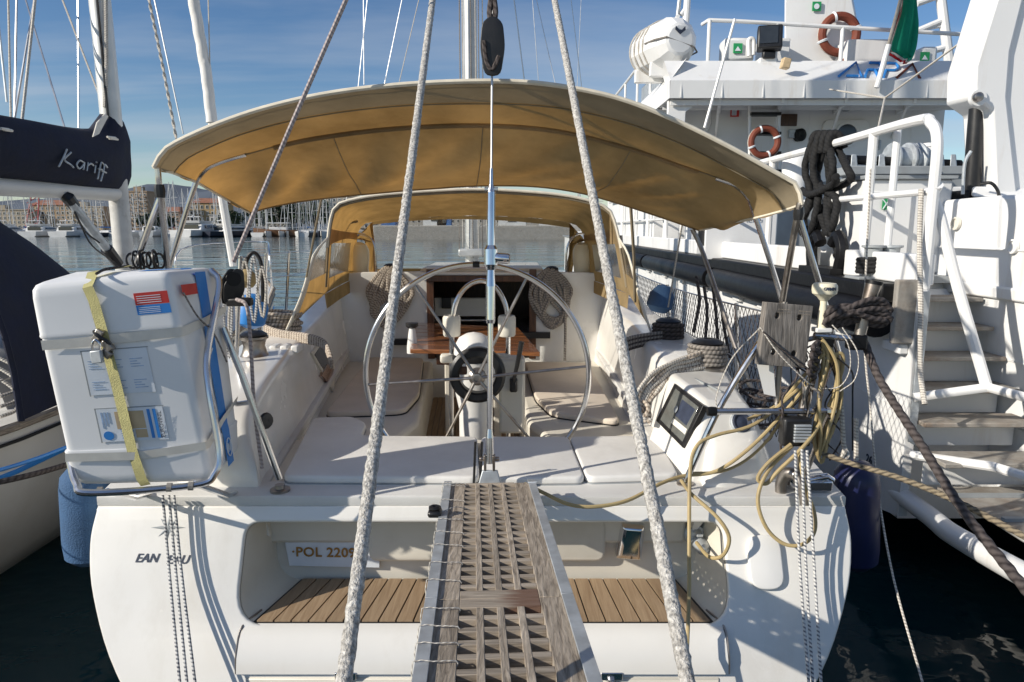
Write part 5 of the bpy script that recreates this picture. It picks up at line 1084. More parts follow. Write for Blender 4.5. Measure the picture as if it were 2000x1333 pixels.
# locker with green sign
lk = thing('deck_locker', 'white steel deck locker with green arrow sign beside the bollard', 'locker', (3.1, 5.9, DZ))
l0, l1 = U(1688, 380, 5.55).x, U(1800, 380, 5.55).x
MB().box(((l0 + l1)/2 + 0.12, 6.0, DZ + 0.40), (l1 - l0 + 0.25, 0.9, 0.74)).build('body', 'ship', lk, bevel=0.015)
MB().box(((l0 + l1)/2 + 0.12, 6.0, DZ + 0.785), (l1 - l0 + 0.29, 0.96, 0.03)).build('lid', 'shipg', lk, bevel=0.006)
MB().box((l0 + 0.2, 5.535, DZ + 0.38), (0.34, 0.02, 0.6)).build('door', 'ship', lk, bevel=0.008)
sg_ = MB().box(U(1731, 399, 5.515), (0.065, 0.004, 0.088)).build('safety_sign', 'green', lk)
for a, b in (((1724, 389), (1738, 409)), ((1738, 389), (1724, 409))): MB().bar(U(*a, 5.511), U(*b, 5.511), 0.006, 0.01, (0, 1, 0)).build('arrow', 'sticker', sg_)
# bollards
bo_ = thing('double_bollard', 'grey twin bollard wrapped with black rope on the ship deck', 'bollard', (2.9, 5.05, DZ))
for px in (1706, 1740):
    c = U(px, 488, 5.05); c.z = DZ + 0.02; MB().lathe([(0.062, 0), (0.06, 0.2), (0.062, 0.225), (0.082, 0.23), (0.082, 0.245), (0, 0.246)], c, (0, 0, 1), 18).build('post', 'shipg' if px < 1720 else 'galv', bo_)
MB().box((U(1723, 488, 5.05).x, 5.05, DZ + 0.03), (0.42, 0.22, 0.02)).build('base', 'shipg', bo_, bevel=0.004)
c1, c2 = U(1706, 480, 5.05), U(1740, 480, 5.05); P = []
for k in range(4):
    for i in range(16):
        a = 2*math.pi*i/16; e = c1 if math.cos(a) < 0 else c2; P.append(V((e.x + 0.088*math.cos(a), 5.05 + 0.1*math.sin(a), DZ + 0.06 + 0.028*k + 0.002*i)))
rope_thing('bollard_rope', 'black rope turned round the twin bollard', 'ropek', P, 0.02, sm=2)
MB().box(U(1665, 460, 6.3), (0.3, 0.25, 0.5)).build('tmp', 'crate'); cro = bpy.data.objects['tmp']; cro.name = 'storage_crate'; tag(cro, 'brown wooden crate on the ship deck behind the rail post', 'crate')
for i in range(4): MB().box(U(1665, 460, 6.3) + V((0, -0.132, -0.19 + 0.125*i)), (0.3, 0.012, 0.11)).build('slat', 'crate', cro, bevel=0.003)
# black mooring hawser hung over the rail
hx = SX + 0.05
hy = lambda px, py: UX(px, py, hx)
hk = thing('hawser', 'thick black rope coil hung over the white ship rail', 'rope', tuple(hy(1615, 285)))
loops = [[(1600, 275), (1592, 330), (1598, 390), (1583, 440), (1590, 462), (1608, 440), (1612, 380), (1608, 330), (1612, 275)], [(1622, 272), (1640, 330), (1622, 380), (1630, 430), (1640, 480), (1648, 500)], [(1612, 270), (1605, 320), (1590, 350), (1574, 430), (1582, 455), (1602, 445), (1606, 400)], [(1588, 366), (1615, 372), (1650, 352), (1652, 332), (1630, 300), (1626, 275)], [(1580, 372), (1605, 380), (1640, 362), (1655, 345)], [(1607, 270), (1598, 300), (1602, 350), (1620, 370), (1640, 390), (1640, 440), (1622, 455), (1616, 420)], [(1632, 274), (1622, 310), (1618, 350), (1626, 400), (1616, 430)]]
for k, l in enumerate(loops):
    pts = [hy(x, y) + V((-0.06 + 0.035*(k % 4) - (0.03 if j % 2 else 0), 0, 0)) for j, (x, y) in enumerate(l)]
    MB().tube(even(catmull(pts, 6), 0.012), 0.03, 10, strands=3, pitch=0.11, amp=0.12).build('rope_loop', 'ropek', hk, ang=180)
for k in range(4): MB().tube(catmull([hy(1596 + 11*k, 300) + V((-0.06, 0, 0)), hy(1598 + 11*k, 274) + V((-0.045, 0, 0.03)), hy(1600 + 11*k, 268) + V((0.02, 0, 0.02)), hy(1600 + 11*k, 290) + V((0.07, 0, 0))], 5), 0.03, 10, strands=3, pitch=0.11, amp=0.12).build('rope_loop', 'ropek', hk, ang=180)
# crane post and hydraulic ram
kn = thing('stern_crane', 'white folding crane arm with black hydraulic ram on the ship stern', 'crane', (4.1, 5.6, 2.6))
KY = 5.35
def kp(pts, y0, y1, name, m='ship', bev=0.02): return MB().prism([V((U(x, y, KY).x, y0, U(x, y, KY).z)) for x, y in pts], (0, y1 - y0, 0)).build(name, m, kn, bevel=bev)
kp([(1950, 640), (1945, 390), (1938, 215), (1903, 190), (1905, 130), (1958, -40), (2010, -40), (1975, 100), (1968, 190), (1990, 390), (2000, 640)], KY, KY + 0.35, 'arm_cheek')
kp([(1975, 640), (1972, 390), (1966, 190), (1973, 100), (2008, -40), (2110, -40), (2090, 640)], KY + 0.03, KY + 0.30, 'arm')
c = U(1904, 192, KY); MB().lathe([(0.06, -0.015), (0.06, 0.02)], c + V((0.02, 0, 0)), (0, 1, 0), 20).build('pivot', 'ship', kn); MB().lathe([(0.035, 0), (0.035, 0.03), (0.02, 0.04)], c + V((0, -0.02, 0)), (0, -1, 0), 12).build('pivot_pin', 'steeld', kn)
MB().tube([U(1908, 212, KY + 0.16), U(1906, 250, KY + 0.16), U(1902, 300, KY + 0.16), U(1896, 385, KY + 0.16)], [0.055, 0.06, 0.06, 0.062], 16).build('hydraulic_ram', 'black', kn)
MB().box(U(1890, 388, KY + 0.25), (0.22, 0.3, 0.12)).build('ram_base', 'rubber', kn, bevel=0.02)
tubep([U(1880, 380, KY), U(1884, 320, KY), U(1896, 296, KY)], 0.012, 'ram_pipe', 'galv', par=kn, sm=4)
tubep([U(1915, 360, KY - 0.05), U(1935, 358, KY - 0.1), U(1948, 372, KY - 0.1), U(1952, 390, KY)], 0.012, 'ram_hose', 'black', par=kn, sm=5)
MB().hexa([U(1900, 385, 5.3), U(2080, 385, 5.3), U(2080, 385, 7.6), U(1860, 385, 7.6), U(1900, 365, 5.4), U(2080, 365, 5.4), U(2080, 365, 7.6), U(1860, 365, 7.6)]).build('crane_base', 'ship', kn, bevel=0.02)
# winch machinery in front of the house
wm = thing('deck_winch', 'grey winch with drums and shafts on the ship aft deck', 'winch', (5, 9, DZ))
WYy = 8.6
for px, r, w in ((1738, 0.2, 0.22), (1768, 0.2, 0.12), (1792, 0.16, 0.14)): MB().lathe([(0.06, 0), (r, 0.01), (r, 0.03), (r*0.75, 0.05), (r*0.75, w), (r, w + 0.02), (r, w + 0.04), (0.06, w + 0.05)], U(px, 312, WYy), (1, 0.1, 0), 18).build('drum', 'galv', wm)
MB().cyl(U(1650, 312, WYy), U(1875, 322, WYy), 0.055, 12).build('shaft', 'rubber', wm)
for px in (1668, 1722, 1805, 1838, 1862): MB().hexa([U(px - 9, 352, WYy - .1), U(px + 9, 352, WYy - .1), U(px + 9, 352, WYy + .15), U(px - 9, 352, WYy + .15), U(px - 5, 302, WYy - .08), U(px + 5, 302, WYy - .08), U(px + 5, 302, WYy + .1), U(px - 5, 302, WYy + .1)]).build('bracket', 'galv', wm, bevel=0.01)
MB().box(U(1760, 336, WYy), (1.5, 0.5, 0.1)).build('bed', 'shipg', wm, bevel=0.01); MB().box(U(1760, 362, WYy), (1.3, 0.4, 0.28)).build('gearbox', 'shipg', wm, bevel=0.02)
MB().lathe([(0.07, 0), (0.07, 0.14), (0.08, 0.15), (0.08, 0.19), (0, 0.2)], U(1812, 312, WYy), (0, 0, 1), 14).build('motor', 'ship', wm)
MB().lathe([(0.16, -0.06), (0.16, 0.03), (0.05, 0.06)], U(1860, 338, WYy), (0, 0, 1), 16).build('chain_wheel', 'rust', wm)
MB().cyl(U(1838, 352, WYy - 0.1), U(1838, 370, WYy - 0.1), 0.03, 10).build('valve', 'gold', wm); MB().cyl(U(1852, 352, WYy - 0.1), U(1852, 370, WYy - 0.1), 0.03, 10).build('valve', 'gold', wm)
# ---------------- deckhouse
HY = 13.6
hl, hr = U(1330, 250, HY).x, U(1842, 250, HY).x
ht = U(1500, 190, HY).z
dh = thing('deckhouse', 'white ship deckhouse with overhanging bridge deck and round porthole door', 'deckhouse', (5.5, 14, DZ))
MB().box(((hl + hr)/2, HY + 5, (DZ + ht)/2), (hr - hl, 10, ht - DZ)).build('house_wall', 'ship', dh)
# overhanging deck with sloped fascia
OY = 12.3
oL, oR = U(1308, 180, OY).x, U(1925, 205, OY).x
zb, zt, zm = U(1600, 192, OY).z, U(1600, 118, OY + 0.5).z, U(1600, 158, OY).z
prof = [(OY, zb), (OY - 0.02, zm), (OY + 0.55, zt), (OY + 0.6, zt), (OY + 0.6, zt - 0.25), (OY + 0.1, zb)]
MB().loft([[V((x, a, b)) for a, b in prof] for x in (oL, oL + 0.05, oR - 0.05, oR)]).build('fascia', 'ship', dh, ang=20)
MB().hexa([(oL + .02, OY + 0.05, zb + 0.01), (oR, OY + 0.05, zb + 0.01), (oR, 24, zb + 0.01), (oL + .02, 24, zb + 0.01), (oL + .02, OY + 0.5, zb + 0.12), (oR, OY + 0.5, zb + 0.12), (oR, 24, zb + 0.12), (oL + .02, 24, zb + 0.12)]).build('bridge_deck', 'ship', dh)
for x in (oL + 0.9, oL + 2.0, oL + 3.1, oL + 4.3): MB().bar((x, OY + 0.1, zb - 0.03), (x + 0.35, HY, zb - 0.03), 0.05, 0.08).build('deck_beam', 'ship', dh); MB().bar((x + 0.1, OY + 0.5, zb - 0.02), (x + 0.3, HY, zb - 0.5), 0.04, 0.05).build('deck_bracket', 'ship', dh)
MB().bar((oL + .05, OY + 0.15, zb - 0.05), (oR - .05, OY + 0.15, zb - 0.05), 0.04, 0.09).build('deck_beam', 'ship', dh); MB().bar((oL + .05, OY + 0.75, zb - 0.04), (oR - .05, OY + 0.75, zb - 0.04), 0.04, 0.07).build('deck_beam', 'ship', dh)
# side bulwark of the bridge deck running forward, with blue lettering
sbw = MB(); sbw.loft([[V((oL, OY, zb)), V((oL - 0.0, OY + 0.02, zm)), V((oL + 0.35, OY + 0.3, zt))], [V((oL, 24, zb)), V((oL, 24, zm)), V((oL + 0.35, 24, zt))]]); sbw.build('side_bulwark', 'ship', dh, ang=15)
for Y in (12.5, 13.4): MB().prism([V((oL + 0.02, Y, DZ)), V((oL + 0.3, Y, DZ)), V((oL + 0.34, Y, zb - 0.2)), V((oL + 0.6, Y, zb)), V((oL + 0.02, Y, zb))], (0, 0.08, 0)).build('deck_pillar', 'ship', dh, bevel=0.01)
MB().prism([V((oL + 0.04, 13.5, zb)), V((oL + 0.04, 13.5, DZ)), V((oL + 0.04, 20, DZ)), V((oL + 0.04, 20, zb)), V((oL + 0.04, 15.6, zb)), V((oL + 0.04, 15.2, zb - 0.55)), V((oL + 0.04, 14.6, zb - 0.75)), V((oL + 0.04, 14.0, zb - 0.55)), V((oL + 0.04, 13.8, zb))], (0.06, 0, 0)).build('side_screen', 'ship', dh)
# round hatch ring in the passage
MB().torus((oL + 0.75, HY - 0.02, U(1320, 235, HY).z), 0.32, 0.04, (0, 1, 0), 24, 6).build('hatch_ring', 'ship', dh)
# door with porthole
dc = U(1660, 262, HY); zd = [U(1605, 235, HY), U(1695, 235, HY)]
dpl = rpoly([(zd[0].x, DZ + 0.25), (zd[1].x, DZ + 0.25), (zd[1].x, zd[0].z), (zd[0].x, zd[0].z)], 0.16, 5)
dr = plate('door', dpl, [], 0.08, Matrix.Translation((0, HY - 0.03, 0)) @ Matrix.Rotation(math.pi/2, 4, 'X'), 'ship', dh, bevel=0.015)
pc_ = U(1653, 264, HY - 0.08); MB().lathe([(0.24, 0), (0.24, 0.03), (0.20, 0.035), (0.195, 0.02)], pc_, (0, -1, 0), 24, caps=False).build('porthole_rim', 'ship', dr); MB().lathe([(0.197, 0.02), (0.1, 0.024), (0, 0.025)], pc_, (0, -1, 0), 24).build('porthole_glass', 'lead', dr)
MB().tube([U(1718, 275, HY - 0.05), U(1716, 292, HY - 0.09)], 0.03, 8).build('door_handle', 'galv', dr)
# fittings on the wall
for px in (1400, 1580, 1780): MB().box((U(px, 250, HY).x, HY - 0.003, (DZ + ht)/2), (0.015, 0.01, ht - DZ - 0.1)).build('weld_seam', 'ship', dh)
for k in range(7): MB().box((U(1330 + 80*k, 180, OY).x, OY - 0.012, (zb + zm)/2), (0.014, 0.012, (zm - zb)*0.9)).build('weld_seam', 'ship', dh)
wlp = MB().lathe([(0.10, 0), (0.10, 0.06), (0.07, 0.12), (0, 0.14)], U(1651, 208, HY), (0, -1, -0.2), 14).build('wall_lamp', 'galv', dh)
MB().box(U(1541, 235, HY - 0.03), (0.3, 0.05, 0.22)).build('junction_box', 'dkwood', dh, bevel=0.01)
MB().lathe([(0.12, 0), (0.12, 0.1), (0.07, 0.12), (0, 0.1)], U(1558, 265, HY), (0.3, -1, 0), 16).build('horn', 'rubber', dh)
MB().box(U(1546, 262, HY - 0.04), (0.12, 0.08, 0.16)).build('horn_box', 'galv', dh, bevel=0.01)
tubep([U(1620, 198, HY - .03), U(1660, 203, HY - .03), U(1700, 200, HY - .03), U(1760, 212, HY - .03), U(1800, 207, HY - .03)], 0.018, 'cable', 'shipg', par=dh)
MB().box(U(1435, 218, HY - .02), (0.16, 0.03, 0.2)).build('notice', 'red', dh)
for px in (1432, 1436): MB().box(U(px, 218, HY - .04), (0.05, 0.01, 0.15)).build('notice_paper', 'sticker', dh)
# ladder
ld = thing('wall_ladder', 'white steel ladder with dark treads leaning on the deckhouse', 'ladder', tuple(U(1495, 300, 12.9)))
LY = 12.95
for px in (1464, 1521): tubep([U(px, 340, LY), U(px, 180, LY)], 0.03, 'rail', par=ld, sm=0)
for py in (187, 224, 262, 300, 335): MB().bar(U(1464, py, LY), U(1522, py, LY), 0.2, 0.05).build('tread', 'rubber', ld)
def lifering(c, R, name, label, ax=(0, -1, 0)):
    t = thing(name, label, 'life ring', tuple(c)); c = V(c)
    MB().torus(c, R, R*0.25, ax, 40, 10).build('ring', 'ring', t)
    axv = V(ax).normalized(); x = V((1, 0, 0)); z = V((0, 0, 1))
    for k in range(4):
        a = math.pi*k/2 + 0.35; d = x*math.cos(a) + z*math.sin(a); tdir = -x*math.sin(a) + z*math.cos(a)
        MB().torus(c + d*R, R*0.27, R*0.05, tdir, 14, 5).build('tape', 'sticker', t); MB().torus(c + d*R + tdir*R*0.06, R*0.265, R*0.035, tdir, 14, 5).build('tape', 'sticker', t)
    MB().torus(c, R*1.22, 0.014, ax, 40, 5).build('grab_line', 'ropew', t)
    return t
lifering(U(1493, 278, 12.7), 0.24, 'life_ring', 'orange life ring at the foot of the deckhouse ladder')
# ---------------- upper deck things
TY = 12.9
zr = zt
lifering(U(1639, 68, 13.4), 0.32, 'life_ring', 'faded orange life ring hung on the white funnel casing')
rope_thing('ring_line', 'orange line hanging from the life ring on the funnel casing', 'ring', [U(1650, 85, 13.3), U(1658, 105, 13.25), U(1650, 120, 13.2), U(1658, 132, 13.2)], 0.05)
fn = thing('funnel_casing', 'tall white tapered funnel casing behind the bridge rail', 'funnel', (6, 14, zr))
f0 = [U(1532, 125, 13.6), U(1585, 128, 13.55), U(1690, 128, 13.55), U(1690, 120, 15.2), U(1532, 120, 15.2)]
f1 = [U(1533, -60, 13.6), U(1583, -60, 13.55), U(1652, -60, 13.55), U(1655, -60, 15.2), U(1533, -60, 15.2)]
MB().loft([f0, f1], close_u=True, cap1=True).build('casing', 'ship', fn, bevel=0.02)
sg1 = MB().box(U(1595, 13, 13.52), (0.16, 0.02, 0.16)).build('safety_sign', 'green', fn); MB().lathe([(0.05, 0), (0.05, 0.004), (0, 0.004)], U(1595, 13, 13.5), (0, -1, 0), 14).build('sign_symbol', 'sticker', sg1)
rl = thing('bridge_rail', 'white tube railing round the upper bridge deck', 'railing', (5.5, 12.9, zr))
rp_ = [U(1372, 48, 13.4), U(1384, 40, 13.0), U(1440, 42, 12.95), U(1920, 70, 12.95)]
MB().tube(rp_, 0.035, 8).build('top_tube', 'ship', rl)
for px in (1386, 1518, 1646, 1900): y = 40 + (px - 1384)*0.056; tubep([U(px, y, 12.95), V((U(px, y, 12.95).x, 12.95, zr - 0.05))], 0.035, 'post', par=rl, sm=0)
for k, (Y0, Y1) in enumerate(((13.4, 26),)):
    a, b = V((oL + 0.3, 13.2, zr + 0.85)), V((oL + 0.3, 26, zr + 0.85)); tubep([a, b], 0.035, 'top_tube', par=rl, sm=0)
    for Y in (14, 15.6, 17.2, 19, 21, 23, 25.5): tubep([(oL + 0.3, Y, zr - 0.05), (oL + 0.3, Y, zr + 0.85)], 0.03, 'post', par=rl, sm=0)
MB().box((oL + 0.9, 17.5, zr + 0.3), (0.5, 2.2, 0.7)).build('vent_trunk', 'galv', dh, bevel=0.03); MB().box((oL + 0.9, 21, zr + 0.3), (0.5, 1.4, 0.6)).build('vent_trunk', 'galv', dh, bevel=0.03)
# liferaft canister
lr = thing('raft_canister', 'white barrel-shaped raft canister strapped on the bridge deck corner', 'raft canister', (3.2, 13.2, 5.6))
a, b = U(1266, 108, 14.3), U(1318, 82, 13.15); ax_ = (b - a).normalized(); ll = (b - a).length
r = 0.46
MB().lathe([(0, -0.12), (r*0.45, -0.11), (r*0.85, 0.02), (r*0.98, 0.18), (r, ll*0.5), (r*1.0, ll - 0.16), (r*0.9, ll + 0.03), (r*0.62, ll + 0.20), (r*0.5, ll + 0.23), (0, ll + 0.235)], a, ax_, 12).build('shell', 'raft', lr, ang=20)
for f in (0.15, 0.32, 0.5, 0.66): MB().torus(a.lerp(b, f), r*1.005, 0.016, ax_, 32, 5).build('strap', 'ropew', lr)
sd = ax_.cross(V((0, 0, 1))).normalized(); upv = sd.cross(ax_)
MB().tube([b + sd*r*1.0 + ax_*-0.3, b + sd*r*0.92 + ax_*0.05, b + sd*r*0.6 + ax_*0.22 + upv*0.02, b - sd*r*0.6 + ax_*0.22 - upv*0.12, b - sd*r*0.95 + ax_*0.03 - upv*0.16, b - sd*r + ax_*-0.3 - upv*.16], 0.016, 5).build('seam', 'ropeg', lr)
lgm = MB(); cc_ = b + ax_*0.24 + upv*0.15 + sd*0.02; x_ = sd if sd.x > 0 else -sd
lgm.prism([cc_ + x_*p + upv*q for p, q in ((-0.09, 0.06), (-0.03, 0.0), (0.03, 0.0), (0.09, 0.06), (0.10, 0.0), (0.0, -0.08), (-0.10, 0.0))], ax_*0.01); lgm.build('print', 'inkd', lr)
for f in (0.2, 0.8): MB().box(a.lerp(b, f) + V((0, 0, -0.45)), (0.7, 0.12, 0.25)).build('cradle', 'ship', lr, bevel=0.02)
# twin tubes of a light mast behind the canister
lm = thing('light_mast', 'white tripod light mast rising behind the raft canister', 'mast', tuple(U(1335, 60, 14.5)))
tubep([U(1338, 70, 14.5), U(1346, -60, 14.5)], 0.07, 'tube', par=lm, sm=0); tubep([U(1320, 60, 14.5), U(1334, -60, 14.5)], 0.04, 'tube', 'galv', par=lm, sm=0); tubep([U(1330, 30, 14.5), U(1344, 12, 14.5)], 0.05, 'brace', par=lm, sm=0)
# floodlight
fd = thing('floodlight', 'black floodlight with glass front on the bridge rail', 'floodlight', tuple(U(1503, 80, 12.8)))
R_ = Matrix.Rotation(-0.25, 3, 'Z') @ Matrix.Rotation(-0.2, 3, 'X')
c = U(1503, 76, 12.8); MB().box(c, (0.42, 0.2, 0.42), R_).build('housing', 'black', fd, bevel=0.03); MB().box(c + R_ @ V((-0.02, -0.105, 0.02)), (0.3, 0.02, 0.3), R_).build('lens', 'lead', fd)
MB().box(c + V((0, 0, -0.28)), (0.22, 0.1, 0.12)).build('bracket', 'black', fd, bevel=0.02); MB().box(c + V((0, 0.1, -0.42)), (0.3, 0.2, 0.2)).build('stand', 'ship', fd, bevel=0.01)
# equipment boxes with green signs
for k, (px, py, lab) in enumerate(((1438, 98, 'small white box with green sign beside the floodlight'), (1803, 115, 'small white box with green sign behind the flag'))):
    e = thing('equipment_box', lab, 'box', tuple(U(px, py + 10, 13.3))); w_ = 0.55 if k == 0 else 0.3
    MB().box(U(px, py + 4, 13.3), (w_, 0.4, 0.42)).build('body', 'ship', e, bevel=0.06); s_ = MB().box(U(px + 3, py - 3, 13.08), (0.16, 0.02, 0.17)).build('safety_sign', 'green', e)
    MB().prism([U(px - 3, py + 2, 13.065), U(px + 9, py + 2, 13.065), U(px + 3, py - 7, 13.065)], (0, -0.004, 0)).build('sign_symbol', 'sticker', s_)
tubep([U(1463, 110, 13.0), U(1462, 82, 13.0), U(1467, 76, 13.0), U(1472, 82, 13.0), U(1471, 108, 13.0)], 0.04, 'gooseneck', par=dh, sm=4)
MB().box(U(1690, 112, 13.3), (0.9, 0.5, 0.5)).build('vent_trunk', 'ship', dh, bevel=0.02); MB().box(U(1508, 108, 13.4), (0.5, 0.4, 0.5)).build('vent_trunk', 'ship', dh, bevel=0.02)
for px, py in ((1534, 125), (1896, 142)): MB().box(U(px, py, OY + 0.05), (0.14, 0.14, 0.17), Matrix.Rotation(0.2, 3, 'Y')).build('deck_light', 'tan', dh, bevel=0.015)
# lettering on the fascia
fx = Matrix.Identity(4) @ frame(U(1700, 138, OY + 0.26) + V((0, -0.03, 0.0)), (1, 0, -0.025), (0, 0.55, zt - zm))
def fl_(pts, m, w=0.05):
    return MB().tube([fx @ V((a - 0.03 + 0.62*b, b, 0.004)) for a, b in pts], w/2, 6).build('lettering', m, dh)
hh = 0.26; fx = fx @ Matrix.Diagonal((0.82, 1, 1, 1))
fl_([(-0.60, -hh), (-0.36, hh), (-0.12, -hh)], 'blue'); fl_([(-0.44, -hh + 0.02), (-0.20, -hh + 0.02)], 'blue')
fl_([(-0.05, -hh), (-0.05, 0.0), (0.16, 0.0), (0.22, 0.06), (0.22, 0.14), (0.14, hh), (-0.07, hh)], 'blue'); fl_([(0.10, 0.0), (0.24, -hh)], 'blue')
fl_([(0.34, -hh), (0.34, 0.0), (0.52, 0.0), (0.58, 0.06), (0.58, 0.14), (0.50, hh), (0.32, hh)], 'blue')
fl_([(0.62, -hh), (0.86, hh), (1.10, -hh)], 'ring')
# flag and staff
fg = thing('ship_flag', 'limp green white and red flag on its staff at the bridge rail', 'flag', tuple(U(1715, 150, 12.2)))
tubep([U(1712, 172, 12.2), U(1736, 88, 12.2)], 0.045, 'staff_socket', par=fg, sm=0); tubep([U(1732, 100, 12.2), U(1775, -60, 12.2)], 0.03, 'staff', 'rust', par=fg, sm=0)
def flagstrip(ofs, m, dy=0.0):
    L_ = [(1772, -40), (1762, 20), (1750, 60), (1740, 95), (1752, 100), (1772, 112)]; R2 = [(1790, -40), (1795, 20), (1797, 50), (1793, 90), (1784, 115), (1778, 118)]
    l = catmull([U(x + ofs, y, 12.2) for x, y in L_], 4); r_ = catmull([U(x + ofs, y, 12.2) for x, y in R2], 4); rows = []
    for i in range(7):
        f = i/6; rows.append([p.lerp(q, f) + V((0, 0.1*math.sin(f*9) + dy, 0)) for p, q in zip(l, r_)])
    MB().loft(rows).build('cloth', m, fg, ang=180)
flagstrip(0, 'flagg'); flagstrip(4, 'flagw', 0.12); flagstrip(7, 'flagr', 0.24)
# lattice leg at the right of the flag
lt = thing('mast_leg', 'white ladder-like mast leg behind the flag', 'mast', tuple(U(1840, 130, 14)))
tubep([U(1855, 132, 14), U(1830, -60, 14)], 0.09, 'leg', par=lt, sm=0); 
for a, b in (((1794, 108), (1850, 92)), ((1790, 62), (1842, 40)), ((1790, 8), (1834, -8))): tubep([U(*a, 14), U(*b, 14)], 0.06, 'rung', par=lt, sm=0)
tubep([U(1790, 60, 14), U(1850, 50, 14)], 0.03, 'rung', par=lt, sm=0)
# ship lines
for k, (a, b, lab) in enumerate((((1620, 175, 11.9), (1728, 192, 9), 'thin line running under the bridge overhang'), ((1925, 48, 7), (1728, 192, 9), 'thin grey line from the crane to the knot under the overhang'), ((1728, 192, 9), (1697, 335, 6), 'pale line hanging down to the ship rail post'))):
    rope_thing('ship_line', lab, 'ropew', [U(*a), U(*b)], 0.012, sm=0, n=6)
rope_thing('whip_aerial', 'white whip aerial leaning above the bimini edge', 'white', [U(1376, 250, 9), U(1435, 38, 9)], 0.018, cat='aerial', sm=0)
# white capped ventilator by the rail, foam-lined things further forward along the deck
vc = MB().lathe([(0.12, -0.3), (0.14, 0.12), (0.12, 0.2), (0.08, 0.24), (0, 0.25)], U(1553, 345, 7.2), (0, 0, 1), 18).build('ventilator', 'ship'); tag(vc, 'white mushroom ventilator by the bimini corner on the ship deck', 'ventilator')
rk = thing('pipe_rack', 'white deck structure with red hoses forward along the ship side', 'rack', (3.2, 17, DZ))
for i in range(7):
    x = 2.9 + 0.12*(i % 2); Y = 9.5 + i*1.25; MB().box((x + 0.4, Y, DZ + 0.55), (0.5, 0.5, 1.0 + 0.25*(i % 3))).build('locker', 'ship', rk, bevel=0.02)
for i in range(5): tubep([V((3.1, 10 + i*1.4, DZ + 1.25)), V((3.0, 10.5 + i*1.4, DZ + 1.4 + 0.1*(i % 2))), V((3.1, 11 + i*1.4, DZ + 1.25))], 0.06, 'hose', 'ring', par=rk)
ma = MB().box(U(1440, 452, 8.6), (0.8, 0.05, 0.7)).build('name_board', 'ship', rk, bevel=0.01)
letters('lettering', 'EMERG', 0.10, frame(U(1462, 428, 8.56), (1, 0, 0), (0, 0, 1)), 'inkd', ma, 0.001)
MB().lathe([(0.16, 0), (0.15, 0.3), (0.18, 0.32), (0.18, 0.36), (0, 0.37)], U(1385, 480, 9.4), (0, 0, 1), 16).build('bollard_post', 'rubber', rk)
MB().box((4.6, 11.5, DZ + 0.5), (2.2, 1.2, 1.0)).build('cargo_box', 'shipg', rk, bevel=0.03)
# ================================================================ neighbouring yacht to port
M['hullg'] = mat('neighbour_gelcoat', (0.62, 0.61, 0.58), 0.4, var=0.05, scale=2, dirt=0.35, dirtcol=(0.40, 0.35, 0.28), thr=0.48)
M['lastic'] = mat('peeling_mast', (0.55, 0.54, 0.51), 0.5, var=0.1, scale=9, dirt=0.9, dirtcol=(0.22, 0.20, 0.17), thr=0.50)
nbt = thing('neighbour_yacht', 'older grey-white sailing yacht moored beside, with navy sail cover', 'sailing yacht', (-4.5, 6.5, 0))
NX = -4.55
hsec = []
for Y, k, zt in ((1.9, 0.72, 1.15), (2.4, 1.05, 1.15), (4.2, 1.40, 1.18), (6.5, 1.52, 1.2), (9, 1.25, 1.3), (11, 0.7, 1.45), (12.3, 0.06, 1.55)):
    pr = [(1.0, zt), (0.985, zt - 0.2), (0.93, zt - 0.5), (0.8, 0.25), (0.55, -0.1), (0, -0.4)]
    hsec.append([V((NX + a*k, Y, z)) for a, z in pr] + [V((NX - a*k, Y, z)) for a, z in pr[:-1][::-1]])
MB().loft(hsec, cap0=True).build('hull', 'hullg', nbt, ang=60)
dkp = [V((s[0].x, s[0].y, 0)) for s in hsec]; dkm = [V((s[-1].x, s[-1].y, 0)) for s in hsec]
MB().loft([[s[0] + V((0, 0, 0.012)) for s in hsec], [V((NX, s[0].y, s[0].z + 0.05)) for s in hsec], [s[-1] + V((0, 0, 0.012)) for s in hsec]]).build('deck', 'deck', nbt)
MB().tube([s[0] + V((0.01, 0, 0.03)) for s in hsec], 0.03, 6).build('toe_rail', 'grey', nbt)
MB().tube([s[0] + V((0.02, 0, -0.06)) for s in hsec[1:]], 0.012, 6).build('rubbing_strake', 'black', nbt)
MB().tube([hsec[i][1].lerp(hsec[i][2], 0.25) + V((0.006, 0, 0)) for i in range(1, 7)], 0.018, 6).build('blue_line', 'blue', nbt)
cs_ = []
for Y, k, z in ((4.6, 0.95, 1.62), (6.5, 0.98, 1.68), (9, 0.75, 1.68), (10, 0.45, 1.5)): cs_.append([V((NX + a*k, Y, w)) for a, w in ((-1.1, 1.2), (-1.0, z - 0.08), (-0.85, z), (0.85, z), (1.0, z - 0.08), (1.1, 1.2))])
MB().loft(cs_, cap0=True, cap1=True).build('cabin', 'hullg', nbt, ang=40)
for Y in (5.6, 6.6): MB().box((NX + 1.02, Y, 1.46), (0.06, 0.5, 0.13)).build('cabin_window', 'lead', nbt, bevel=0.02)
MB().box((NX + 1.05, 5.0, 1.42), (0.05, 0.16, 0.26)).build('blue_panel', 'blue', nbt)
# navy sprayhood, rounded
rows = []
for i in range(13):
    f = i/12; Y = 4.2 + 1.3*f; h = 1.62*math.cos(f*1.1)**0.5; w = 1.15 - 0.1*f; row = []
    for j in range(25):
        a = math.pi*j/24; row.append(V((-4.27 + w*math.cos(a), Y, 1.24 + h*math.sin(a)**0.8)))
    rows.append(row)
MB().loft(rows).build('sprayhood', 'navy', nbt, ang=180)
MB().tube(rows[0], 0.02, 8).build('sprayhood_hem', 'navy', nbt)
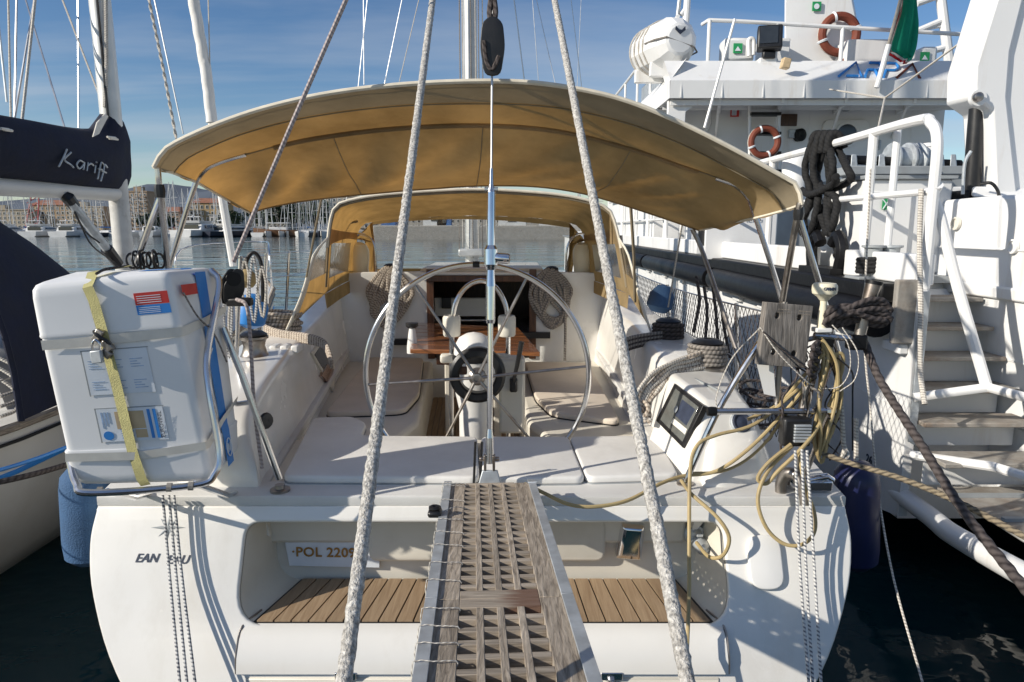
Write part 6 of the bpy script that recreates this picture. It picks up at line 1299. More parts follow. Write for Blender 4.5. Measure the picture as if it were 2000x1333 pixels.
# mast, boom, cover
MX, MYn = -4.12, 7.3
mo2 = MB().tube([(MX, MYn, 1.6), (MX, MYn, 3.0)], 0.095, 14).build('mast_foot', 'lastic', nbt)
MB().tube([(MX, MYn, 3.0), (MX - 0.05, MYn, 15)], 0.10, 14).build('mast', 'alu', nbt)
MB().tube([(MX + 0.03, MYn - 0.11, 3.2), (MX + 0.02, MYn - 0.11, 9)], 0.013, 6).build('sail_track', 'black', nbt)
MB().tube([(MX, MYn - 0.05, 2.80), (MX - 0.02, 5.6, 2.78), (MX - 0.05, 4.0, 2.76)], 0.075, 12).build('boom', 'hullg', nbt)
cov = []
pf = [(MYn + 0.12, 2.83, 3.62, 0.13), (MYn - 0.02, 2.80, 3.66, 0.16), (MYn - 0.25, 2.82, 3.45, 0.20), (MYn - 0.6, 2.83, 3.38, 0.21), (6.0, 2.84, 3.36, 0.22), (5.2, 2.84, 3.32, 0.2), (4.4, 2.83, 3.22, 0.16), (3.9, 2.82, 3.1, 0.1)]
for Y, zb_, zt_, w in pf:
    row = []
    for j in range(20):
        a = 2*math.pi*j/20; x = w*math.sin(a); z = (zb_ + zt_)/2 + (zt_ - zb_)/2*math.cos(a)
        row.append(V((MX - 0.02 + x*(1 + 0.25*noise.noise(V((Y*3, j*0.6, 1)))), Y, z + 0.02*noise.noise(V((Y*4, j, 3))))))
    cov.append(row)
MB().loft([list(r) for r in zip(*[catmull(list(c), 4) for c in zip(*cov)])], close_u=True, cap0=True, cap1=True).build('sail_cover', 'navy', nbt, ang=120)
cvt = bpy.data.objects.get('sail_cover')
def scr(pts, r=0.008): MB().tube(catmull([UX(x, y, MX + 0.215) for x, y in pts], 5), r, 5).build('lettering', 'galv', cvt)
for l in ([(131, 292), (124, 308), (115, 326)], [(139, 298), (126, 312), (138, 322), (144, 328)], [(164, 318), (156, 314), (150, 322), (155, 330), (162, 324), (165, 318), (163, 332)], [(172, 318), (170, 334)], [(171, 324), (178, 320), (183, 324)], [(187, 324), (185, 338)], [(188, 317), (189, 317.5)], [(203, 322), (198, 318), (195, 330), (191, 350)], [(192, 330), (200, 332)], [(210, 328), (205, 322), (202, 336), (197, 354)], [(199, 334), (208, 338)]): scr(l)
for x, y in ((10, 252), (16, 254), (218, 268), (222, 271)): MB().tube([UX(x - 8, y, MX + 0.2), UX(x + 8, y + 2, MX + 0.2)], 0.012, 5).build('cover_tie', 'web', cvt)
MB().prism([UX(180, 268, MX + .2), UX(188, 240, MX + .2), UX(204, 222, MX + .19), UX(210, 228, MX + .19), UX(192, 262, MX + .21)], (0.01, 0, 0)).build('cover_patch', 'web', cvt)
# pole with black ends
sp_ = thing('spinnaker_pole', 'grey pole with black end fittings leaning against the neighbouring mast', 'pole', tuple(U(180, 440, 6.6)))
MB().tube([U(140, 397, 6.4), U(215, 495, 6.9)], 0.042, 10).build('tube', 'galv', sp_); MB().tube([U(126, 378, 6.35), U(132, 386, 6.37), U(146, 404, 6.45)], [0.03, 0.06, 0.05], 10).build('end_fitting', 'black', sp_); MB().tube([U(208, 486, 6.85), U(232, 516, 7.0)], [0.06, 0.05], 10).build('end_fitting', 'black', sp_)
MB().tube(catmull([U(138, 400, 6.4), U(158, 440, 6.5), U(180, 480, 6.6), U(222, 512, 6.9)], 5), 0.008, 6).build('guy_line', 'black', sp_); MB().tube(catmull([U(140, 400, 6.4), U(165, 450, 6.5), U(195, 475, 6.6)], 5), 0.008, 6).build('guy_line', 'black', sp_)
# rigging
stays = [((17, 20, 7), (22, 250, 6.5)), ((33, 0, 7), (29, 250, 6.5)), ((60, 45, 7), (26, 250, 6.3)), ((69, 0, 7), (42, 250, 6.3)), ((50, 0, 8), (130, 262, 7.3)), ((0, 70, 6), (14, 200, 6)), ((122, 0, 8), (202, 208, 7.4)), ((153, 0, 8), (154, 250, 7.8)), ((302, 0, 9.5), (358, 262, 9.5)), ((407, 0, 11), (411, 170, 11)), ((710, 0, 14), (711, 166, 14)), ((1004, 0, 10), (1025, 165, 10)), ((818, 0, 16), (780, 160, 16)), ((1040, 0, 16), (1052, 165, 16)), ((1135, 0, 18), (1127, 170, 18))]
for i, (a, b) in enumerate(stays): MB().tube([U(*a) + (U(*a) - U(*b))*1.2, U(*b)], 0.010 if i not in (3,) else 0.014, 5).build('stay', 'wire' if i % 3 else 'ropew', nbt if i < 9 else yacht)
MB().tube([U(205, 210, 7.2), U(208, 120, 7.2), U(206, -60, 7.2)], 0.02, 6).build('halyard', 'ropew', nbt)
sp2 = even([U(287, -20, 9.3), U(318, 130, 9.3), U(345, 275, 9.3)], 0.02); MB().tube(sp2, 0.016, 7, strands=2, pitch=0.12, amp=0.5).build('halyard', 'ropew', nbt)
fp = [U(378, 0, 11) + (U(378, 0, 11) - U(412, 240, 11))*0.6, U(378, 0, 11), U(404, 150, 11), U(414, 240, 11)]
MB().tube(even(fp, 0.05), 0.082, 12, strands=1, pitch=0.35, amp=0.05, wob=0.05).build('furled_sail', 'cush', nbt)
MB().tube([U(414, 240, 11), U(434, 390, 11.1), U(456, 520, 11.2)], 0.06, 10).build('furled_sail', 'cush', nbt)
MB().tube([U(442, 390, 11.0), U(462, 520, 11.0)], 0.012, 6).build('stay', 'wire', nbt)
for Y in (3.4, 4.9, 6.4, 8, 9.6): k_ = 1.36 if Y < 8 else 1.1; MB().cyl((NX + k_, Y, 1.2), (NX + k_, Y, 1.82), 0.014, 8).build('stanchion', 'steel', nbt)
for z in (1.5, 1.8): MB().tube([(NX + 1.3, 2.4, z), (NX + 1.36, 6.4, z), (NX + 1.1, 9.6, z), (NX + 0.5, 11.6, z + 0.1)], 0.005, 5).build('lifeline', 'wire', nbt)
MB().tube(catmull([(NX + 0.75, 10.8, 1.5), (NX + 0.7, 10.9, 2.1), (NX + 0.3, 12, 2.2), (NX + 0.0, 12.4, 2.2), (NX - 0.3, 12, 2.2), (NX - 0.7, 10.9, 2.1), (NX - 0.75, 10.8, 1.5)], 5), 0.014, 8).build('pulpit', 'steel', nbt)
for i in range(3): MB().tube(catmull([U(0 - 10*i, 700 + 14*i, 4.3), U(30, 720 + 22*i, 4.3), U(32, 760 + 20*i, 4.3), U(0, 775 + 20*i, 4.2)], 5), 0.012, 6).build('rope_loop', 'ropew', nbt)
MB().lathe([(0.05, 0), (0.05, 0.02), (0.03, 0.03), (0, 0.03)], V((NX + 1.15, 4.0, 1.21)), (0, 0, 1), 14).build('deck_filler', 'black', nbt); MB().lathe([(0.12, 0), (0.11, 0.03), (0, 0.035)], V((NX + 1.1, 3.6, 1.21)), (0, 0, 1), 16).build('deck_vent', 'shipg', nbt)
MB().box((NX + 1.25, 3.3, 1.23), (0.06, 0.22, 0.05)).build('deck_cleat', 'black', nbt, bevel=0.015)
rope_thing('neighbour_mooring', 'dark mooring rope slung along the neighbouring hull', 'ropedk', [U(-40, 950, 3.3), U(60, 928, 3.5), U(140, 905, 3.8)], 0.016)
rope_thing('neighbour_mooring', 'blue mooring line slung along the neighbouring hull', 'blue', [U(-40, 930, 3.35), U(60, 900, 3.6), U(145, 868, 3.9)], 0.011)
# ================================================================ far marina
M['boatw'] = mat('far_boat_white', (0.66, 0.66, 0.65), 0.4, var=0.08, scale=0.6)
M['boatd'] = mat('far_boat_dark', (0.02, 0.025, 0.04), 0.35, var=0.2, scale=0.6)
M['boatb'] = mat('far_boat_wood', (0.12, 0.06, 0.03), 0.4, var=0.2, scale=0.6)
M['mastf'] = mat('far_mast', (0.55, 0.55, 0.54), 0.4, 0.2, var=0.15, scale=0.2)
M['antif'] = mat('far_red_cloth', (0.30, 0.05, 0.05), 0.7, var=0.1)
M['bluec'] = mat('far_blue_cloth', (0.03, 0.13, 0.35), 0.7, var=0.15)
def ordw(i): return ['first', 'second', 'third', 'fourth', 'fifth', 'sixth', 'seventh', 'eighth', 'ninth', 'tenth', 'eleventh', 'twelfth', 'thirteenth', 'fourteenth', 'fifteenth', 'sixteenth', 'seventeenth', 'eighteenth', 'nineteenth', 'twentieth', 'twenty-first', 'twenty-second', 'twenty-third', 'twenty-fourth', 'twenty-fifth', 'twenty-sixth', 'twenty-seventh', 'twenty-eighth', 'twenty-ninth', 'thirtieth'][i]
def hullmesh(L_, B, F, m, par, sheer=0.5):
    secs_ = []
    for t, k, zt in ((0, 0.86, F), (0.15, 0.95, F), (0.5, 1.0, F + 0.1*sheer), (0.8, 0.68, F + 0.5*sheer), (1.0, 0.04, F + sheer)):
        y = (t - 0.5)*L_; secs_.append([V((a*B/2*k, y, z)) for a, z in ((-1, zt), (-0.92, 0.3), (-0.6, -0.3), (0.6, -0.3), (0.92, 0.3), (1, zt))])
    mb = MB().loft(secs_, cap0=True); mb.loft([[s[0] for s in secs_], [s[-1] for s in secs_]]); return mb.build('hull', m, par, local=True)
def sailboat(name, label, x, Y, L_, mh, rz, m='boatw', cov=None, group='sailing boats along the far quay'):
    t = thing(name, label, 'sailing boat', (x, Y, 0), group, rz); hullmesh(L_, L_*0.3, 1.15, m, t)
    MB().hexa([(-L_*0.1, -L_*0.25, 1.1), (L_*0.1, -L_*0.25, 1.1), (L_*0.07, L_*0.22, 1.3), (-L_*0.07, L_*0.22, 1.3), (-L_*0.08, -L_*0.22, 1.75), (L_*0.08, -L_*0.22, 1.75), (L_*0.05, L_*0.15, 1.7), (-L_*0.05, L_*0.15, 1.7)]).build('cabin', 'boatw', t, local=True)
    for s_ in (-1, 1): MB().box((s_*L_*0.094, -L_*0.05, 1.48), (0.05, L_*0.25, 0.2)).build('window', 'lead', t, local=True)
    MB().tube([(0, L_*0.08, 1.6), (0, L_*0.08, mh)], 0.13, 6).build('mast', 'mastf', t, local=True)
    MB().tube([(0, L_*0.08, 2.6), (0, -L_*0.34, 2.7)], 0.2 if cov else 0.1, 6).build('boom', cov or 'mastf', t, local=True)
    for z in (mh*0.45, mh*0.7): MB().cyl((-1.1, L_*0.08, z), (1.1, L_*0.08, z), 0.06, 5).build('spreader', 'mastf', t, local=True)
    MB().tube([(0, L_*0.08, mh - 0.3), (0, L_*0.48, 1.8)], 0.07, 5).build('forestay', 'mastf', t, local=True); MB().tube([(0, L_*0.08, mh - 0.1), (0, -L_*0.48, 1.3)], 0.03, 4).build('backstay', 'mastf', t, local=True)
    for s_ in (-1, 1): MB().tube([(s_*L_*0.14, L_*0.06, 1.2), (s_*1.1, L_*0.08, mh*0.45), (0, L_*0.08, mh - 0.5)], 0.03, 4).build('shroud', 'mastf', t, local=True)
    return t
def motorboat(name, label, x, Y, L_, rz, m='boatw', fly=True, h=1.0):
    t = thing(name, label, 'motor boat', (x, Y, 0), 'motor boats along the far quay', rz); hullmesh(L_, L_*0.32, 1.5*h, m, t, 0.9)
    B = L_*0.32; z0 = 1.5*h
    MB().hexa([(-B*.42, -L_*.3, z0), (B*.42, -L_*.3, z0), (B*.33, L_*.25, z0 + .2), (-B*.33, L_*.25, z0 + .2), (-B*.38, -L_*.25, z0 + 1.5*h), (B*.38, -L_*.25, z0 + 1.5*h), (B*.26, L_*.05, z0 + 1.5*h), (-B*.26, L_*.05, z0 + 1.5*h)]).build('cabin', 'boatw', t, bevel=0.15, local=True)
    MB().hexa([(-B*.425, -L_*.2, z0 + .55), (B*.425, -L_*.2, z0 + .55), (B*.36, L_*.16, z0 + .6), (-B*.36, L_*.16, z0 + .6), (-B*.405, -L_*.2, z0 + 1.1*h), (B*.405, -L_*.2, z0 + 1.1*h), (B*.31, L_*.1, z0 + 1.1*h), (-B*.31, L_*.1, z0 + 1.1*h)]).build('window', 'lead', t, local=True)
    MB().box((0, -L_*0.29, z0 + 0.75*h), (B*.6, 0.15, 1.0*h)).build('cockpit_door', 'lead', t, local=True)
    MB().box((0, -L_*.36, z0 - .4), (B*.8, L_*.1, 0.3)).build('swim_platform', 'boatw', t, local=True)
    if fly:
        MB().hexa([(-B*.36, -L_*.28, z0 + 1.55*h), (B*.36, -L_*.28, z0 + 1.55*h), (B*.22, 0, z0 + 1.55*h), (-B*.22, 0, z0 + 1.55*h), (-B*.38, -L_*.3, z0 + 2.1*h), (B*.38, -L_*.3, z0 + 2.1*h), (B*.25, .1*L_, z0 + 2.0*h), (-B*.25, .1*L_, z0 + 2.0*h)]).build('flybridge', 'boatw', t, bevel=0.1, local=True)
        MB().tube([(-B*.36, -L_*.2, z0 + 2.0*h), (-B*.3, -L_*.24, z0 + 3.0*h), (B*.3, -L_*.24, z0 + 3.0*h), (B*.36, -L_*.2, z0 + 2.0*h)], 0.1, 6).build('radar_arch', 'boatw', t, local=True)
        MB().lathe([(0.3, 0), (0.32, 0.15), (0.15, 0.35), (0, 0.4)], (0, -L_*.24, z0 + 3.0*h), (0, 0, 1), 10).build('radar_dome', 'boatw', t, local=True)
    return t
FY = 203
def fx_(px, Y=FY): return U(px, 455, Y).x
mots = [(88, 18, 0.1, 'boatw', True, 'white motor cruiser with blue-black stern next to the navy dome on the far quay'), (150, 19, 0.05, 'boatw', True, 'white flybridge motor cruiser just right of the navy dome on the far quay'), (300, 14, 0.2, 'boatw', False, 'small white motor boat between the bimini poles on the far quay'), (402, 24, -0.15, 'boatw', True, 'largest white flybridge cruiser on the far quay'), (462, 20, -0.6, 'boatd', True, 'dark blue hulled motor yacht right of the largest cruiser'), (20, 17, 0.1, 'boatw', True, 'leftmost white motor cruiser on the far quay')]
for px, L_, rz, m, fly, lab in mots: motorboat('motor_boat', lab, fx_(px), FY, L_, math.pi*0 + rz, m, fly, 1.25 if px == 402 else 1.0)
bb = thing('wooden_ketch', 'brown wooden hull lying broadside on the far quay', 'boat', (fx_(540), FY - 1, 0), None, math.pi/2 + 0.05)
hullmesh(12.5, 3.6, 1.9, 'boatb', bb, 0.6); MB().box((0, -1, 2.2), (1.8, 5, 1.0)).build('cabin', 'boatw', bb, bevel=0.1, local=True); MB().box((0, -1, 3.9), (2.4, 6.5, 0.25)).build('awning', 'boatw', bb, local=True); MB().tube([(0, 2.5, 1.6), (0, 2.5, 13)], 0.14, 6).build('mast', 'mastf', bb, local=True)
for s_ in (-1, 1):
    for y in (-4, 2): MB().cyl((s_*1.0, y, 1.6), (s_*1.0, y, 3.9), 0.06, 5).build('awning_post', 'mastf', bb, local=True)
rs = random.Random(21)
spx = [35, 62, 112, 128, 180, 198, 218, 240, 262, 278, 320, 340, 358, 378, 430, 495, 512, 588, 606, 618, 634, 648, 661, 520, 1130, 1150, 1170] + [28, 48, 75, 98, 104, 140, 165, 172, 188, 206, 228, 250, 270, 290, 312, 330, 350, 370, 388, 418, 445, 478, 505, 535, 560, 575, 598, 627, 642, 655]
spx = sorted(spx)
for i, px in enumerate(spx):
    y = FY + rs.uniform(2, 16) if px < 560 else FY + rs.uniform(-1, 6)
    if px > 1000: y = 150
    col = 'boatd' if px in (218, 606, 634, 198) else 'boatw'; cv_ = {218: 'bluec', 340: 'antif', 62: 'bluec', 606: 'bluec', 180: 'boatw'}.get(px)
    where = ['behind the navy sail cover and mast', 'seen between the bimini poles', 'seen below the bimini corner', 'seen left of the sprayhood', 'seen right of the sprayhood'][0 if px < 250 else 1 if px < 380 else 2 if px < 530 else 3 if px < 700 else 4]
    k_ = sum(1 for q in spx if (q < px) and ((q < 250) == (px < 250)) and ((q < 380) == (px < 380)) and ((q < 530) == (px < 530)) and ((q < 700) == (px < 700)))
    sailboat('sailing_boat', '%s far %s sailing boat from the left %s' % (ordw(k_), 'dark-hulled' if col == 'boatd' else 'white', where), fx_(px, y), y, rs.uniform(11, 15), rs.uniform(11.5, 17), rs.uniform(-0.2, 0.2) + (math.pi if rs.random() < 0.4 else 0), col, cv_)
# far quay
tag(MB().box((-95, FY + 30, 0.3), (260, 36, 1.6)).build('far_quay', 'conc'), kind='structure')
tag(MB().box((-95, 420, 0.4), (500, 330, 2.0)).build('town_ground', 'conc'), kind='structure')
# breakwater straight ahead, seen through the sprayhood window
tag(MB().box((45, 152, 1.2), (150, 5, 3.6)).build('breakwater', 'conc', bevel=0.2), kind='structure')
for i, (px, w, h, m, lab) in enumerate(((760, 3, 2.4, 'bluec', 'small blue kiosk on the breakwater seen through the sprayhood window'), (850, 5, 3.6, 'boatw', 'white cabin on the breakwater left of the mast'), (868, 3, 2.2, 'bluec', 'blue container on the breakwater left of the mast'), (1000, 6, 3.0, 'boatw', 'white shed on the breakwater right of the mast'), (1075, 5, 2.6, 'boatw', 'white cabin on the breakwater by the window edge'))):
    c = U(px, 440, 151); sh = thing('harbour_shed', lab, 'shed', (c.x, 151.5, 3.0)); MB().box((c.x, 151.5, 3.0 + h/2), (w, 3, h)).build('wall', m, sh); MB().box((c.x, 151.5, 3.0 + h + .12), (w + .5, 3.4, 0.25)).build('roof', 'boatw', sh); MB().box((c.x, 149.95, 3.0 + h*.5), (w*.3, 0.1, h*.5)).build('door', 'lead', sh)
# buildings
def building(label, px0, px1, pytop, Y, col, rows, cols, roof=None, balc=False):
    x0_, x1_ = U(px0, 440, Y).x, U(px1, 440, Y).x; h = U(500, pytop + 9, Y).z; d = 14
    t = thing('apartment_building', label, 'building', ((x0_ + x1_)/2, Y + d/2, 0), 'buildings behind the far quay')
    m = 'wall_%d' % len(MATS); M[m] = mat(m, [q*0.72 for q in col], 0.9, var=0.12, scale=0.15)
    MB().box(((x0_ + x1_)/2, Y + d/2, h/2 + 0.5), (x1_ - x0_, d, h - 1.0)).build('wall', m, t)
    wb = MB(); fr2 = MB(); bl = MB(); w = (x1_ - x0_)/cols; hf = (h - 2.5)/rows
    for i in range(cols):
        for j in range(rows):
            cx = x0_ + w*(i + .5); cz = 2.0 + hf*(j + .55)
            fr2.box((cx, Y - 0.03, cz), (w*.5, 0.16, hf*.62)); wb.box((cx, Y - 0.10, cz), (w*.40, 0.06, hf*.54))
            if balc and i % 2 == 0: bl.box((cx, Y - 0.6, cz - hf*.36), (w*.9, 1.2, 0.18)); bl.box((cx, Y - 1.15, cz - hf*.22), (w*.9, 0.08, hf*.25))
    tag(fr2.build('window_frame', 'boatw', t), kind='stuff'); tag(wb.build('window', 'lead', t), kind='stuff')
    if balc: tag(bl.build('balcony', m, t), kind='stuff')
    if roof:
        MB().hexa([(x0_ - .5, Y - .5, h), (x1_ + .5, Y - .5, h), (x1_ + .5, Y + d + .5, h), (x0_ - .5, Y + d + .5, h), (x0_ + 2, Y + 5, h + 2.2), (x1_ - 2, Y + 5, h + 2.2), (x1_ - 2, Y + d - 5, h + 2.2), (x0_ + 2, Y + d - 5, h + 2.2)]).build('roof', roof, t)
    else:
        MB().box(((x0_ + x1_)/2, Y + d/2, h + .15), (x1_ - x0_ + .6, d + .6, 0.35)).build('roof', m, t)
        MB().box((x0_ + 3, Y + 5, h + 1.2), (3, 3, 1.9)).build('stair_tower', m, t)
M['tile'] = mat('roof_tile', (0.28, 0.12, 0.07), 0.9, var=0.2, scale=0.5)
building('low cream block behind the navy sail cover boom', -20, 60, 402, 280, (0.42, 0.36, 0.27), 4, 9)
building('ochre apartment block left of the neighbouring mast', 62, 140, 392, 285, (0.42, 0.30, 0.18), 5, 8, 'tile')
building('cream apartment block with balconies left of the neighbouring mast', 138, 205, 396, 275, (0.48, 0.40, 0.29), 5, 7, None, True)
building('tallest tan apartment tower right of the neighbouring mast', 250, 292, 366, 270, (0.42, 0.31, 0.21), 8, 5, None, True)
building('pinkish block between the bimini poles', 300, 352, 405, 300, (0.40, 0.28, 0.20), 4, 6, 'tile')
building('ochre house with tiled roof behind the largest cruiser', 372, 432, 388, 290, (0.46, 0.33, 0.17), 4, 6, 'tile')
building('white low house behind the dark blue motor yacht', 410, 452, 412, 262, (0.52, 0.50, 0.46), 2, 4)
building('grey block under the bimini forward edge', 500, 560, 392, 330, (0.36, 0.33, 0.28), 5, 7)
building('pale block above the trees left of the sprayhood', 640, 760, 376, 380, (0.42, 0.38, 0.32), 6, 12, None, True)
building('long pale block seen above the sprayhood window', 780, 1000, 398, 420, (0.44, 0.42, 0.38), 4, 20)
building('pale block above the breakwater end', 1010, 1190, 402, 420, (0.42, 0.40, 0.36), 4, 16)
# red crane lattice at the far left
ck = thing('red_crane', 'red lattice crane leg at the far left quay', 'crane', (fx_(12), 215, 0))
for dx in (-2, 2): MB().tube([(fx_(6) + dx, 215, 1), (fx_(22) + dx*0.6, 215, 12)], 0.2, 5).build('leg', 'antif', ck)
for k in range(5): z = 2 + 2*k; MB().tube([(fx_(6) - 2 + 0.4*k, 215, z), (fx_(6) + 2 + 0.3*k, 215, z + 2)], 0.12, 4).build('brace', 'antif', ck)
# trees behind the boats
def leafmat(name, c):
    return mat(name, c, 0.8, var=0.45, scale=0.8)
M['leaf'] = leafmat('evergreen_leaf', (0.020, 0.040, 0.014)); M['bark'] = mat('bark', (0.08, 0.06, 0.045), 0.9, var=0.2, scale=1)
def tree(label, px, Y, h, w, seed):
    R = random.Random(seed); x = U(px, 440, Y).x; t = thing('tree', label, 'tree', (x, Y, 1.2), 'trees behind the far quay')
    tr_ = MB().tube([(x, Y, 1), (x + .2, Y, 1 + h*.35), (x + .1, Y, 1 + h*.75)], [h*.035, h*.025, h*.01], 7)
    for k in range(5): a = R.uniform(0, 6.28); z = 1 + h*R.uniform(.3, .6); tr_.tube([(x + .1, Y, z), (x + math.cos(a)*w*.5, Y + math.sin(a)*w*.5, z + h*.22)], [h*.014, h*.005], 5)
    tr_.build('trunk', 'bark', t); mb = MB(); cl__ = []
    for k in range(26): a = R.uniform(0, 6.28); rr_ = w*math.sqrt(R.random())*.85; zz_ = 1 + h*(.32 + .62*R.random()*(1 - .45*(rr_/w)**2)); cl__.append(V((x + rr_*math.cos(a), Y + rr_*math.sin(a), zz_)))
    for c in cl__:
        s = R.uniform(.16, .3)*w
        for k in range(55):
            d = V((R.gauss(0, 1), R.gauss(0, 1), R.gauss(0, .75))); p = c + d*s*.55; u = V((R.uniform(-1, 1), R.uniform(-1, 1), R.uniform(-1, 1))).normalized(); v = u.orthogonal().normalized(); q_ = R.uniform(.18, .42)
            mb.quad(p - u*q_ - v*q_*.6, p + u*q_ - v*q_*.6, p + u*q_ + v*q_*.6, p - u*q_ + v*q_*.6)
    tag(mb.build('crown', 'leaf', t, recalc=False, ang=1), kind='stuff')
for i, (px, Y, h, w, lab) in enumerate(((290, 250, 7, 4.5, 'dark bushy tree at the foot of the tall tower'), (322, 255, 6, 4, 'dark bushy tree between the bimini poles'), (450, 258, 8, 5, 'dark tree behind the dark blue motor yacht'), (505, 240, 8.5, 5, 'dark evergreen left of the wooden ketch mast'), (545, 235, 10, 6, 'dark evergreen behind the wooden ketch'), (582, 238, 11, 6.5, 'tall dark evergreen below the bimini edge'), (615, 232, 12, 6.5, 'tallest dark evergreen left of the sprayhood'), (640, 236, 11, 6, 'dark evergreen touching the sprayhood corner'))): tree(lab, px, Y, h, w, 40 + i)
# ================================================================ stern gear, lines and small things
# port quarter lines: three flecked lines from the stern
for k, (t, m_, b) in enumerate((((318, 968), (332, 1130), (352, 1340)), ((330, 968), (345, 1130), (366, 1340)), ((340, 968), (356, 1130), (382, 1340)))):
    rope_thing('stern_line', '%s of three flecked lines hanging over the star emblem' % ('leftmost', 'middle', 'rightmost')[k], 'ropef', [U(*t, 2.9), U(*m_, 2.74), U(*b, 2.5)], 0.0062, n=7, group='flecked lines over the star emblem')
for k, (t, m_, b) in enumerate((((1553, 880), (1562, 1100), (1580, 1340)), ((1566, 878), (1574, 1100), (1588, 1340)), ((1576, 880), (1590, 1100), (1604, 1340)))):
    rope_thing('stern_line', '%s of three flecked lines beside the oval cover' % ('leftmost', 'middle', 'rightmost')[k], 'ropef', [U(*t, 2.86), U(*m_, 2.74), U(*b, 2.5)], 0.0062, n=7, group='flecked lines beside the oval cover')
# blue cloth fender to port, dark fender to starboard
def fender(name, label, p0, p1, r, m):
    p0, p1 = V(p0), V(p1); d = p1 - p0; L_ = d.length
    t = MB().lathe([(0.02, 0), (r*.6, 0.015), (r*.93, 0.06), (r, 0.12), (r, L_ - .12), (r*.93, L_ - .05), (r*.55, L_ - .01), (0.02, L_)], p0, d, 22).build(name, m); tag(t, label, 'fender'); MB().tube([p0 - d.normalized()*0.0, p0 - d.normalized()*.22], 0.012, 6).build('lanyard', 'ropew', t); return t
fender('fender', 'blue cloth-covered fender hanging below the life raft', U(166, 905, 3.18), U(176, 1100, 3.18), 0.115, 'bluef')
fender('fender', 'dark navy fender squeezed against the research ship', U(1672, 900, 3.3), U(1672, 1110, 3.3), 0.11, 'navyf')
# ---------------- starboard stern rail
srl = thing('stern_rail', 'stainless stern rail carrying a wooden board and antenna', 'stern rail', (1.1, 3.0, 1.25))
Y0 = 3.0
MB().tube(catmull([U(1338, 942, Y0), U(1402, 803, Y0), U(1470, 690, Y0), U(1490, 664, Y0), U(1505, 655, Y0)], 6), 0.0145, 10).build('bent_tube', 'steel', srl)
MB().lathe([(0.04, -0.008), (0.04, 0.002), (0.02, 0.006)], UZ(1338, 944, 1.255), (0, 0, 1), 16).build('foot', 'steeld', srl)
MB().tube([U(1392, 804, Y0 - 0.03), U(1618, 803, Y0 - 0.03)], 0.015, 10).build('cross_tube', 'steel', srl)
MB().lathe([(0.02, -0.02), (0.022, 0), (0.02, 0.02)], U(1390, 804, Y0 - 0.03), (1, 0, 0), 10).build('end_knob', 'rubber', srl); MB().lathe([(0.02, -0.02), (0.022, 0), (0.02, 0.02)], U(1621, 803, Y0 - 0.03), (1, 0, 0), 10).build('end_knob', 'steel', srl)
MB().tube([U(1612, 640, Y0 + 0.04), U(1588, 735, Y0 + 0.02), U(1574, 800, Y0)], 0.0145, 10).build('upright', 'steeld', srl)
MB().tube([U(1575, 755, Y0), U(1560, 850, Y0 - 0.02)], 0.022, 10).build('sleeve', 'steeld', srl)
MB().tube([U(1532, 590, Y0 + 0.06), U(1522, 720, Y0 + 0.04), U(1516, 805, Y0 + 0.02)], 0.013, 10).build('upright', 'steeld', srl)
MB().tube([U(1612, 655, Y0), U(1560, 668, Y0), U(1500, 660, Y0)], 0.012, 8).build('top_tube', 'steeld', srl)
MB().tube([V((U(1574, 800, Y0).x, Y0, U(1574, 800, Y0).z)), V((U(1560, 930, Y0).x, Y0 + 0.02, 1.25))], 0.013, 8).build('upright', 'steeld', srl)
MB().tube([U(1612, 640, Y0 + 0.04), U(1640, 760, 3.05), V((1.38, 3.1, 1.25))], 0.013, 8).build('upright', 'steeld', srl)
# rod holder
MB().tube([U(1707, 552, Y0), U(1692, 600, Y0), U(1676, 668, Y0)], [0.034, 0.026, 0.024], 14, caps=False).build('rod_holder', 'steeld', srl); MB().tube([U(1708, 549, Y0), U(1706, 556, Y0)], 0.037, 14, caps=False).build('rod_holder_lip', 'rubber', srl)
MB().lathe([(0.03, 0), (0.03, 0.05), (0, 0.05)], U(1706, 556, Y0) , (-0.2, 0, -1), 12).build('rod_holder_plug', 'black', srl)
MB().box(U(1612, 668, Y0), (0.06, 0.05, 0.05)).build('clamp', 'rubber', srl, bevel=0.01); MB().box(U(1672, 668, Y0), (0.08, 0.06, 0.07)).build('clamp', 'rubber', srl, bevel=0.012)
MB().tube([U(1590, 655, Y0 - .02), U(1640, 660, Y0 - .02), U(1672, 662, Y0 - .01)], 0.014, 8).build('top_tube', 'steel', srl)
# board
wb_ = [U(1480, 712, 2.93), U(1570, 719, 2.95), U(1598, 600, 2.97), U(1508, 592, 2.95)]
nb_ = (wb_[1] - wb_[0]).cross(wb_[3] - wb_[0]).normalized(); nb_ = nb_ if nb_.y < 0 else -nb_
xb, yb = (wb_[1] - wb_[0]), (wb_[3] - wb_[0])
bd = plate('engine_board', [(0, 0), (xb.length, 0), (xb.length, yb.length), (0, yb.length)], [[(xb.length*u + 0.012*math.cos(a)*1.0, yb.length*v + 0.014*math.sin(a)) for a in [2*math.pi*k/14 for k in range(14)]] for u, v in ((0.26, 0.80), (0.74, 0.80), (0.28, 0.22), (0.72, 0.22))], 0.045, frame(wb_[0] - nb_*0.012, xb, yb), 'board', None, bevel=0.003)
tag(bd, 'weathered wooden outboard-motor board with four holes on the stern rail', 'board')
for u0, u1 in ((0.14, 0.42), (0.58, 0.86)):
    for v in (0.86, 0.91): MB().tube([wb_[0] + xb*u0 + yb*v + nb_*0.0105, wb_[0] + xb*u1 + yb*v + nb_*0.0105], 0.0012, 4).build('scratch', 'grey', bd)
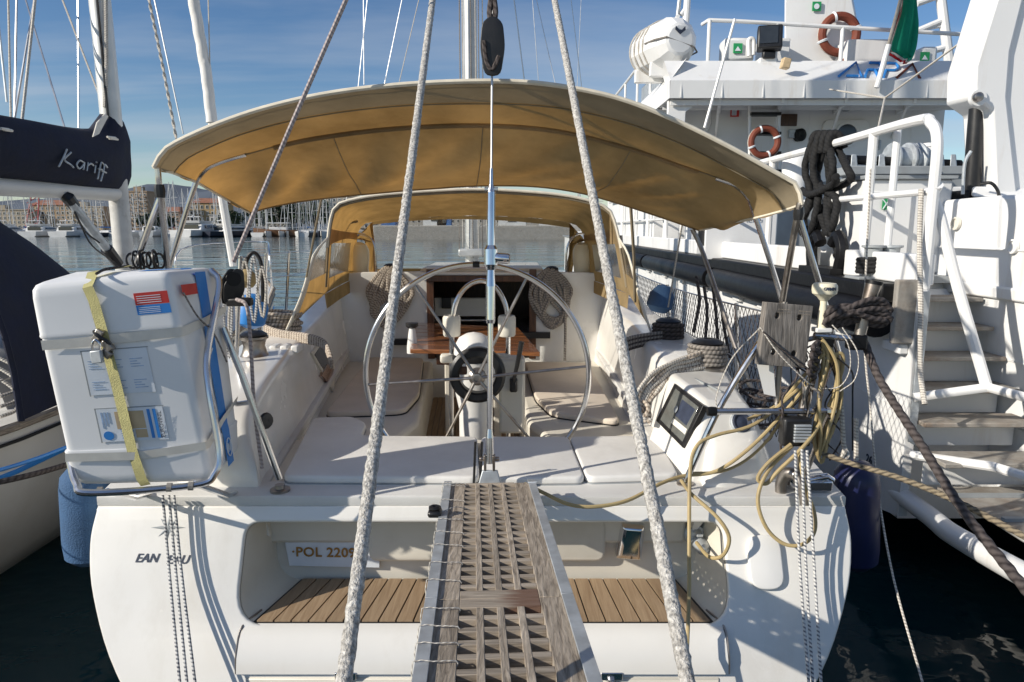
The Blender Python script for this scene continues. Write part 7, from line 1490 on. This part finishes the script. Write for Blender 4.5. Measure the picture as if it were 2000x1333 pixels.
hp = MB().hexa([U(1475, 700, 3.0), U(1510, 705, 3.0), U(1510, 705, 3.06), U(1475, 700, 3.06), U(1492, 770, 3.0), U(1515, 775, 3.0), U(1515, 775, 3.06), U(1492, 770, 3.06)]).build('danbuoy_cover', 'white'); tag(hp, 'white plastic cover behind the lower edge of the wooden board', 'cover')
# GPS antenna
ga_ = thing('gps_antenna', 'cream mushroom antenna on the stern rail above the wooden board', 'antenna', tuple(U(1605, 640, 2.98)))
g0 = U(1605, 640, 2.98)
MB().lathe([(0.022, 0.0), (0.02, 0.05), (0.014, 0.1), (0.016, 0.13)], g0, (0, 0, 1), 16).build('stem', 'ivory', ga_); MB().lathe([(0.018, 0.12), (0.03, 0.135), (0.05, 0.15), (0.053, 0.165), (0.052, 0.185), (0.045, 0.195), (0.02, 0.198), (0, 0.198)], g0, (0, 0, 1), 24).build('dome', 'ivory', ga_)
MB().box(g0 + V((0, 0, -0.01)), (0.07, 0.06, 0.02)).build('mount', 'white', ga_, bevel=0.005)
for i, ch_ in enumerate('GARMIN'): a = (i - 2.5)*0.155; letters('lettering', ch_, 0.019, frame(g0 + V((0.0538*math.sin(a), -0.0538*math.cos(a), 0.173)), (math.cos(a), math.sin(a), 0), (0, 0, 1)), 'inkd', ga_, 0.0006, bold=0.0006)
# lamp under the cross tube
sl_ = thing('stern_lamp', 'black stern lamp with ribbed clear lens under the rail', 'lamp', tuple(U(1555, 850, 2.95)))
c = U(1552, 842, 2.95); MB().box(c, (0.125, 0.07, 0.13)).build('housing', 'black', sl_, bevel=0.012)
for k in range(6): MB().box(c + V((0.018, -0.04, -0.035 + 0.014*k)), (0.075, 0.016, 0.011)).build('lens_rib', 'galv', sl_, bevel=0.003)
# yellow cable: shore lead
cz = [U(1025, 945, 2.9), U(1066, 965, 2.84), U(1110, 985, 2.8), U(1160, 990, 2.80), U(1225, 978, 2.85), U(1290, 945, 2.95), U(1335, 930, 3.0), U(1400, 920, 3.02), U(1470, 870, 3.0), U(1545, 790, 3.0), U(1600, 720, 2.99), U(1640, 690, 2.99), U(1645, 720, 2.99), U(1620, 790, 2.98), U(1580, 860, 2.9), U(1520, 920, 2.88), U(1497, 945, 2.88), U(1480, 935, 2.88), U(1500, 905, 2.88), U(1545, 868, 2.9)]
rope_thing('shore_cable', 'yellow shore power cable looping along the aft deck edge', 'cord', cz, 0.0085, cat='cable', n=8, sm=7)
rope_thing('shore_cable', 'yellow cable running down from the bent tube across the power plug to the teak step', 'cord', [U(1560, 760, 3.0), U(1475, 828, 2.99), U(1400, 850, 2.98), U(1362, 870, 2.96), U(1348, 920, 2.92), U(1346, 1060, 2.8), U(1346, 1150, 2.68), U(1342, 1260, 2.55), U(1338, 1345, 2.45)], 0.0085, cat='cable', n=8)
rope_thing('shore_cable', 'yellow cable curving from the deck edge into the power plug', 'cord', [U(1330, 938, 2.97), U(1350, 965, 2.9), U(1400, 1010, 2.80), U(1424, 1050, 2.77), U(1412, 1085, 2.78), U(1385, 1088, 2.84), U(1360, 1060, 2.96)], 0.0085, cat='cable', n=8)
rope_thing('shore_cable', 'yellow cable loop hanging over the oval cover', 'cord', [U(1548, 870, 2.93), U(1500, 920, 2.88), U(1480, 975, 2.84), U(1496, 1030, 2.82), U(1530, 1062, 2.80), U(1566, 1064, 2.79), U(1590, 1040, 2.80), U(1590, 1000, 2.82), U(1572, 950, 2.86), U(1560, 880, 2.92)], 0.0085, cat='cable', n=8)
ch_ = thing('cable_hank', 'hank of yellow cable hanging on the stern rail upright', 'cable', tuple(U(1600, 760, 2.97)))
RK = random.Random(9); jx = lambda: RK.uniform(-9, 9)
for k in range(6):
    MB().tube(catmull([U(1606 + 3*k, 664 + 6*k, 2.97 + .006*k), U(1634 + jx(), 710, 2.96 + .016*k), U(1636 + jx(), 780, 2.95 + .016*k), U(1618 + jx(), 850 + jx(), 2.94 + .016*k), U(1606 + jx(), 895 + 2*jx(), 2.96), U(1596 + jx(), 850, 2.93 + .02*k), U(1608 + jx(), 770, 2.95 + .016*k), U(1616 + jx(), 700, 2.97 + .01*k)], 6, True), 0.0075, 7, closed=True).build('loop', 'cord', ch_)
rope_thing('shore_cable', 'brown-yellow cable sagging across the coaming end to the board', 'cord', [U(1340, 925, 3.02), U(1420, 918, 3.03), U(1490, 870, 3.02), U(1560, 770, 3.0), U(1600, 700, 3.0)], 0.007, cat='cable')
rope_thing('rail_cable', 'yellow cable tied along the inside of the stern rail', 'cord', [U(1460, 820, 3.03), U(1520, 790, 3.02), U(1565, 740, 3.0), U(1610, 690, 2.97)], 0.008, cat='cable')
# wires and thin lines
for pts, lab in (([(1402, 806, 2.97), (1400, 770, 2.97), (1430, 700, 2.97), (1485, 640, 2.95)], 'thin white wire arching from the rail knob to the wooden board'), ([(1485, 640, 2.94), (1520, 690, 2.9), (1575, 745, 2.9), (1590, 752, 2.95)], 'thin white wire crossing the wooden board'), ([(1625, 635, 2.95), (1655, 670, 2.92), (1660, 720, 2.92), (1640, 755, 2.93), (1600, 760, 2.95)], 'thin white wire loop right of the upright'), ([(1645, 640, 2.95), (1675, 690, 2.92), (1670, 740, 2.92), (1640, 765, 2.94)], 'outer thin wire loop right of the upright')):
    rope_thing('thin_wire', lab, 'ropew', [U(*p) for p in pts], 0.0028, cat='wire', n=5, sm=8)
rope_thing('board_lashing', 'dark elastic cord drawn diagonally over the wooden board', 'ropedk', [U(1490, 648, 2.93), U(1530, 685, 2.915), U(1580, 722, 2.93)], 0.004, n=5)
# dark rope hank beside the antenna
hk2 = thing('rope_hank', 'dark brown rope hank lashed beside the cream antenna', 'rope', tuple(U(1670, 620, 2.98)))
for k in range(7):
    a = [U(1612 + 3*(k % 3), 628 - 4*k + 8*(k % 2), 2.96 + .012*(k % 4)), U(1650, 606 + 5*(k % 4) - 2*k, 2.94 + .014*(k % 3)), U(1700, 590 + 6*k - 4, 2.95 + .012*(k % 3)), U(1730 + 5*(k % 3), 592 + 6*k, 2.97), U(1712, 612 + 4*k, 2.99), U(1650, 632 - 2*k, 3.0), U(1616, 640 - 3*k, 2.98)]
    MB().tube(even(catmull(a, 5, True), 0.012, True), 0.013, 9, closed=True, strands=3, pitch=0.05, amp=0.12).build('loop', 'ropedk', hk2, ang=180)
for k in range(4): MB().tube(catmull([U(1598 - 3*k, 668 + 16*k, 2.96), U(1588 - 3*k, 680 + 16*k, 2.93), U(1600 - 3*k, 690 + 16*k, 2.95)], 5), 0.012, 8).build('loop', 'ropedk', hk2)
# mooring ropes to starboard
p = even(catmull([U(1688, 668, 3.05), U(1720, 745, 2.9), U(1800, 870, 2.6), U(1890, 1010, 2.3), U(2060, 1220, 1.9)], 8), 0.008)
tag(MB().tube(p, 0.017, 10, strands=3, pitch=0.055, amp=0.12, wob=0.05).build('mooring_rope', 'ropedk', None, ang=180), 'thick dark mooring rope running from the rod holder down to the lower right', 'rope')
p = even(catmull([U(1590, 880, 2.98), U(1660, 905, 2.9), U(1760, 935, 2.7), U(1880, 985, 2.45), U(2060, 1080, 2.1)], 8), 0.008)
tag(MB().tube(p, 0.012, 10, strands=3, pitch=0.04, amp=0.12, wob=0.05).build('mooring_rope', 'ropebr', None, ang=180), 'brown mooring rope crossing in front of the ship gangway', 'rope')
rope_thing('ship_lead_line', 'thin pale line dropping from the ship rail into the water', 'ropew', [U(1700, 330, 3.6), U(1688, 640, 3.5), U(1700, 800, 3.4), U(1715, 960, 3.3), U(1745, 1130, 3.0), U(1805, 1345, 2.6)], 0.0055, n=6)
rope_thing('rail_rope', 'white twisted rope tied down the aft ship rail post', 'ropew', [UX(1799, 370, 2.62), UX(1796, 480, 2.6), UX(1798, 600, 2.58), UX(1797, 720, 2.58), UX(1806, 790, 2.56)], 0.016, n=8)
rope_thing('knotted_line', 'short knotted white rope hanging beside the stern lamp', 'ropew', [U(1640, 765, 3.0), U(1645, 820, 3.0), U(1648, 870, 3.0), U(1655, 890, 2.98), U(1640, 900, 2.98), U(1650, 880, 2.97)], 0.011)
# ---------------- port quarter: stanchions, lifelines, hanging bits
gr_ = thing('port_guardrail', 'stainless stanchions and lifelines along the port side deck', 'guardrail', (-1.9, 4.5, 1.25))
for px, py0, py1, Y in ((565, 490, 640, 6.0), (470, 500, 700, 4.0), (520, 495, 660, 4.9)): MB().tube([U(px, py0, Y), U(px - 8, py1, Y)], 0.012, 8).build('stanchion', 'steel', gr_)
for z in (0, 45): MB().tube([U(455, 505 + z, 3.8), U(520, 500 + z, 4.9), U(568, 493 + z, 6.0), U(640, 486 + z*.8, 8)], 0.004, 5).build('lifeline', 'wire', gr_)
for k, (x, y, h) in enumerate(((478, 505, 90), (495, 500, 130), (512, 520, 100), (445, 540, 160), (455, 560, 150))):
    rope_thing('hanging_line', '%s loop of line hung on the port guardrail' % ordw(k), 'ropef' if k % 2 else 'ropew', [U(x, y, 4.0), U(x + 8, y + h*.4, 4.0), U(x + 2, y + h, 4.0), U(x - 8, y + h*.5, 4.0), U(x - 2, y + 5, 4.0)], 0.008, n=6, group='lines hung on the port guardrail')
rope_thing('black_loop', 'black rope loop standing up behind the life raft', 'black', [U(478, 560, 4.2), U(482, 510, 4.2), U(497, 494, 4.2), U(511, 520, 4.2), U(513, 590, 4.2)], 0.012)
yl = MB().lathe([(0.03, 0), (0.055, 0.03), (0.05, 0.08), (0.02, 0.11), (0, 0.11)], U(484, 562, 4.1), (0, 0, 1), 14).build('rescue_light', 'cord'); tag(yl, 'small yellow rescue light clipped to the port guardrail', 'rescue light')
bb_ = MB().lathe([(0.04, 0), (0.09, 0.03), (0.10, 0.14), (0.07, 0.2), (0.03, 0.22)], U(488, 640, 4.4), (0.2, 0, 1), 14).build('line_bag', 'blue'); tag(bb_, 'blue bag hanging on the port guardrail', 'bag')
hkr = thing('black_coil', 'black rope coil lying on top behind the life raft', 'rope', tuple(U(285, 510, 3.3)))
for k in range(7): MB().torus(U(258 + 9*k, 510 - 2*(k % 2), 3.3), 0.035 + 0.006*(k % 3), 0.006, (1, 0.25*(k % 3) - .2, 0.1), 16, 5).build('loop', 'black', hkr)
# ---------------- rope coils
def coil(name, label, top, bot, w, Y, m, n=10, r=0.011, seed=1):
    R = random.Random(seed); t = thing(name, label, 'rope', tuple(U(*bot, Y)))
    for k in range(n):
        f = (k/(n - 1) - 0.5)*2; x0_, y0_ = top; x1_, y1_ = bot; hw = w*0.5; j = lambda s: R.uniform(-s, s)
        a = [U(x0_ + f*7, y0_ + j(4), Y - .03), U(x0_ + f*hw*.8 - hw*.5 + j(3), y0_ + (y1_ - y0_)*.35 + j(5), Y - .05 - .02*R.random()), U(x1_ - hw*(.55 + .4*R.random()), y0_ + (y1_ - y0_)*.7 + j(8), Y - .04 - .03*R.random()), U(x1_ + j(5), y1_ - R.uniform(0, 22), Y - .05 - .02*R.random()), U(x1_ + hw*(.55 + .4*R.random()), y0_ + (y1_ - y0_)*.7 + j(8), Y - .04 - .03*R.random()), U(x0_ + f*hw*.8 + hw*.5 + j(3), y0_ + (y1_ - y0_)*.35 + j(5), Y - .05 - .02*R.random())]
        MB().tube(catmull(a, 5, True), r, 7, closed=True).build('loop', m, t)
    return t
coil('rope_coil', 'beige rope coil hanging from the winch left of the companionway', (762, 525), (756, 640), 66, 6.78, 'rope', 13, 0.02, 3)
coil('rope_coil', 'flecked grey-blue rope coil hanging right of the companionway', (1075, 530), (1080, 645), 64, 6.78, 'ropeg', 14, 0.016, 5)
rope_thing('rope_tail', 'flecked rope tail hanging down to the starboard seat', 'ropeg', [U(1102, 560, 6.7), U(1104, 640, 6.7), U(1103, 705, 6.65)], 0.014)
for k, px in enumerate((770, 1090)): ch = MB().box(U(px - 10 + 30*k*0 + (25 if k == 0 else -35), 668 if k == 0 else 655, 6.72), (0.3, 0.05, 0.06)).build('winch_handle', 'black'); tag(ch, 'black winch handle in its pocket %s of the companionway' % ('left' if k == 0 else 'right'), 'winch handle')
def pile(name, label, pts, Yf, m, n, r, spread, seed):
    R = random.Random(seed); t = thing(name, label, 'rope', tuple(U(*pts[0], Yf(pts[0]))))
    for k in range(n):
        o = R.uniform(-1, 1); P = [U(x + R.uniform(-4, 4), y + o*spread + R.uniform(-3, 3), Yf((x, y)) + o*0.03) for x, y in pts]
        MB().tube(catmull(P, 5), r, 7).build('strand', m, t)
    return t
# starboard: big pale hank draped over the coaming
hkp = [(1385, 700), (1350, 708), (1310, 722), (1280, 745), (1258, 775), (1250, 805)]
hY = {0: 3.98, 1: 3.92, 2: 3.85, 3: 3.78, 4: 3.72, 5: 3.66}
t = thing('rope_hank', 'pale pink-grey rope hank draped over the starboard coaming', 'rope', tuple(U(1310, 722, 3.85)))
RH = random.Random(5)
for k in range(14):
    o = (k - 6.5)*0.7 + RH.uniform(-.5, .5); P = []
    for i, (x, y) in enumerate(hkp): P.append(U(x + o*2.2*(i > 2) + RH.uniform(-4, 4), y + o*4.2*(1 - .10*i) + RH.uniform(-3, 3), hY[i] - 0.02 - 0.004*abs(o) - RH.uniform(0, 0.02)))
    P2 = [p + V((0.012, 0.0, -0.012)) for p in P[::-1]]
    MB().tube(catmull(P + [P[-1] + V((0.025*(1 if o > 0 else -1), -0.02, -0.03))], 5), 0.0105, 7).build('strand', 'rope' if k % 2 else 'ropew', t)
for k in range(5): MB().torus(S(1.40, 4.0, 1.66 + 0.024*k), 0.105 + 0.004*(k % 2), 0.013, (0.05*(k % 3), 0.04, 1), 26, 7).build('turn', 'ropeg', t)
for k in range(5): MB().torus(U(1252 + 2*k, 800 + 3*k, 3.64), 0.045 - .004*k, 0.011, (-0.7, -0.7, 0.5), 18, 6).build('end_loop', 'rope', t)
t2 = thing('rope_hank', 'dark brown rope led round the forward starboard winch', 'rope', tuple(U(1290, 665, 4.7)))
for k in range(6):
    o = (k - 2.5); MB().tube(catmull([U(1325, 655 + o*3, 4.72), U(1285, 660 + o*3.5, 4.66), U(1240, 668 + o*4, 4.6), U(1212, 678 + o*4.5, 4.5)], 5), 0.013, 7).build('strand', 'ropedk' if k % 2 else 'ropeg', t2)
for k in range(4): MB().torus(S(1.38, 4.75, 1.70 + 0.026*k), 0.10, 0.014, (0.03, 0.03*k, 1), 24, 7).build('turn', 'ropedk', t2)
# port: rope round the winch and over the coaming
t3 = thing('rope_hank', 'beige rope wound round the port winch and draped over the coaming', 'rope', tuple(U(560, 640, 4.9)))
for k in range(6): MB().torus(S(-1.44, 5.1, 1.69 + 0.026*k), 0.13 + 0.01*(k % 3), 0.014, (0.08*(k % 2), 0.05, 1), 26, 7).build('turn', 'rope', t3)
for k in range(5):
    o = k - 2; MB().tube(catmull([U(505, 640 + o*4, 4.95), U(545, 655 + o*4, 4.8), U(600, 662 + o*3.5, 4.65), U(632, 672 + o*3, 4.55), U(644, 695 + o*3, 4.45), U(648, 712 + 3*o, 4.4)], 5), 0.013, 7).build('strand', 'rope', t3)
# ---------------- net along the starboard guardrail
ng = thing('starboard_guardrail', 'starboard guardrail hung with grey diamond netting', 'guardrail', (1.6, 5, 1.25))
def NP(u, v): # u along (0 far .. 1 near), v 0 top .. 1 bottom
    a = V((1.25, 8.2, 2.02)).lerp(V((1.46, 3.7, 1.98)), u); b = V((1.30, 8.2, 1.32)).lerp(V((1.50, 3.7, 1.28)), u); return a.lerp(b, v) + V((0, 0, -0.05*math.sin(math.pi*u)*(1 - v)))
nm = MB(); nu, nv = 150, 13
for i in range(nu):
    for j in range(nv):
        if (i + j) % 2 == 0: a, b = NP(i/nu, j/nv), NP((i + 1)/nu, (j + 1)/nv)
        else: a, b = NP(i/nu, (j + 1)/nv), NP((i + 1)/nu, j/nv)
        nm.tube([a, b], 0.0026, 3, caps=False)
tag(nm.build('netting', 'ropedk', ng), kind='stuff')
MB().tube([NP(i/20, 0) for i in range(21)], 0.006, 6).build('lifeline', 'wire', ng); MB().tube([NP(i/20, 0.5) for i in range(21)], 0.004, 6).build('lifeline', 'wire', ng)
for u in (0.15, 0.5, 0.86): MB().tube([NP(u, -0.02), NP(u, 1.05)], 0.013, 8).build('stanchion', 'steel', ng)
for k, (x, y) in enumerate(((1360, 540), (1375, 560), (1392, 560), (1408, 590))): MB().tube(catmull([U(x, y, 4.6), U(x + 6, y + 50, 4.55), U(x - 6 + 8*k, y + 110, 4.5)], 5), 0.011, 6).build('dark_lashing', 'ropedk', ng)
rope_thing('signal_halyard', 'thin pale line slanting from the bimini corner to the starboard guardrail', 'ropew', [U(1332, 440, 4.6), U(1305, 600, 5.2)], 0.006, sm=0)
bbg = MB().lathe([(0.06, 0), (0.11, 0.05), (0.10, 0.15), (0.05, 0.22), (0, 0.23)], U(1285, 610, 5.6), (0.2, 0, 1), 14).build('line_bag', 'bluef'); tag(bbg, 'blue and white line bag hanging on the starboard netting', 'bag')
# dark cord tangle on the rail and loose line on the side deck
tg = thing('cord_tangle', 'tangle of thin dark cords lashed round the stern rail behind the lamp', 'rope', tuple(U(1600, 760, 2.98)))
RT = random.Random(17)
for k in range(12):
    x0, y0 = RT.uniform(1540, 1640), RT.uniform(640, 720); P = [U(x0, y0, 2.99 + RT.uniform(-.03, .04))]
    for i in range(5): x0 += RT.uniform(-34, 30); y0 += RT.uniform(18, 55); P.append(U(min(1665, max(1525, x0)), y0, 2.98 + RT.uniform(-.05, .06)))
    MB().tube(catmull(P, 5), RT.choice((0.003, 0.004, 0.006)), 6).build('cord', RT.choice(('ropedk', 'ropeg', 'black', 'ropedk')), tg)
sd_ = thing('side_deck_line', 'loose dark line heaped on the starboard side deck below the netting', 'rope', (1.4, 3.7, 1.3))
for k in range(9):
    c = V((1.36 + RT.uniform(-.07, .1), 3.75 + RT.uniform(-.35, .5), 1.34 + .03*k)); MB().torus(c, RT.uniform(.07, .14), 0.009, (RT.uniform(-.5, .3), RT.uniform(-.7, .2), 1), 24, 6).build('turn', RT.choice(('ropedk', 'ropeg', 'ropedk')), sd_)
